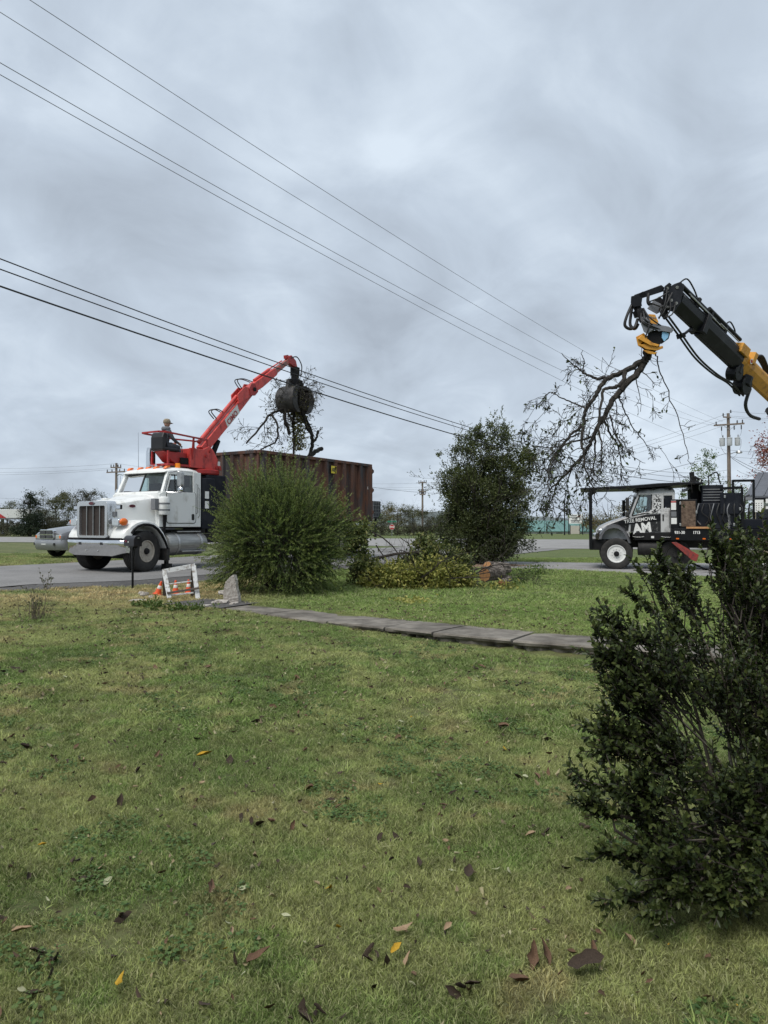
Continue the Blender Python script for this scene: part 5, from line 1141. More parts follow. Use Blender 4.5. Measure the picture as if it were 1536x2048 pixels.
for z0, z1, x0_, x1_, mm in ((1.98, 2.28, 2.89, 3.06, 'printw'), (2.22, 2.27, 2.89, 3.06, 'printr'), (1.52, 1.72, 2.89, 3.08, 'printw'), (1.76, 1.93, 2.89, 3.07, 'silverd')):
    mb = MB(); mb.box(x0_, x1_, -1.208 if mm != 'printr' else -1.21, -1.202, z0, z1); mb.build('sticker', M[mm], cbn)
M['rustplate'] = mat('tread_plate', (.10, .065, .045), .7, .2, col2=(.20, .14, .10), scale=10, lo=.4, hi=.65)
mb = MB(); mb.box(3.17, 3.78, -1.2, -.5, 1.365, 2.33); mb.build('tool_cabinet', K, t2, bevel=.015)
mb = MB(); mb.box(3.24, 3.72, -1.212, -1.202, 1.44, 2.27); tp_ = mb.build('cabinet_door', M['rustplate'], t2)
for a in range(6):
    for b in range(5):
        x, z = 3.28+b*.095, 1.50+a*.13; sg = 1 if (a+b) % 2 else -1
        mb = MB(); mb.bar((x-.03, -1.214, z-.02*sg), (x+.03, -1.214, z+.02*sg), .008, .014, (0, 1, 0)); mb.build('tread_bar', M['rustplate'], tp_)
mb = MB(); mb.box(3.4, 4.35, -1.26, -.9, 1.37, 1.43); mb.build('plank', M['cutwood'], t2)
mb = MB(); mb.box(3.80, 5.2, -1.08, 1.08, 1.365, 2.2); mb.build('body_box', NV, t2, bevel=.015)
mb = MB(); mb.box(3.98, 4.72, -.9, .6, 2.2, 2.80); mb.build('control_box', NV, t2, bevel=.015)
mb = MB(); mb.box(4.57, 5.29, -1.14, -1.09, 1.85, 2.52); sp_ = mb.build('side_panel', NV, t2)
for a, b in (((4.57, -1.12, 2.67), (5.30, -1.12, 2.69)), ((5.29, -1.12, 1.4), (5.29, -1.12, 2.70)), ((5.37, .8, 3.02), (6.12, .8, 3.02)), ((5.38, .8, 2.1), (5.38, .8, 3.05)), ((6.11, .8, 1.4), (6.11, .8, 3.05)), ((5.7, -1.12, 2.32), (7.6, -1.12, 2.34)), ((6.11, .8, 2.36), (8.2, .8, 2.38))):
    mb = MB(); mb.bar(a, b, .08, .08); mb.build('bed_rail', K, t2)
mb = MB(); mb.box(5.25, 7.6, -1.05, 1.05, 1.365, 1.68); mb.build('rear_box', NV, t2, bevel=.015)
mb = MB(); mb.box(5.70, 5.98, -1.165, -1.15, 1.90, 2.29); lb_ = mb.build('label_board', M['printw'], t2)
for a in range(4):
    for b in range(3):
        mb = MB(); mb.box(5.73+b*.085, 5.755+b*.085, -1.169, -1.1655, 1.95+a*.07, 1.98+a*.07); mb.build('print_mark', M['print'], lb_)
for z0, z1, mm in ((2.18, 2.32, 'printw'), (2.0, 2.08, 'printw')):
    mb = MB(); mb.box(6.05, 6.35, -1.165, -1.15, z0, z1); mb.build('label_board', M[mm], t2)
# crane column and clutter behind the cab
mb = MB(); mb.box(3.66, 3.96, -.5, .3, 2.0, 2.98); mb.box(3.72, 3.9, -.35, .1, 2.98, 3.14); mb.cyl((3.78, -.1, 3.12), (3.76, -.1, 3.29), .09, n=12); mb.bar((3.9, -.1, 3.1), (4.15, -.1, 2.98), .08); mb.build('hose_tower', KM, t2, bevel=.02)
hose(t2, [(4.0, -.55, 3.0), (3.95, -.6, 2.7), (4.06, -.62, 2.5), (4.1, -.6, 2.25)], .02, 'hose', M['offwhite'])
hose(t2, [(4.3, -.2, 3.1), (4.6, -.3, 3.25), (4.7, -.3, 2.95), (4.75, -.3, 2.85)], .025)
# roof rack: long dark plate from the front posts back over the cab
mb = MB(); rings = []
for x, z, t_ in ((-.34, 2.73, .03), (.5, 2.76, .06), (1.6, 2.80, .09), (2.5, 2.86, .10), (3.4, 2.88, .07), (4.0, 2.88, .05)):
    rings.append([(x, -1.16, z-t_), (x, 1.16, z-t_), (x, 1.16, z), (x, .5, z+.05), (x, -.5, z+.05), (x, -1.16, z)])
mb.loft(rings); mb.build('roof_rack', K, t2, smooth=30)
for x in (1.75, 2.3, 2.9, 3.6):
    mb = MB(); mb.bar((x, -1.0, 2.70), (x, 1.0, 2.70), .10, .08); mb.build('rack_support', K, t2)
for x in (.62, 1.05):
    mb = MB(); mb.box(x, x+.09, -1.15, -1.05, 2.63, 2.72); mb.build('work_lamp', M['print'], t2)
# fittings on the bed: latches, hoses, chains, hooks, lamps, handles
cr_ = random.Random(8)
for k in range(9):
    x = 3.85 + .17*k; hose(t2, [(x, -1.12, 2.18), (x + cr_.uniform(-.1, .1), -1.2, 1.95 + cr_.uniform(-.1, .1)), (x + cr_.uniform(-.15, .15), -1.17, 1.7), (x + .05, -1.12, 1.5)], .016 + .008*cr_.random(), 'hose', M['print'] if k % 3 else M['silverd'])
for x, z in ((3.2, 1.5), (3.2, 2.2), (3.75, 1.9), (4.7, 2.4), (5.2, 2.0), (5.0, 1.5)):
    mb = MB(); mb.box(x-.03, x+.03, -1.235, -1.20, z-.045, z+.045); mb.build('latch', M['alu'], t2, bevel=.006)
for x in (3.1, 4.0, 4.9, 5.8, 6.7):
    mb = MB(); mb.box(x-.05, x+.05, -1.232, -1.221, 1.02, 1.06); mb.build('marker_lamp', M['orange' if x < 5 else 'redlens'], t2)
for k in range(5):
    mb = MB(); z = 2.28 + .09*k; mb.box(4.02, 4.68, -.915, -.902, z, z+.03); mb.build('louvre', M['silverd'], t2)
for k in range(14):
    mb = MB(); mb.tube([(4.85+.03*math.cos(a), -1.16, 1.78-.045*k+.03*math.sin(a)) for a in [2*math.pi*j/8 for j in range(9)]], .007, 4); mb.build('chain_link', M['alu'], t2)
for x, h in ((5.45, .75), (5.6, .5), (6.5, .6), (6.9, .42)):
    mb = MB(); mb.tube([(x, -.6, 1.66), (x+.04, -.62, 1.66+h), (x+.2, -.6, 1.72+h)], .03, 8); mb.build('standpipe', M['print'], t2)
mb = MB(); mb.box(6.2, 7.3, -.9, .9, 1.69, 2.0); mb.build('equipment_box', M['navy'], t2, bevel=.02)
for x in (1.55, 2.55):
    mb = MB(); mb.tube([(x, -1.125, 1.1), (x+.12, -1.15, 1.08), (x+.3, -1.15, 1.08), (x+.4, -1.125, 1.1)], .014, 6); mb.build('step_handle', M['alu'], t2)
# wheels, red outrigger flap
make_wheel(t2, .93, -1.02, .52, .52, .30, M['rimwhite'], -1); make_wheel(t2, .93, 1.02, .52, .52, .30, M['rimwhite'], 1)
for x in (3.05, 7.4, 8.9):
    for s in (-1, 1):
        make_wheel(t2, x, s*(1.0 if x > 4 else .82), .50, .50, .26, M['rimwhite'] if x > 4 else M['frame'], s, 0, True)
        if x > 4: make_wheel(t2, x, s*.70, .50, .50, .26, M['rimwhite'], s, 0, True)
    mb = MB(); mb.cyl((x, -1, .5), (x, 1, .5), .08, n=10); mb.build('axle', M['frame'], t2)
mb = MB(); mb.add([(2.88, -1.30, .92), (3.05, -1.30, .93), (3.80, -1.36, .52), (3.72, -1.38, .30), (3.55, -1.36, .36), (2.88, -1.26, .92), (3.05, -1.26, .93), (3.80, -1.30, .52), (3.72, -1.32, .30), (3.55, -1.30, .36)],
                  [(0,1,2,3,4), (9,8,7,6,5), (0,5,6,1), (1,6,7,2), (2,7,8,3), (3,8,9,4), (4,9,5,0)]); mb.build('outrigger_pad', mat('worn_red', (.24, .026, .018), .6, 0, col2=(.09, .02, .018), scale=9), t2, bevel=.01)
mb = MB(); mb.bar((3.0, -1.0, 1.0), (3.3, -1.25, .62), .12, .14); mb.build('outrigger_arm', KM, t2)
mb = MB(); mb.bar((.38, -1.22, .02), (.48, -1.22, .42), .018); mb.build('wheel_chock_handle', M['print'], t2)
hose(t2, [(1.62, -1.6, .02), (2.1, -1.7, .015), (2.6, -1.72, .02)], .022)

# the cab and bed are a little shorter than laid out above
for ch in t2.children_recursive:
    if ch.type != 'MESH': continue
    if ch.name.startswith('wheel') and ch.parent == t2 and 'chock' not in ch.name: ch.location.x = .86 if ch.location.x < 1 else ch.location.x*.89
    elif ch.parent.name.startswith(('wheel', 'rim')): pass
    elif ch.name.startswith('lettering'): ch.location.x *= .89; ch.scale.x *= .89
    else:
        for v_ in ch.data.vertices: v_.co.x *= .89
# ---------------- the crane boom: base off to the right on the truck bed, running up and forward to the saw head (world points)
def w2(p): return m2i @ Vector(p)
TIP = Vector(at(1352, 588, 16.0)); FAR = Vector(at(1528, 760, 19.0)); dB = (FAR - TIP).normalized()
dB = dB * 1.10; BASE = TIP + dB * 10.6                                            # on the bed, beyond the frame edge
nB = dB.cross(Vector((.5, -.87, 0)).cross(Vector((0, 0, 1)))).normalized(); nB = dB.cross(Vector((0, 1, 0)) - dB*dB.y/dB.length_squared).normalized(); nB = nB if nB.z > 0 else -nB; sB = dB.cross(nB).normalized(); sB = sB if sB.y < 0 else -sB
YL = M['yellow']
def bpt(a, h, s=0): return w2(TIP + dB*a + nB*h + sB*s)          # a: metres from the tip; h: up; s: toward the near side
def bbox(name, m, a0, a1, h0, h1, s0, s1, parent=t2, bevel=.015, h0b=None, h1b=None):
    h0b = h0 if h0b is None else h0b; h1b = h1 if h1b is None else h1b
    mb = MB(); mb.loft([[bpt(a0, h0, s0), bpt(a0, h0, s1), bpt(a0, h1, s1), bpt(a0, h1, s0)], [bpt(a1, h0b, s0), bpt(a1, h0b, s1), bpt(a1, h1b, s1), bpt(a1, h1b, s0)]])
    return mb.build(name, m, parent, bevel=bevel)
BK2 = mat('crane_black', (.007, .0075, .010), .42, 0, col2=(.022, .022, .026), scale=4, lo=.5, hi=.75, spec=.3, detail=9)
def hexbeam(name, m, a0, a1, hw, top, bot, parent=t2):
    mb = MB(); rings = [[bpt(a, top, -hw*.8), bpt(a, top, hw*.8), bpt(a, top*.5, hw), bpt(a, bot*.3, hw), bpt(a, bot, hw*.35), bpt(a, bot, -hw*.35), bpt(a, bot*.3, -hw), bpt(a, top*.5, -hw)] for a in (a0, a1)]
    mb.loft(rings); return mb.build(name, m, parent, bevel=.01)
e1 = hexbeam('boom_extension', BK2, .12, 1.7, .145, .11, -.30)
e2 = hexbeam('boom_section', BK2, 1.2, 3.05, .17, .14, -.36)
e3 = hexbeam('main_boom', YL, 2.85, 10.5, .165, .14, -.32)
bbox('boom_collar', YL, 2.72, 3.1, .0, .24, -.23, .23, e3); bbox('boom_rib', YL, 3.35, 3.5, .0, .30, -.22, .22, e3); bbox('boom_collar', BK2, 1.12, 1.28, -.30, .16, -.20, .20, e2)
mb = MB(); c_ = bpt(3.32, .02, .21); ex_ = (bpt(3.5, .02, .21)-c_).normalized(); ey_ = (bpt(3.32, .2, .21)-c_).normalized()
mb.add([c_+ex_*.07*math.cos(a)+ey_*.07*math.sin(a) for a in [2*math.pi*k/16 for k in range(16)]] + [c_+(ex_.cross(ey_)*-.004 if False else Vector((0, -.005, 0)))+ex_*.07*math.cos(a)+ey_*.07*math.sin(a) for a in [2*math.pi*k/16 for k in range(16)]], [tuple(range(15, -1, -1)), tuple(range(16, 32))] + [(k, (k+1) % 16, 16+(k+1) % 16, 16+k) for k in range(16)]); rs_ = mb.build('round_sticker', M['printw'], e3)
mb = MB(); mb.add([c_+Vector((0, -.008, 0))+ex_*.045*math.cos(a)+ey_*.045*math.sin(a) for a in [2*math.pi*k/12 for k in range(12)]] + [c_+Vector((0, -.006, 0))+ex_*.045*math.cos(a)+ey_*.045*math.sin(a) for a in [2*math.pi*k/12 for k in range(12)]], [tuple(range(12)), tuple(range(23, 11, -1))] + [(k, (k+1) % 12, 12+(k+1) % 12, 12+k) for k in range(12)]); mb.build('sticker_ring', M['printr'], rs_)
# cylinders and pipes riding on top of the boom
for a0, a1, h, s, r_ in ((.05, 2.1, .26, .05, .055), (.2, 3.0, .22, -.08, .045), (1.2, 2.75, .32, .08, .05)):
    mb = MB(); mb.cyl(bpt(a0, h, s), bpt(a1, h, s), r_, n=10); mb.build('telescope_cylinder', K, t2, smooth=40)
for a0, a1, h, s in ((.3, 1.5, .20, .13), (.35, 1.9, .17, .15), (1.7, 2.6, .2, .16)):
    mb = MB(); mb.cyl(bpt(a0, h, s), bpt(a1, h, s), .014, n=6); mb.build('hydraulic_pipe', M['alu'], t2)
for a in (.7, 1.3, 2.0):
    bbox('cylinder_clamp', K, a, a+.09, .1, .34, -.13, .13)
bbox('boom_foot', YL, 9.6, 10.3, -.6, .3, -.3, .3)
mb = MB(); c0 = w2(BASE - nB*.2); mb.cyl(c0, (c0.x, c0.y, 1.9), .42, .5, 20); mb.build('crane_column', YL, t2, smooth=40)
mb = MB(); mb.box(c0.x-.9, c0.x+.9, -1.0, 1.2, 1.37, 1.92); mb.build('crane_base', NV, t2, bevel=.02)
mb = MB(); mb.cyl(bpt(5.2, -.5), (c0.x-.5, c0.y, 2.0), .11, n=12); mb.build('lift_cylinder', K, t2)
# black drums hung under the boom root
for a, h, r_ in ((3.12, -.40, .20), (3.62, -.50, .25)):
    mb = MB(); q0, q1 = bpt(a, h, -.14), bpt(a, h, .14); mb.cyl(q0, q1, r_, n=18); mb.cyl(bpt(a+.0, h+.25, 0), bpt(a, h, 0), r_*.8, n=12); mb.build('hose_reel', K, t2, bevel=.02)
for s in (-.05, .05):
    hose(t2, [bpt(.02, -.52, s), bpt(.6, -.62, s), bpt(1.5, -.78, s), bpt(2.4, -.78, s), bpt(3.1, -.70, s), bpt(3.75, -.74, s)], .024)
mb = MB(); mb.bar(bpt(.95, -.3), bpt(.72, -.62), .05); mb.bar(bpt(.66, -.68, -.08), bpt(.72, -.58, .08), .09); mb.build('hose_hanger', K, t2)
hose(t2, [bpt(4.0, -.42), bpt(4.05, -.85), bpt(4.4, -1.0), bpt(4.9, -.9)], .045)
for k in range(5):
    hose(t2, [bpt(3.55+k*.03, .2, .1-.05*k), bpt(3.8, .42, .12-.05*k), bpt(4.2+.05*k, .35, .1-.05*k), bpt(4.5, .2, .1-.05*k)], .022)
hose(t2, [bpt(-.05, .25, .05), bpt(.15, .48, .05), bpt(.5, .42, .05), bpt(.75, .3, .05)], .018)
hose(t2, [bpt(1.95, .3, .1), bpt(2.1, .46, .1), bpt(2.4, .38, .1), bpt(2.42, .24, .1)], .018)
# boom head and hanging link (world points on the rays of the photograph, at the boom's own depth)
YH = 16.0
def hp(u, v, d=0): return w2(at(u, v, YH + d))
def plate(name, uv, d0, d1, m, parent=t2, bevel=.012):
    n = len(uv); mb = MB(); mb.add([hp(u, v, d0) for u, v in uv] + [hp(u, v, d1) for u, v in uv], [tuple(range(n)), tuple(range(2*n-1, n-1, -1))] + [(i, (i+1) % n, n+(i+1) % n, n+i) for i in range(n)])
    return mb.build(name, m, parent, bevel=bevel)
hb_ = plate('boom_head', [(1330, 578), (1352, 565), (1366, 560), (1372, 572), (1364, 604), (1352, 622), (1334, 618), (1328, 596)], -.22, .22, BK2)
plate('head_ear', [(1332, 570), (1342, 562), (1347, 566), (1340, 580), (1332, 584)], -.25, -.1, K, hb_)
for dd in (-.12, .08):
    plate('link_arm', [(1266, 593), (1272, 587), (1326, 567), (1332, 572), (1331, 580), (1278, 597), (1268, 604)], dd, dd+.05, K)
plate('link_hanger', [(1265, 590), (1275, 588), (1288, 592), (1286, 604), (1287, 610), (1270, 612), (1264, 604)], -.14, .14, K)
mb = MB(); mb.cyl(hp(1289, 586, -.16), hp(1289, 586, .16), .06, n=12); mb.build('link_pin', K, t2)
mb = MB(); mb.cyl(hp(1276, 608), hp(1280, 622), .09, .075, 12); mb.cyl(hp(1279, 618), hp(1283, 630), .13, n=14); mb.build('rotator', K, t2, bevel=.01)
plate('neck_bracket', [(1276, 620), (1290, 614), (1300, 628), (1302, 644), (1290, 650), (1281, 642)], -.2, .12, KM)
plate('neck_cover', [(1284, 634), (1296, 626), (1304, 640), (1296, 652), (1285, 648)], -.26, -.19, M['silverd'])
plate('valve_block', [(1297, 615), (1310, 598), (1326, 606), (1327, 620), (1316, 626)], -.15, .1, M['silverd'])
plate('head_clutter', [(1308, 600), (1322, 590), (1338, 604), (1340, 632), (1331, 638), (1324, 628), (1320, 612)], -.10, .16, KM)
hose(t2, [hp(1300, 584, -.1), hp(1299, 602, -.12), hp(1306, 608, -.12), hp(1312, 600, -.1)], .035)
hose(t2, [hp(1267, 606, -.1), hp(1257, 628, -.12), hp(1252, 648, -.1), hp(1262, 656, -.1), hp(1272, 652, -.05), hp(1278, 636, 0)], .034)
hose(t2, [hp(1268, 606, .05), hp(1264, 630, .06), hp(1263, 648, .05), hp(1272, 656, 0), hp(1279, 646, 0)], .034)
# saw head: yellow motor casing, grey bar box, black bucket, yellow grapple tongs
plate('motor_casing', [(1288, 640), (1300, 626), (1313, 627), (1320, 642), (1314, 650), (1290, 652)], -.22, .2, YL)
for k in range(6):
    u = 1292+k*4.2; mb = MB(); q = hp(u, 629+k*.9, -.235); mb.cyl(q, hp(u, 629+k*.9, -.21), .02, n=6); mb.build('bolt', M['alu'], t2)
sb_ = plate('saw_box', [(1284, 646), (1302, 644), (1340, 651), (1351, 657), (1346, 664), (1312, 658), (1302, 663), (1291, 662)], -.38, .22, M['silverd'])
plate('saw_box_end', [(1284, 644), (1296, 632), (1303, 645), (1310, 656), (1298, 666), (1290, 662)], -.40, -.30, M['silverd'])
plate('saw_chamber', [(1300, 658), (1344, 662), (1340, 676), (1326, 686), (1308, 688), (1296, 676)], -.3, .2, KM)
plate('blue_chute', [(1327, 661), (1341, 664), (1339, 674), (1331, 682), (1326, 674)], -.34, -.302, mat('blue_plastic', (.25, .5, .72), .4))
for uv, d0, d1 in (([(1274, 672), (1290, 664), (1298, 674), (1284, 686), (1288, 696), (1278, 690)], -.3, .25), ([(1280, 688), (1292, 686), (1318, 692), (1328, 690), (1329, 695), (1316, 700), (1294, 697)], -.32, -.22), ([(1286, 698), (1298, 699), (1312, 703), (1318, 702), (1312, 708), (1298, 706)], -.3, -.2), ([(1278, 676), (1286, 668), (1308, 684), (1322, 688), (1318, 692), (1302, 689)], -.36, -.3), ([(1286, 684), (1306, 676), (1324, 684), (1318, 696), (1298, 700)], .02, .28)):
    plate('grapple_tong', uv, d0, d1, YL)
plate('tong_pivot', [(1284, 668), (1312, 672), (1322, 690), (1312, 704), (1296, 704), (1284, 692)], -.2, .15, KM)

hr_ = random.Random(2)
for k in range(9):                                              # cluttered lines round the boom head
    a_ = (1328 + hr_.uniform(0, 30), 570 + hr_.uniform(0, 40)); b_ = (1300 + hr_.uniform(0, 40), 600 + hr_.uniform(0, 36))
    hose(t2, [hp(*a_, -.24), hp((a_[0]+b_[0])/2 + hr_.uniform(-10, 10), (a_[1]+b_[1])/2 + hr_.uniform(-2, 12), -.28), hp(*b_, -.2)], .016)
for k in range(6):
    a_ = (1280 + hr_.uniform(0, 14), 612 + hr_.uniform(0, 14)); b_ = (1290 + hr_.uniform(0, 40), 640 + hr_.uniform(0, 40))
    hose(t2, [hp(*a_, -.2), hp(a_[0] + hr_.uniform(-8, 14), (a_[1]+b_[1])/2, -.42), hp(*b_, -.36)], .016)
for u, v in ((1338, 574), (1358, 572), (1346, 598), (1336, 612), (1356, 604)):
    mb = MB(); mb.cyl(hp(u, v, -.25), hp(u, v, -.2), .035, n=10); mb.build('pin', M['alu'], t2)
# ================================================================ the limb hanging from the saw head
lr = random.Random(77); rg = lr
BO = at(1300, 700, YH)
br = thing('tree_branch', 'big forked bare branch hanging from the yellow grapple saw', 'branch', BO)
def L_(zx, zy, d=0): return Vector(at(1000 + zx*.2604, 650 + zy*.2604, YH + d)) - BO
lm_ = MB(); ltips = []
def LB(pts, r0, r1, kids, ln, depth=2, droop=.05): limb([L_(*p) for p in pts], r0*.84, r1*.9, kids, ln*.85, lm_, ltips, depth, 5, droop+.04, .55)
LB([(1140, 190), (1130, 250), (1100, 300), (1060, 370), (940, 490), (870, 580), (820, 670), (760, 770), (700, 900), (660, 980)], .115, .04, 12, 1.0)
LB([(1110, 270), (1050, 300), (960, 355), (830, 410), (770, 490), (720, 570), (660, 670), (640, 770), (560, 830), (480, 930), (400, 1030), (365, 1110)], .085, .018, 16, 1.1)
LB([(660, 980, .1), (560, 1090, .2), (440, 1210, .3), (370, 1280, .4)], .05, .015, 8, .8)
LB([(975, 360, -.2), (940, 440, -.4), (880, 480, -.5), (800, 500, -.6), (780, 620, -.7), (760, 800, -.8), (790, 940, -.9), (770, 1110, -1)], .06, .012, 9, .7)
LB([(830, 410), (740, 405, .1), (660, 370, .2), (620, 335, .3), (560, 290, .4), (480, 210, .5)], .045, .008, 7, .5, 2, .03)
LB([(620, 340, .3), (655, 300, .3), (635, 230, .2), (640, 190, .2)], .018, .006, 3, .25, 1)
LB([(660, 640, .3), (560, 590, .6), (460, 550, .8), (390, 510, 1.0), (335, 560, 1.1)], .026, .006, 6, .45, 2, .06)
LB([(640, 780, -.1), (630, 900, -.3), (650, 1010, -.4), (660, 1120, -.5), (720, 1260, -.6), (750, 1400, -.7)], .045, .008, 9, .7)
LB([(800, 720, .2), (850, 830, .4), (910, 930, .5), (930, 1060, .7), (930, 1190, .8)], .035, .007, 8, .6)
LB([(920, 540, .1), (960, 650, .3), (1010, 760, .5), (1090, 870, .7), (1150, 950, .9), (1200, 1040, 1.0)], .022, .005, 7, .4)
LB([(850, 680, -.2), (880, 800, -.4), (930, 920, -.6), (1010, 1000, -.8), (1120, 1060, -.9)], .024, .005, 6, .4)
LB([(700, 860, .3), (560, 900, .8), (470, 930, 1.0), (360, 940, 1.2), (270, 930, 1.3), (230, 940, 1.4)], .03, .006, 9, .6, 2, .07)
LB([(500, 900, -.3), (430, 1000, -.5), (380, 1130, -.6), (370, 1260, -.7), (390, 1400, -.8)], .03, .006, 9, .7)
LB([(740, 800, .2), (730, 920, .2), (730, 1050, .3), (700, 1150, .3), (760, 1220, .2), (880, 1240, .1)], .03, .006, 8, .6)
LB([(560, 1090, .2), (520, 1200, .3), (540, 1330, .3), (620, 1480, .3)], .02, .005, 7, .5)
LB([(440, 1210, .3), (400, 1330, .4), (340, 1420, .5), (330, 1500, .5)], .02, .005, 7, .5)
LB([(600, 830, -.5), (520, 870, -.9), (440, 900, -1.2), (380, 1020, -1.4)], .025, .006, 9, .6)
for k in range(46):                                             # long fine whips hanging under the limb
    i = lr.randrange(len(ltips)); q, dd = ltips[i]
    if q.x > .8 or q.z + BO.z < 3.3: continue
    grow(lm_, q, (dd.x*.5 + lr.gauss(-.15, .25), dd.y*.4 + lr.gauss(0, .25), -.7), lr.uniform(.5, 1.3), .0075, 2, lr, ltips, .06, 6, .16, (2, 4), .5, 3, .0055, .6)
lm_.build('limb', M['bark'], br)
tm = MB(); tt = []
rg = random.Random(5)
limb([Vector(at(*p)) - BO for p in ((1315, 704, 16), (1322, 740, 16.1), (1340, 790, 16.2), (1362, 850, 16.2), (1374, 905, 16.2), (1383, 930, 16.2))], .016, .006, 7, .28, tm, tt, 1, 6, .02, .7)
tm.build('twig', M['twig'], br)
tp = np.array([list(q[0]) for q in ltips + tt]); td = np.array([list(q[1]) for q in ltips + tt]); wt = np.where(tp[:, 0] < -1.6, .22, .06); sel = nrng.random(len(tp)) < wt
LW = leafmat('green_leaf', [(.02, .03, .012), (.04, .055, .018), (.08, .11, .03)])
tag(leaves('foliage', tp[sel], td[sel] + .6*nrng.normal(size=(sel.sum(), 3)) + [0, 0, -.5], .095, .045, LW, br), kind='stuff')
# ================================================================ silver pickup parked on the verge (local: x back from the bumper)
pk = thing('pickup_truck', 'silver pickup with chrome crossbar grille parked behind the white truck', 'pickup', (-13.1, 27.5, .25 + .022), R(54))
SV, SD = M['silver'], M['silverd']
def pr_(x, w_, zt_, zl, sh): return [(x, -w_, zl), (x, -w_, zt_-.22), (x, -w_+.04, zt_-.10), (x, -w_+.12, zt_-.07), (x, -w_+sh, zt_-.02), (x, 0, zt_+.03), (x, w_-sh, zt_-.02), (x, w_-.12, zt_-.07), (x, w_-.04, zt_-.10), (x, w_, zt_-.22), (x, w_, zl)]
mb = MB(); mb.loft([pr_(.10, .93, .98, .6, .3), pr_(.18, .96, 1.06, .55, .3), pr_(.5, .97, 1.15, .5, .32), pr_(1.0, .99, 1.22, .5, .32), pr_(1.55, 1.0, 1.28, .5, .3), pr_(5.3, 1.0, 1.25, .5, .3)]); pb = mb.build('body', SV, pk, smooth=40)
mb = MB(); mb.loft([[(1.35, -.88, 1.26), (1.35, .88, 1.26), (1.35, .88, 1.30), (1.35, -.88, 1.30)], [(1.95, -.78, 1.27), (1.95, .78, 1.27), (1.95, .72, 1.84), (1.95, -.72, 1.84)], [(3.0, -.84, 1.27), (3.0, .84, 1.27), (3.0, .72, 1.86), (3.0, -.72, 1.86)], [(3.2, -.86, 1.27), (3.2, .86, 1.27), (3.15, .74, 1.80), (3.15, -.74, 1.80)]]); mb.build('cabin', SV, pk, bevel=.04)
mb = MB(); mb.add([(1.38, -.78, 1.35), (1.38, .78, 1.35), (1.93, .66, 1.80), (1.93, -.66, 1.80)], [(0, 1, 2, 3)]); o = mb.build('windscreen', M['glassd'], pk); o.location = (-.03, 0, .02)
gr_o = rrect(-.50, .50, .72, 1.10, .08); mb = MB(); mb.prism(gr_o, .02, .16, 'x'); gf = mb.build('grille_surround', M['chrome'], pk, bevel=.02)
for s in (-1, 1):
    for z0, z1 in ((.76, .885), (.925, 1.06)):
        mb = MB(); mb.prism(rrect(min(s*.03, s*.45), max(s*.03, s*.45), z0, z1, .02), .005, .022, 'x'); gi = mb.build('grille_opening', M['print'], gf)
        for k in range(4):
            z = z0 + .015 + k*(z1-z0-.03)/3; mb = MB(); mb.box(-.002, .004, min(s*.04, s*.44), max(s*.04, s*.44), z-.004, z+.004); mb.build('grille_slat', SD, gi)
    mb = MB(); mb.prism(rrect(min(s*.55, s*.92), max(s*.55, s*.92), .74, .90, .04), .09, .26, 'x'); hl = mb.build('headlight', M['lens'], pk, bevel=.02)
    mb = MB(); mb.prism(rrect(min(s*.82, s*.91), max(s*.82, s*.91), .765, .875, .02), .086, .2, 'x'); mb.build('turn_signal', M['orange'], hl)
    mb = MB(); mb.tube([(1.9, s*1.0, 1.30), (1.92, s*1.16, 1.34)], .03, 8); ma3 = mb.build('mirror_arm', M['print'], pk)
    mb = MB(); mb.prism(rrect(s*1.2-.1, s*1.2+.1, 1.28, 1.48, .05), 1.85, 1.97, 'x'); mb.build('mirror', M['print'], ma3, bevel=.02)
    for x in (.95, 4.3): make_wheel(pk, x, s*.88, .37, .37, .25, M['alu'], s, 0, False, .2, 5)
mb = MB(); rings = []
for k in range(17):
    y = -1.02 + 2.04*k/16; a = abs(y)/1.02; x = -.06 + .26*max(0, a-.55)**2/.2
    rings.append([(x+.12, y, .70), (x, y, .70), (x-.03, y, .62), (x-.02, y, .50), (x, y, .42), (x+.05, y, .32), (x+.16, y, .30)])
mb.loft(rings); pbm = mb.build('bumper', mat('grey_bumper', (.30, .31, .325), .35, .5, var=.08), pk, smooth=50)
mb = MB(); mb.box(-.075, -.02, -.22, .22, .50, .60); mb.build('air_slot', M['print'], pbm)
for y in (-.62, .62):
    mb = MB(); mb.box(-.07, .0, y-.14, y+.14, .50, .59); mb.build('fog_lamp_recess', M['print'], pbm)
mb = MB(); mb.box(-.085, -.05, -.16, .16, .52, .64); mb.build('licence_plate', M['offwhite'], pbm)

# ================================================================ mailbox
mp_ = ground_at(266, 1178); mx_ = thing('mailbox', 'black arched mailbox on a thin black post by the road', 'mailbox', mp_, math.atan2(-.72, .69))
mb = MB(); mb.bar((0, 0, -.1), (0, 0, .92), .035); mb.build('post', K, mx_)
mb = MB(); mb.bar((-.12, 0, .90), (.12, 0, .90), .1, .03); mb.bar((.02, 0, .66), (.11, 0, .9), .02); mb.build('bracket', K, mx_)
arch = [(-.085, .92), (.085, .92), (.085, 1.06)] + [(.085*math.cos(a), 1.06+.085*math.sin(a)) for a in np.linspace(.3, 2.84, 9)] + [(-.085, 1.06)]
BM = mat('mailbox_black', (.012, .011, .014), .45, 0, var=.3, scale=10)
mb = MB(); mb.prism(arch, -.26, .22, 'x'); bx = mb.build('box', BM, mx_, smooth=40)
mb = MB(); mb.prism([(y*1.06, .99+(z-.99)*1.05) for y, z in arch], .221, .25, 'x'); dr_ = mb.build('door', BM, bx, smooth=40, bevel=.006)
mb = MB(); mb.box(.25, .275, -.02, .02, 1.08, 1.11); mb.build('latch', M['alu'], dr_)
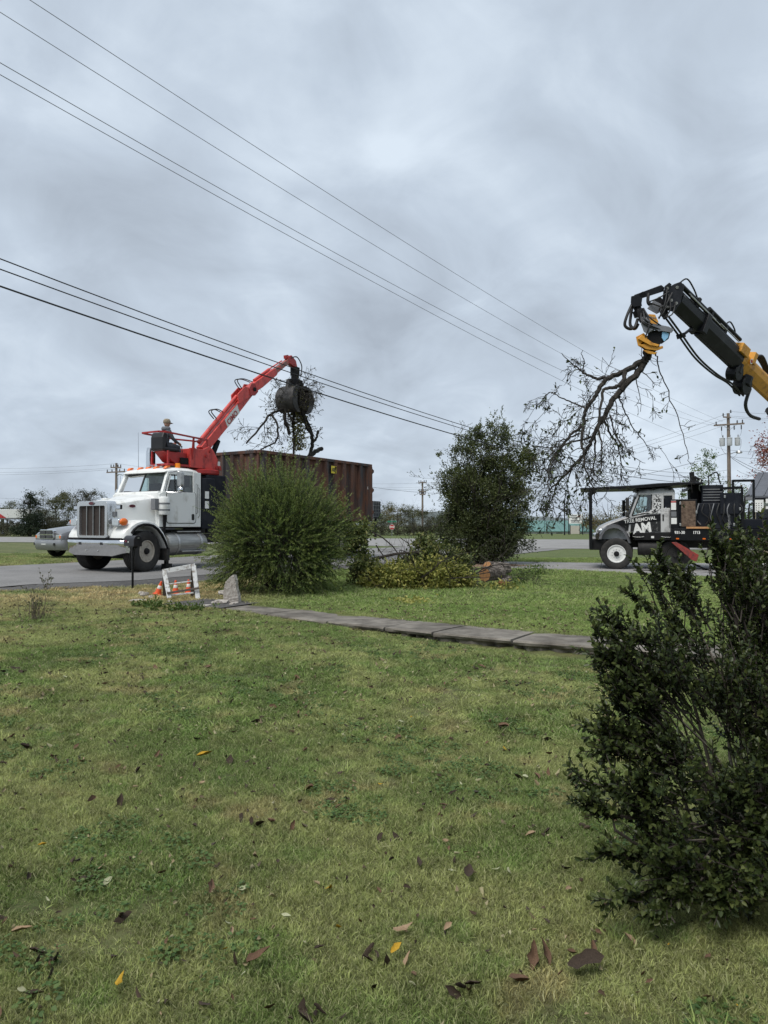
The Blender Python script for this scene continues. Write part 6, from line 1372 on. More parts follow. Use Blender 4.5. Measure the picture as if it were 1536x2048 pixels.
mb = MB(); mb.box(-.2, -.1, -.092, -.087, 1.0, 1.05); mb.build('flag', mat('faded_red', (.12, .015, .03), .6), bx)
text_part('44', .05, M['offwhite'], bx, side_mtx(-.06, -.0885, .99), .002)

# ================================================================ sawhorse barricade, cones, rubble
bp0 = ground_at(368, 1199); sh_ = thing('barricade', 'peeling white wooden sawhorse frame tilted over the broken walk', 'barricade', bp0, 0)
def fp(u, v, d=0): return Vector(at(u, v, bp0.y + d)) - bp0
def board(name, a, b, w_, th, m, da=0, db=0): mb = MB(); mb.bar(fp(*a, da), fp(*b, db), th, w_, (0, 1, 0)); return mb.build(name, m, sh_, bevel=.004)
OW, OB = M['oldwhite'], M['oldwood']
board('leg', (329, 1141), (340, 1196), .025, .085, OW, .1, -.05); board('leg', (388, 1131), (397, 1199), .025, .085, OW, .1, -.05)
board('leg', (330, 1150), (330, 1194), .025, .07, OB, .14, .42); board('leg', (387, 1142), (386, 1192), .025, .08, OB, .14, .42)
board('rail', (326, 1143), (391, 1131), .03, .085, OW, .115, .115)
board('slat', (338, 1168), (384, 1162), .02, .02, OW, .03, .03); board('slat', (335, 1186), (398, 1176), .025, .04, OB, -.06, -.06); board('slat', (342, 1190), (388, 1185), .02, .03, OW, .1, .1)
for (u, vb, lean) , lb in zip(((316, 1193, .28), (352, 1192, .0), (378, 1190, .0)), ('small orange cone leaning outside the sawhorse beside the rubble', 'small orange cone behind the sawhorse, next to the leaning cone side', 'small orange cone behind the sawhorse, by the taller leg')):
    q = ground_at(u, vb - 4); cn = thing('traffic_cone', lb, 'cone', q, 0); cn.rotation_euler = (0, lean, 0)
    mb = MB(); mb.box(-.085, .085, -.085, .085, .0, .022); mb.build('base', M['coneo'], cn, bevel=.008)
    mb = MB(); mb.lathe([(.066, .022), (.018, .275), (.004, .28)], (0, 0, 0), 'z', 18); mb.build('body', M['coneo'], cn, smooth=50)
    mb = MB(); mb.lathe([(.0465, .125), (.0475, .127), (.0355, .188), (.0345, .189)], (0, 0, 0), 'z', 18); mb.build('reflective_band', M['conew'], cn, smooth=50)
def rock(name, loc, sx, sy, sz, seed, m, label, group=None, rz=0, cat='rubble'):
    r_ = random.Random(seed); b = bmesh.new(); bmesh.ops.create_icosphere(b, subdivisions=2, radius=1)
    ph = [r_.uniform(0, 6) for _ in range(6)]
    for v in b.verts:
        c = v.co; k = 1 + .22*math.sin(3*c.x+ph[0])*math.sin(3.3*c.y+ph[1]) + .16*math.sin(5*c.z+ph[2]+2*c.x) + r_.uniform(-.07, .07)
        c *= k; m_ = max(abs(c.x), abs(c.y), abs(c.z)); c *= .55 + .45*m_ if False else 1
        v.co = Vector((max(-.8, min(.8, c.x))*sx, max(-.8, min(.8, c.y))*sy, max(-.7, min(.75, c.z))*sz))
    me = bpy.data.meshes.new(name); b.to_mesh(me); b.free(); me.materials.append(m); o = link(bpy.data.objects.new(name, me))
    o.location = loc; o.rotation_euler = (0, 0, rz); return tag(o, label, cat, group)
for k, (u, v, sx, sz, lb) in enumerate([(276, 1203, .20, .035, 'flat pale concrete slab piece lying left of the cones'), (290, 1193, .10, .07, 'rough heap-topping concrete lump beside the leaning cone'), (303, 1197, .08, .05, 'rough pale concrete lump touching the leaning cone'), (283, 1190, .07, .06, 'small concrete lump behind the flat slab piece'),
        (412, 1213, .12, .03, 'thin broken concrete plate at the end of the walk'), (428, 1209, .08, .045, 'grey concrete lump between the thin plate and the pile'), (444, 1208, .14, .065, 'pebbly concrete block at the bottom of the small pile'), (468, 1210, .10, .04, 'low concrete lump at the foot of the upright slab'), (354, 1214, .05, .03, 'small pale stone in the weeds before the sawhorse'), (372, 1213, .05, .025, 'small pale chip between the weeds and the walk'), (340, 1205, .07, .03, 'flat pale chip at the foot of the sawhorse leg')]):
    q = ground_at(u, v); rock('concrete_chunk', (q.x, q.y, q.z + sz*.5), sx, sx*.7, sz, k + 5, M['agg'], lb, rz=k)
q = ground_at(450, 1203); rock('concrete_chunk', (q.x, q.y + .02, q.z + .165), .15, .10, .055, 50, M['agg'], 'flat concrete lump lying on top of the pebbly block', rz=.3)
q = ground_at(463, 1207); sl = MB(); uv = [(447, 1208), (447, 1180), (451, 1164), (460, 1154), (467, 1149), (471, 1160), (473, 1176), (477, 1192), (478, 1209)]
rr_ = random.Random(4); fr = [Vector(at(u, v, q.y)) - q for u, v in uv]; bk = [p + Vector((.03+rr_.uniform(-.01, .01), .11, rr_.uniform(-.012, .012))) for p in fr]
for p in fr[:1] + fr[-1:] + bk[:1] + bk[-1:]: p.z = -.03
n = len(fr); sl.add(fr + bk, [tuple(range(n)), tuple(range(2*n-1, n-1, -1))] + [(i, (i+1) % n, n+(i+1) % n, n+i) for i in range(n)])
o = sl.build('standing_slab', M['agg'], bevel=.008); o.location = q; tag(o, 'pointed slab of broken concrete standing upright beside the walk', 'slab')
mbp = MB(); q = ground_at(396, 1212)
mbp.loft([[(a*.9*math.cos(t_)*.24, a*.14*math.sin(t_), z) for t_ in np.linspace(0, 2*math.pi, 14, False)] for a, z in ((1, .008), (.9, .012), (.2, .014))]); o = mbp.build('walk_hole', mat('dark_soil', (.018, .015, .012), 1, 0, var=.3)); o.location = q; tag(o, kind='structure')
strip('broken_walk', [(-3.95, 12.5), (-2.75, 11.95)], [(-3.35, 13.5), (-2.2, 12.7)], M['asphaltd'], .02, 20, 8, .03)

# ================================================================ shrubs
def shoots(n, starts, dirs, lens, per, nl, nw, rng, ang=.9):
    """needles set all round a shoot"""
    t_ = rng.random((n, per)); P = starts[:, None] + dirs[:, None] * (lens[:, None] * t_)[..., None]
    sag = -(t_**2) * .10 * lens[:, None]; P[..., 2] += sag * .3
    o = rng.normal(size=(n, per, 3)); o -= (o * dirs[:, None]).sum(-1, keepdims=True) * dirs[:, None]; o = unit(o)
    D = dirs[:, None] * .75 + o * ang
    return P.reshape(-1, 3), D.reshape(-1, 3), t_.ravel()
def yew():
    rng = np.random.default_rng(9); base = ground_at(562, 1183); t = thing('yew_bush', 'broad feathery dark green yew bush in front of the container', 'bush', base)
    c0 = np.array([-.04, 0, 1.04]); rad = np.array([1.34, 1.25, 1.27])
    n = 3700; d = rdir(n, rng); d = d[d[:, 2] > -.78]; n = len(d)
    rr = (.35 + .5 * rng.random(n) ** .6) * (1 + .16*np.sin(3.1*np.arctan2(d[:, 1], d[:, 0])+1)*np.sin(4*d[:, 2]+.6) + .10*np.sin(7*np.arctan2(d[:, 1], d[:, 0])+5*d[:, 2]))
    st = c0 + d * rad * rr[:, None]
    out_ = unit(d * rad); dr = unit(out_ * .8 + np.array([0, 0, .5]) * (.3 + d[:, 2:3]).clip(0) + .36 * rng.normal(size=(n, 3)))
    ln = (.28 + .36 * rng.random(n)) * (1 + .4 * d[:, 2].clip(0))
    # long leading shoots, upward at the top
    kk = rng.random(n) < .11; ln[kk] *= 1.5; dr[kk] = unit(dr[kk] + [0, 0, .3])
    keep = st[:, 2] > .05; st, dr, ln = st[keep], dr[keep], ln[keep]; n = len(st)
    P, D, tt_ = shoots(n, st, dr, ln, 72, .03, .01, rng, .68)
    ok = P[:, 2] > .01; P, D, tt_ = P[ok], D[ok], tt_[ok]
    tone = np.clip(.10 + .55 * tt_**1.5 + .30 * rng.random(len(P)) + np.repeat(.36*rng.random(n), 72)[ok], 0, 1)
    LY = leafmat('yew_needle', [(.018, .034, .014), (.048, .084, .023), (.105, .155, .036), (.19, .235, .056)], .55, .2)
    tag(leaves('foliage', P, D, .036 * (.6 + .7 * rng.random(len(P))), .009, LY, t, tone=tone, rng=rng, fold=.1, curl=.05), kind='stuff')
    mb = MB()
    for k in range(0, n, 2):
        mb.tube([st[k] - (st[k] - np.array([0, 0, .1])) * .12, st[k], st[k] + dr[k] * ln[k]], [.006, .0045, .002], 3, False)
    for k in range(60):
        q = st[rng.integers(n)]; mb.tube([(rng.normal()*.12, rng.normal()*.12, -.05), (q[0]*.45, q[1]*.45, q[2]*.4), tuple(q)], [.022, .014, .006], 5, False)
    mb.build('stems', M['twig'], t, recalc=False)
yew()

def big_bush():
    rng = np.random.default_rng(14); base = ground_at(965, 1128); s_ = base.y / F; t = thing('tall_shrub', 'tall dark olive shrub taller than the container behind the brush pile', 'shrub', base)
    def c(u, v, ru, rv, d=0): return ((u - 965) * s_, d, CZ - (v - HV) * s_ - base.z, ru * s_, ru * s_ * .9, rv * s_)
    lob = [c(955, 1010, 60, 80), c(915, 965, 40, 42), c(1000, 950, 46, 58), c(968, 895, 32, 46), c(1042, 922, 32, 30), c(998, 868, 14, 28), c(940, 1070, 66, 48), c(1000, 1060, 62, 52), c(905, 1020, 32, 40), c(1030, 1000, 38, 40), c(975, 1100, 58, 26), c(1005, 880, 22, 26), c(930, 905, 28, 30), c(1055, 950, 22, 26), c(955, 865, 14, 24), c(888, 915, 16, 20), c(988, 858, 9, 22), c(1012, 868, 8, 18), c(930, 880, 10, 18), c(1062, 915, 14, 18), c(880, 1050, 16, 26), c(1058, 1040, 14, 24)]
    P, D, ct_ = cluster_points(lob, 1550, 56, .12, rng, .55); ph = [1.3, .4, 2.2]
    cl = np.sin(P[:, 0]*4.2 + ph[0] + P[:, 2]) * np.sin(P[:, 1]*4 + ph[1]) * np.sin(P[:, 2]*4.4 + ph[2] - P[:, 0]); keep = (cl > -.75 * rng.random(len(P))) & (P[:, 2] > .1); P, D, ct_ = P[keep], D[keep], ct_[keep]
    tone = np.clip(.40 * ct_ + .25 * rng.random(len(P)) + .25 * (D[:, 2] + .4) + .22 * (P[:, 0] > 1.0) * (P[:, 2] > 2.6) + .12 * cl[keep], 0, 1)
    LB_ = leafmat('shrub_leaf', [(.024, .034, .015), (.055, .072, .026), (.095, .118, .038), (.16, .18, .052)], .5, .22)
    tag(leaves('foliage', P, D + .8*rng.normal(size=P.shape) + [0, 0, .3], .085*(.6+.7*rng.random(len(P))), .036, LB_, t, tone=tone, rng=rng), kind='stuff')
    # upright sprigs breaking the outline
    i_ = rng.choice(np.flatnonzero((D[:, 2] > -.1)), 420); s0 = P[i_]; sd_ = unit(D[i_]*.45 + [0, 0, .8] + .2*rng.normal(size=(420, 3))); sl_ = .22 + .38*rng.random(420)
    Q, E_, tq = shoots(420, s0, sd_, sl_, 22, .08, .03, rng, .7)
    tag(leaves('sprigs', Q, E_, .07*(.7+.5*rng.random(len(Q))), .026, LB_, t, tone=np.clip(np.repeat(.15+.6*rng.random(420), 22)+.2*tq, 0, 1), rng=rng), kind='stuff')
    rg_ = random.Random(3); mb = MB(); tp_ = []
    for k in range(16):
        a = rg_.uniform(0, 6.28); grow(mb, (rg_.gauss(0, .15), rg_.gauss(0, .15), -.05), (.35*math.cos(a), .35*math.sin(a), 1), rg_.uniform(2.6, 4.6), .035, 3, rg_, tp_, -.01, 7, .10, (3, 5), .5, 5, .004, .55, .3)
    mb.build('stems', M['twig'], t, recalc=False)
    tp2 = np.array([list(q[0]) for q in tp_]); td2 = np.array([list(q[1]) for q in tp_])
    sel = rng.random(len(tp2)) < min(1, 9000/len(tp2)); tp2, td2 = tp2[sel], td2[sel]
    tag(leaves('shoot_leaves', tp2, td2 + .7*rng.normal(size=tp2.shape), .08, .034, LB_, t, rng=rng), kind='stuff')
big_bush()

# brush pile: felled limbs with yellowing leaves, and the cut log
def brush():
    rng = np.random.default_rng(21); rg_ = random.Random(12); b0 = ground_at(870, 1180); t = thing('brush_pile', 'heap of cut branches with yellow-green leaves on the lawn', 'brush pile', b0)
    s_ = b0.y / F
    def c(u, v, ru, rv, d=0): return ((u - 870) * s_ * (1 + d/b0.y), d, CZ - (v - HV) * s_ * (1 + d/b0.y) - b0.z, ru*s_, ru*s_*.8, rv*s_)
    lobY = [c(800, 1160, 52, 28, .5), c(870, 1158, 58, 34, .5), c(760, 1168, 36, 22, .4), c(918, 1162, 34, 24, .6), c(995, 1184, 42, 8, .3)]
    lobG = [c(880, 1120, 40, 34, 1.2), c(918, 1132, 34, 34, 1.2), c(735, 1140, 30, 32, .9), c(715, 1085, 26, 40, 1.2), c(735, 1062, 16, 18, 1.2), c(830, 1135, 40, 28, 1.2), c(865, 1095, 26, 24, 1.8)]
    Ym = leafmat('yellow_green_leaf', [(.085, .105, .026), (.18, .20, .042), (.32, .32, .07), (.42, .39, .12)], .55, .3)
    Gm = leafmat('cut_green_leaf', [(.035, .05, .016), (.07, .10, .026), (.13, .155, .042), (.24, .235, .08)], .55, .28)
    for nm, lob, n, mm in (('yellowing_foliage', lobY, 12000, Ym), ('green_foliage', lobG, 14000, Gm)):
        P, D, ct_ = cluster_points(lob, n//40, 40, .10, rng, .55); keep = P[:, 2] > .01; P, D = P[keep], D[keep]
        cl = np.sin(P[:, 0]*6)*np.sin(P[:, 1]*6+1)*np.sin(P[:, 2]*7); keep = cl > -.6*rng.random(len(P)); P, D = P[keep], D[keep]
        tag(leaves(nm, P, D + .9*rng.normal(size=P.shape), .085*(.6+.7*rng.random(len(P))), .042, mm, t, rng=rng), kind='stuff')
    mb = MB(); tp_ = []
    for k in range(34):
        x = rg_.uniform(-1.5, 1.2); a = rg_.choice((rg_.uniform(-.6, .6), rg_.uniform(2.5, 3.8)))
        grow(mb, (x, rg_.uniform(.2, 1.4), rg_.uniform(.05, .35)), (math.cos(a), .4*math.sin(a), rg_.uniform(.0, .6)), rg_.uniform(.7, 1.5), .016, 2, rg_, tp_, .02, 5, .15, (2, 4), .6, 4, .003)
    # bare arching limbs against the highway
    for pts, r_ in (([(745, 1118), (790, 1108), (830, 1104), (862, 1112), (880, 1122)], .035), ([(740, 1062), (765, 1075), (785, 1092), (800, 1112), (812, 1128)], .018), ([(752, 1090), (762, 1105), (775, 1122), (785, 1135)], .016), ([(795, 1115), (800, 1100), (815, 1104), (825, 1120)], .014), ([(800, 1075), (818, 1088), (822, 1102), (806, 1112)], .010)):
        P_ = [Vector(at(u, v, b0.y + 1.1)) - b0 for u, v in pts]; mb.tube(P_, [r_*(1-.5*i/len(P_)) for i in range(len(P_))], 7)
        for k in range(3): grow(mb, P_[1+k % 3], (rg_.uniform(-1, 1), rg_.uniform(-.5, .5), rg_.uniform(-.2, .8)), .4, .006, 1, rg_, tp_, 0, 4, .2, (2, 3), .6, 3, .0025)
    mb.build('branch', M['twig'], t, recalc=False)
    # a spill of pale leaves on the grass in front
    q = np.array(ground_at(822, 1203) - b0); P = q + np.stack([.22*rng.normal(size=120), .25*rng.normal(size=120), .03+.02*rng.random(120)], 1)
    tag(leaves('spilled_leaves', P, rng.normal(size=P.shape)*[1, 1, .3], .07, .04, Ym, t, tone=.6+.4*rng.random(120), rng=rng), kind='stuff')
brush()
def cut_log(u0, v0, u1, v1, r_, d, label):
    a = Vector(at(u0, v0, d)); b = Vector(at(u1, v1, d + .45)); t = thing('log', label, 'log', (a.x, a.y, gz(a.x, a.y)))
    o_ = Vector((a.x, a.y, gz(a.x, a.y))); a, b = a - o_, b - o_; rr = random.Random(int(u0)); mb = MB(); n = 22; rings = []; ax = (b - a).normalized(); e1_ = ax.orthogonal().normalized(); e2_ = ax.cross(e1_)
    prof = [1 + rr.uniform(-.07, .07) for _ in range(n)]
    for i in range(7):
        p = a.lerp(b, i/6); rings.append([p + (e1_*math.cos(2*math.pi*k/n) + e2_*math.sin(2*math.pi*k/n))*r_*(prof[k] + rr.uniform(-.05, .05)) for k in range(n)])
    mb.loft(rings); mb.build('bark', M['bark2'], t)
    for p, s in ((a, -1), (b, 1)):
        mb = MB(); ring = [p + ax*s*.004 + (e1_*math.cos(2*math.pi*k/n) + e2_*math.sin(2*math.pi*k/n))*r_*.9*prof[k] for k in range(n)]; mb.add(ring + [q + ax*s*.004 for q in ring], [tuple(range(n)), tuple(range(2*n-1, n-1, -1))] + [(k, (k+1) % n, n+(k+1) % n, n+k) for k in range(n)]); mb.build('cut_face', M['cutwood'], t)
M['bark2'] = mat('rough_grey_bark', (.075, .06, .05), .95, 0, col2=(.26, .225, .195), scale=16, bump=1, bscale=22, lo=.4, hi=.65)
cut_log(969, 1149, 1000, 1144, .17, 16.3, 'short log with orange cut face in the brush pile')
cut_log(975, 1135, 1013, 1138, .15, 16.9, 'rough barked log lying behind the orange-faced one')
cut_log(1003, 1166, 1016, 1158, .09, 16.4, 'small dark log butt at the end of the brush pile')
# low sprouts on the grass beyond the logs
for k, (u, v) in enumerate(((1050, 1162), (1072, 1150), (1030, 1170))):
    q = ground_at(u, v); t = thing('sapling_sprouts', 'thin leafy sprouts in the lawn beside the logs', 'sprouts', q, 0, 'leafy sprouts beside the logs'); rng = np.random.default_rng(k)
    P = np.stack([.25*rng.normal(size=260), .2*rng.normal(size=260), .02+.28*rng.random(260)], 1); tag(leaves('foliage', P, rng.normal(size=P.shape)+[0, 0, .6], .06, .03, LM['fresh'], t, rng=rng), kind='stuff')
    mb = MB()
    for j in range(0, 260, 8): mb.tube([(P[j, 0]*.8, P[j, 1]*.8, 0), tuple(P[j])], [.005, .003], 3, False)
    tag(mb.build('stem', M['twig'], t, recalc=False), kind='stuff')

# dry weed by the road on the left, green weeds at the broken walk
def weed(u, v, h, n, spread, label, name, lm, stemm, seed, leafn=120, low=0):
    q = ground_at(u, v); t = thing(name, label, 'weed', q); rg_ = random.Random(seed); mb = MB(); tp_ = []
    for k in range(n):
        a = rg_.uniform(0, 6.28); grow(mb, (rg_.gauss(0, spread*.2), rg_.gauss(0, spread*.2), -.02), (spread*math.cos(a), spread*math.sin(a), 1), h*rg_.uniform(.5, 1.05), .006, 1, rg_, tp_, .0, 5, .08, (2, 3), .35, 4, .002)
    tag(mb.build('stem', stemm, t, recalc=False), kind='stuff')
    P = np.array([list(p[0]) for p in tp_]); D = np.array([list(p[1]) for p in tp_]); i = nrng.integers(0, len(P), leafn)
    tag(leaves('foliage', P[i], D[i]+.8*nrng.normal(size=(leafn, 3)), .045, .02, lm, t), kind='stuff')
M['drystem'] = mat('dry_stem', (.16, .13, .09), .9, 0, var=.3)
weed(76, 1240, .52, 26, .35, 'dry brown weed clump standing in the verge grass', 'dry_weed', LM['olive'], M['drystem'], 3, 90)
weed(95, 1180, .48, 5, .25, 'thin green-topped weed stalks behind the dry clump', 'tall_weed', LM['olive'], M['drystem'], 4, 90)
for k, (u, v) in enumerate(((318, 1216), (350, 1222), (300, 1212), (385, 1222))):
    weed(u, v, .16, 22, .7, ('low green weeds in front of the sawhorse leg', 'low green weeds between the sawhorse and the walk hole', 'low green weeds beside the flat pale slab piece', 'low green weeds by the thin broken plate')[k], 'weed_clump', LM['fresh'], LM['fresh'], 10 + k, 260)

# ================================================================ foreground shrub with small glossy leaves
def box_shrub():
    rng = np.random.default_rng(33); b0 = Vector((1.78, 3.25, 0)); t = thing('broadleaf_shrub', 'dark glossy small-leaved shrub filling the lower right foreground', 'shrub', b0)
    def c(u, v, Y_, ru, rv): s_ = Y_/F; p = at(u, v, Y_) - b0; return (p.x, p.y, p.z, ru*s_, ru*s_, rv*s_)
    lob = [c(1500, 1190, 3.4, 95, 120), c(1560, 1130, 3.7, 110, 110), c(1290, 1300, 2.95, 105, 100), c(1230, 1330, 2.9, 55, 110), c(1400, 1320, 3.1, 110, 90), c(1500, 1380, 3.2, 120, 120), c(1270, 1430, 2.9, 80, 70),
           c(1330, 1520, 2.8, 120, 80), c(1262, 1560, 2.75, 64, 50), c(1315, 1675, 2.7, 90, 90), c(1450, 1650, 2.9, 115, 110), c(1530, 1560, 2.9, 110, 120), c(1430, 1750, 2.75, 100, 55), c(1600, 1300, 3.4, 150, 200), c(1640, 1600, 3.1, 150, 200), c(1540, 1740, 2.6, 90, 60), c(1295, 1120, 3.2, 42, 32), c(1350, 1165, 3.15, 50, 30), c(1450, 1090, 3.5, 50, 40), c(1185, 1265, 2.95, 22, 40), c(1160, 1570, 2.74, 34, 16), c(1200, 1430, 2.85, 30, 40)]
    wts = np.array([l[3]*l[5] for l in lob]); sprays = []; n = 1900; k = rng.choice(len(lob), n, p=wts/wts.sum()); Lb = np.array(lob)[k]; d = rdir(n, rng)
    r = .5 + .55*rng.random(n); tip = Lb[:, :3] + d*Lb[:, 3:6]*r[:, None]
    axis = np.array([.0, .1, .45]); root = np.array([0, 0, .25]) + rng.normal(size=(n, 3))*[.1, .1, .1]
    dr = unit(unit(tip - root)*.7 + d*.5 + [0, 0, .55] + .25*rng.normal(size=(n, 3)))
    # loose sprays reaching out to the left and up
    for (u0, v0, u1, v1, Y_) in ((1340, 1600, 1108, 1540, 2.75), (1330, 1640, 1122, 1602, 2.7), (1340, 1470, 1150, 1452, 2.85), (1330, 1360, 1160, 1300, 2.9), (1330, 1300, 1176, 1215, 2.95), (1350, 1520, 1165, 1490, 2.8), (1340, 1700, 1168, 1700, 2.65), (1360, 1740, 1190, 1810, 2.6), (1400, 1290, 1232, 1165, 3.0), (1400, 1260, 1290, 1075, 3.15), (1420, 1260, 1345, 1120, 3.15), (1450, 1200, 1420, 1045, 3.4), (1480, 1180, 1475, 1035, 3.5), (1400, 1750, 1300, 1830, 2.6), (1470, 1740, 1420, 1830, 2.6)):
        A0 = np.array(at(u0, v0, Y_ + .15) - b0); A1 = np.array(at(u1, v1, Y_) - b0); A1 = A0 + (A1 - A0)*.80; m_ = 22; tt0 = rng.random(m_)**.7; sp_d = unit(A1 - A0)
        Am = A0*.5 + A1*.5 + [0, 0, -.02]; t1_ = tt0[:, None]; pth = A0*(1-t1_)**2 + 2*Am*t1_*(1-t1_) + A1*t1_**2; nd_ = unit(sp_d*.9 + .4*rng.normal(size=(m_, 3)) + [0, 0, .25])
        tip = np.concatenate([tip, pth + nd_*.10]); dr = np.concatenate([dr, nd_]); d = np.concatenate([d, np.tile(sp_d, (m_, 1))]); root = np.concatenate([root, A0 + (A1 - A0)*(tt0*.8)[:, None]])
        sprays.append([A0*(1-q_)**2 + 2*Am*q_*(1-q_) + A1*q_**2 for q_ in np.linspace(0, 1, 7)])
    keep = tip[:, 2] > .06; tip, dr, d, root = tip[keep], dr[keep], d[keep], root[keep]; n = len(tip)
    ln = .09 + .09*rng.random(n); per = 15
    tt_ = (np.arange(per) + .5)/per; tt_ = np.broadcast_to(tt_, (n, per)) + .02*rng.normal(size=(n, per))
    P = tip[:, None] + dr[:, None]*((tt_ - 1)*ln[:, None])[..., None]
    o = rng.normal(size=(n, per, 3)); o -= (o*dr[:, None]).sum(-1, keepdims=True)*dr[:, None]; o = unit(o)
    D = dr[:, None]*(.45+.5*tt_[..., None]**2) + o*.75
    P, D = P.reshape(-1, 3), D.reshape(-1, 3); tt_ = tt_.ravel()
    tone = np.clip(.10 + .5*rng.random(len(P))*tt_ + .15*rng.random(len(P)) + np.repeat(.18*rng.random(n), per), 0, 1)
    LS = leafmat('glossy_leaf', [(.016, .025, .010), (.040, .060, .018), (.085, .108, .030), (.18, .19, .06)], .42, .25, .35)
    L_len = .028*(.65+.6*rng.random(len(P))); Wd = .0155*(.8+.4*rng.random(len(P)))
    up = np.repeat(dr, per, 0)*.8 + [0, 0, .4]
    # the 300 that show largest are leaves of their own, the rest one mass
    dist = P[:, 1] - .25*np.abs(P[:, 2]-.9)*0; u_ = F*(P[:, 0]+b0.x)/(P[:, 1]+b0.y)+768; v_ = HV-F*(P[:, 2]+b0.z-CZ)/(P[:, 1]+b0.y)
    vis = (u_ < 1530) & (v_ < 1840) & (P[:, 2] > .05); score = np.where(vis, L_len/(P[:, 1]+b0.y)*(1+.1*rng.random(len(P))), 0); big = np.argsort(-score)[:300]
    rest = np.ones(len(P), bool); rest[big] = False
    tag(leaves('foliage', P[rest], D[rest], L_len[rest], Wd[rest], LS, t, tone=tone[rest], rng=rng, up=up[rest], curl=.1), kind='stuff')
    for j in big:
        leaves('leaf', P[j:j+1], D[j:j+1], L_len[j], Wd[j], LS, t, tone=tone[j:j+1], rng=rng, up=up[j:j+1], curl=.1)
    mb = MB(); sb = MB()
    for q3 in sprays: mb.tube([tuple(x) for x in q3], [.006, .0055, .005, .0045, .004, .003, .002], 4, False)
    for j in range(n):
        s0 = tip[j] - dr[j]*ln[j]; mid = s0 - (s0 - root[j])*.09 + rng.normal(size=3)*.015
        sb.tube([mid, s0, tip[j]], [.0032, .0026, .0015], 3, False)
    for j in rng.choice(n, 75, False):
        s0 = tip[j] - dr[j]*ln[j]; q1 = root[j]*[.6, .6, 0]; q2 = (root[j]*.4 + s0*.6)*[1, 1, .85]; mb.tube([q1 + [0, 0, -.04], q1*.6 + q2*.4 + rng.normal(size=3)*.03, q2 + rng.normal(size=3)*.02, s0], [.012, .009, .006, .003], 5, False)
    M['shrubstem'] = mat('grey_shrub_stem', (.13, .11, .09), .85, 0, col2=(.22, .195, .165), scale=20)
    tag(mb.build('stem', M['shrubstem'], t, recalc=False), kind='stuff'); tag(sb.build('shoots', M['twig'], t, recalc=False), kind='stuff')
box_shrub()

# ================================================================ grass
def in_poly(poly, x, y):
    c = np.zeros(len(x), bool); n = len(poly); j = n - 1
    for i in range(n):
        xi, yi = poly[i]; xj, yj = poly[j]
        hit = ((yi > y) != (yj > y)) & (x < (xj-xi)*(y-yi)/((yj-yi) or 1e-9) + xi); c ^= hit; j = i
    return c
NOGRASS = [[(-45, 12.3), (-14, 13.9), (-8.3, 15.1), (-5.4, 15.8), (-3.4, 17.7), (-.7, 21.6), (3, 28.6), (11, 43), (2, 46), (-1.5, 39), (-6.5, 31), (-10.4, 24.5), (-12.2, 21.8), (-16, 20.4), (-45, 19)],
           [(-1.2, 21.7), (2.5, 24.4), (4.8, 24.5), (6.8, 23.0), (9.0, 20.8), (13, 18.8), (26, 16.2), (26, 26.8), (13, 27.6), (9, 27.7), (6.2, 28.4), (3.6, 29.1), (1.6, 28.3)],
           [(-2.95, 12.08), (-1.85, 11.18), (-.83, 10.35), (0, 9.64), (.60, 9.10), (1.50, 8.50), (2.38, 8.0), (3.52, 7.3), (4.7, 6.6)] + [(f_[0]*.93 + n_[0]*.07, f_[1]*.93 + n_[1]*.07) for f_, n_ in zip(wf, wn)][::-1], [(-3.9, 12.55), (-2.8, 12.0), (-2.25, 12.6), (-3.3, 13.4)]]
def tuft(seed, nb, rad, h, wdt, lean):
    r_ = np.random.default_rng(seed); a = r_.random(nb)*6.28; rr = rad*np.sqrt(r_.random(nb)); P = np.stack([rr*np.cos(a), rr*np.sin(a), -.004+0*a], 1)
    D = unit(np.stack([lean*r_.normal(size=nb), lean*r_.normal(size=nb), np.ones(nb)], 1)); hh = h*(.45+.7*r_.random(nb))[:, None]
    s = unit(np.cross(D, rdir(nb, r_)))*wdt*(.6+.8*r_.random(nb))[:, None]/2; bend = r_.normal(size=(nb, 3))*[1, 1, 0]*hh*.38
    m1 = P + D*hh*.55 + bend*.25; tp = P + D*hh*.92 + bend
    V = np.stack([P-s, P+s, m1+s*.8, m1-s*.8, tp+s*.12, tp-s*.12], 1).reshape(-1, 3); b = np.arange(nb)[:, None]*6
    q = np.concatenate([b+[0, 1, 2, 3], b+[3, 2, 4, 5]], 1).reshape(-1, 4)
    me_o = quads_object('grass_tuft_source', V, M['blade'], None, np.repeat(r_.random(nb), 2), q); COL.objects.unlink(me_o); return me_o
def clover(seed):
    r_ = np.random.default_rng(seed); nb = 26; a = r_.random(nb)*6.28; rr = .05*np.sqrt(r_.random(nb)); P = np.stack([rr*np.cos(a), rr*np.sin(a), .012+.014*r_.random(nb)], 1)
    D = np.stack([np.cos(a), np.sin(a), .2*r_.normal(size=nb)], 1); V, q = leaf_quads(P, D, .018, .013, r_, .15, .1, up=np.tile([0., 0, 1], (nb, 1)))
    o = quads_object('grass_tuft_source', V, LM['clover'], None, np.repeat(r_.random(nb), 2), q); COL.objects.unlink(o); return o
LM['clover'] = leafmat('ground_leaf', [(.05, .10, .026), (.08, .145, .036), (.12, .18, .048)], .6, .25)
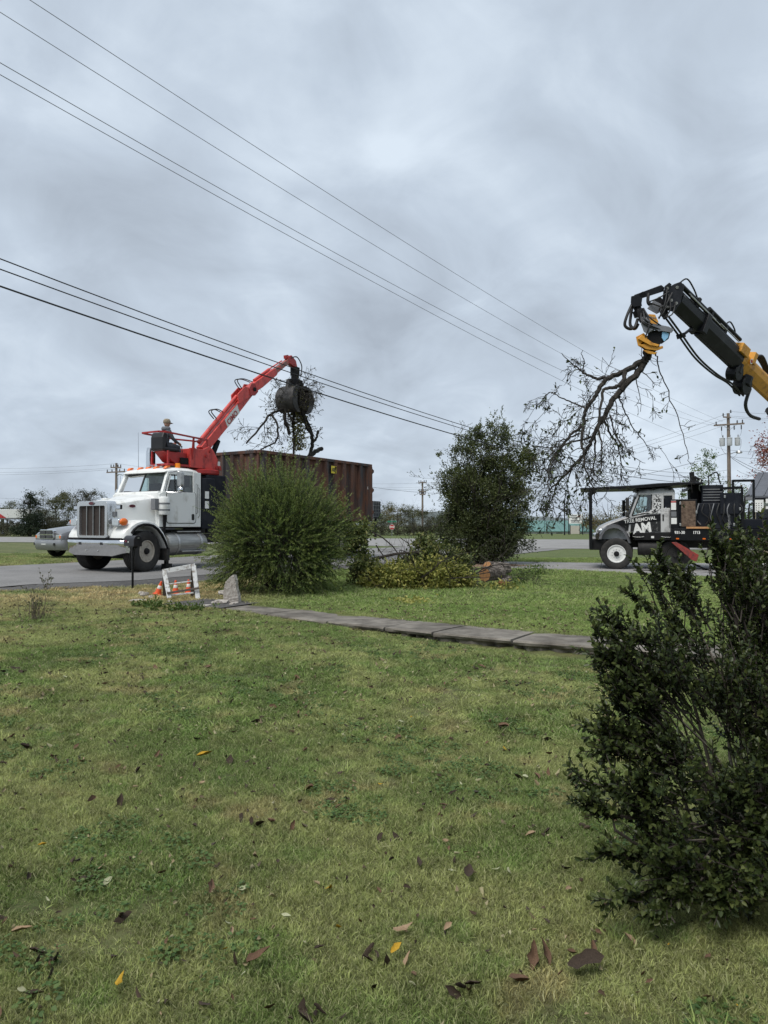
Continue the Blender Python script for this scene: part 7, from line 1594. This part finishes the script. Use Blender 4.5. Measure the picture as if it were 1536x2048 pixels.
def scatter(name, label, pts, src, smin, smax, seed):
    me = bpy.data.meshes.new(name); me.vertices.add(len(pts)); me.vertices.foreach_set('co', np.ascontiguousarray(pts, np.float32).ravel()); me.update()
    o = link(bpy.data.objects.new(name, me)); tag(o, label, 'grass', kind='stuff')
    cl = bpy.data.collections.new(name + '_sources')
    for s in src: cl.objects.link(s)
    ng = bpy.data.node_groups.new(name, 'GeometryNodeTree'); ng.interface.new_socket('Geometry', in_out='INPUT', socket_type='NodeSocketGeometry'); ng.interface.new_socket('Geometry', in_out='OUTPUT', socket_type='NodeSocketGeometry')
    A_ = ng.nodes.new; gi, go = A_('NodeGroupInput'), A_('NodeGroupOutput'); ip = A_('GeometryNodeInstanceOnPoints'); ci = A_('GeometryNodeCollectionInfo'); ci.inputs['Collection'].default_value = cl; ci.inputs['Separate Children'].default_value = True; ci.inputs['Reset Children'].default_value = True
    rv = A_('FunctionNodeRandomValue'); rv.data_type = 'FLOAT_VECTOR'; rv.inputs[0].default_value = (-.12, -.12, 0); rv.inputs[1].default_value = (.12, .12, 6.283); rv.inputs['Seed'].default_value = seed
    rs = A_('FunctionNodeRandomValue'); rs.data_type = 'FLOAT'; rs.inputs[2].default_value = smin; rs.inputs[3].default_value = smax; rs.inputs['Seed'].default_value = seed + 1
    ri = A_('FunctionNodeRandomValue'); ri.data_type = 'INT'; ri.inputs[4].default_value = 0; ri.inputs[5].default_value = len(src) - 1; ri.inputs['Seed'].default_value = seed + 2
    l = ng.links.new; l(gi.outputs[0], ip.inputs['Points']); l(ci.outputs[0], ip.inputs['Instance']); ip.inputs['Pick Instance'].default_value = True
    l(ri.outputs[2], ip.inputs['Instance Index']); l(rv.outputs[0], ip.inputs['Rotation']); l(rs.outputs[1], ip.inputs['Scale']); l(ip.outputs[0], go.inputs[0])
    md = o.modifiers.new('scatter', 'NODES'); md.node_group = ng; return o
def lawn_points(n, y0, y1, seed, extra=.6, dens_pow=1.0):
    r_ = np.random.default_rng(seed); y = y0 + (y1 - y0)*r_.random(n*2)**dens_pow; hw = .545*y + extra; x = (2*r_.random(n*2)-1)*(.545*y1 + extra)
    k = np.abs(x) < hw; x, y = x[k], y[k]
    bad = np.zeros(len(x), bool)
    for p in NOGRASS: bad |= in_poly(p, x, y)
    x, y = x[~bad], y[~bad]
    thin = np.sin(1.9*x+.8*y+2)*np.sin(2.3*y-.7*x+.5) + .6*np.sin(5.1*x+1)*np.sin(4.3*y+2) + .4*np.sin(9*x+3*y)*np.sin(8*y-2*x)
    k = r_.random(len(x)) > .72*sstep(.55, 1.1, thin); x, y = x[k], y[k]; return np.stack([x, y, g(x, y)], 1)
t_near = [tuft(k, 44, .045, (.020, .024, .028, .022, .034)[k], .003, (.7, .6, .5, .8, .5)[k]) for k in range(5)]; t_mid = [tuft(20 + k, 40, .07, (.028, .034, .038, .046)[k], .0052, .6) for k in range(4)]; t_far = [tuft(40 + k, 34, .16, .06, .011, .5) for k in range(3)]
scatter('near_grass', 'short mown grass blades of the front lawn', lawn_points(23000, 1.7, 5.2, 1), t_near, .55, 1.3, 1)
scatter('middle_grass', 'short mown grass around the concrete walk', lawn_points(32000, 5.0, 13.5, 2), t_mid, .55, 1.35, 4)
scatter('far_grass', 'grass of the verge and the lawn beyond the walk', lawn_points(26000, 12.5, 32, 3, 1.5), t_far, .55, 1.2, 7)
scatter('coarse_tufts', 'coarser darker grass tufts standing above the mown lawn', lawn_points(520, 1.9, 11, 15), [tuft(60 + k, 46, .05, .062, .0042, .5) for k in range(3)], .6, 1.3, 12)
cp = lawn_points(2600, 1.8, 9, 5); cs = np.sin(cp[:, 0]*2.1+1)*np.sin(cp[:, 1]*1.7) + .5*np.sin(cp[:, 0]*5+cp[:, 1]*4); cp = cp[cs > .35]
scatter('clover_patches', 'small broad leaved weeds in patches in the lawn', cp, [clover(k) for k in range(3)], .7, 1.3, 9)

# ================================================================ fallen leaves, one by one
LC = {'brown': (.13, .08, .052), 'dark': (.05, .037, .028), 'tan': (.30, .215, .14), 'yellow': (.42, .26, .03), 'pale': (.36, .37, .24)}
LMt = {k: mat(k + '_fallen_leaf', c, .9, 0, var=.4, scale=30 , spec=.2) for k, c in LC.items()}
def leafmesh(seed, kind, ln=1.0, asp=.46):
    r_ = random.Random(seed); V_, F_ = [], []; curl = r_.uniform(.3, 1.6); cup = r_.uniform(.3, 1.3)*r_.choice((1, 1, -.7)); tw = r_.uniform(-1, 1)
    for i in range(6):
        t_ = i/5; wv = asp*math.sin(math.pi*min(1, .06+t_*.93))**.8*.5*(1-.25*t_); zc = curl*ln*.35*(t_-.4)**2
        for s in (-1, 0, 1):
            V_.append((t_*ln-.5*ln + r_.uniform(-.03, .03)*ln*abs(s), s*wv*ln*r_.uniform(.55, 1.25), zc + cup*abs(s)*wv*ln + tw*s*wv*t_*ln + r_.uniform(-.035, .035)*ln))
    for i in range(5):
        for s in (0, 1): a = i*3+s; F_.append((a, a+1, a+4, a+3))
    me = bpy.data.meshes.new('fallen_leaf'); me.from_pydata(V_, [], F_); me.polygons.foreach_set('use_smooth', [True]*len(F_)); me.materials.append(LMt[kind]); me.update(); return me
LMS = {k: [leafmesh(i*7 + j, k) for j in range(5)] for i, k in enumerate(LC)}
LBL = {'brown': 'dry brown curled leaf lying on the lawn', 'dark': 'dark wet shrivelled leaf lying on the lawn', 'tan': 'light tan dry leaf lying on the lawn', 'yellow': 'small yellow leaf lying on the lawn', 'pale': 'pale greenish leaf lying on the lawn'}
fr_ = random.Random(99)
def drop(u, v, size, kind, label=None, tilt=.45, me=None, z=.022):
    q = ground_at(u, v); o = link(bpy.data.objects.new('fallen_leaf', me or fr_.choice(LMS[kind]))); o.location = (q.x, q.y, q.z + z); s_ = size; o.scale = (s_, s_*fr_.uniform(.75, 1.25), s_)
    o.rotation_euler = (fr_.gauss(0, tilt), fr_.gauss(0, tilt), fr_.uniform(0, 6.28)); tag(o, label or LBL[kind], 'leaf', None if label else kind + ' leaves fallen on the lawn'); return o
for k in range(250):
    v = 1330 + 705*fr_.random()**1.35; u = fr_.uniform(5, 1530 if v > 1850 else 1180); kd = fr_.choices(list(LC), (26, 34, 16, 4, 20))[0]
    drop(u, v, {'brown': .062, 'dark': .06, 'tan': .05, 'yellow': .034, 'pale': .036}[kd]*(.45 + .95*fr_.random()**2)*(1.5 - .75*(v-1330)/705), kd)
for (u, v, n, sp) in ((515, 1655, 5, 22), (610, 2025, 5, 20), (745, 1915, 4, 18), (90, 1915, 4, 22), (930, 1985, 4, 22), (900, 1605, 3, 18), (1080, 1560, 3, 20), (560, 1352, 2, 14), (615, 1440, 2, 10), (640, 1310, 2, 10)):
    for k in range(n): drop(u + fr_.gauss(0, sp), v + fr_.gauss(0, sp*.35), fr_.uniform(.04, .075), fr_.choice(('dark', 'dark', 'brown')), tilt=.6)
big = leafmesh(504, 'dark', 1.0, .5)
for (u, v, s_, kd, lb, rz) in ((1168, 1943, .13, 'dark', 'largest fallen leaf, broad brown with raised midrib, near the shrub', .1), (1062, 1925, .095, 'brown', 'brown leaf standing half upright beside the largest leaf', 1.2), (805, 1866, .075, 'tan', None, .2), (792, 1912, .06, 'yellow', None, .9), (1085, 1918, .085, 'brown', 'second brown leaf folded upright beside the largest leaf', 1.9), (935, 1757, .09, 'dark', None, 1.4), (425, 1788, .085, 'brown', None, 1.7), (52, 1876, .075, 'tan', None, .1), (520, 1930, .09, 'brown', None, .7), (246, 1972, .06, 'yellow', None, 1.5), (412, 1521, .10, 'yellow', None, .3)):
    o = drop(u, v, s_, kd, lb, .2, big if lb and 'largest' in lb[:8] else None, .045); o.rotation_euler = (.25, -.15 if not (lb and 'upright' in lb) else -.9, rz)

# small crumbs of leaf and clippings in the sward, past counting
lp_ = lawn_points(2600, 2.0, 12.5, 77); lp_ = lp_[lp_[:, 1] < 12.5]; nl_ = len(lp_); rl_ = np.random.default_rng(8)
dl_ = np.stack([rl_.normal(size=nl_), rl_.normal(size=nl_), .25*rl_.normal(size=nl_)], 1)
o = leaves('leaf_litter', lp_ + [0, 0, .026], dl_, (.014 + .03*rl_.random(nl_)**2)*(.7 + .08*lp_[:, 1]), (.011 + .010*rl_.random(nl_))*(.7 + .08*lp_[:, 1]), leafmat('litter', [(.04, .028, .02), (.10, .066, .04), (.05, .04, .03), (.30, .24, .14), (.34, .34, .20)], .85, .1), None, rng=rl_, fold=.5, curl=.5)
tag(o, 'small scattered leaf crumbs and clippings in the lawn', 'leaf litter', kind='stuff')
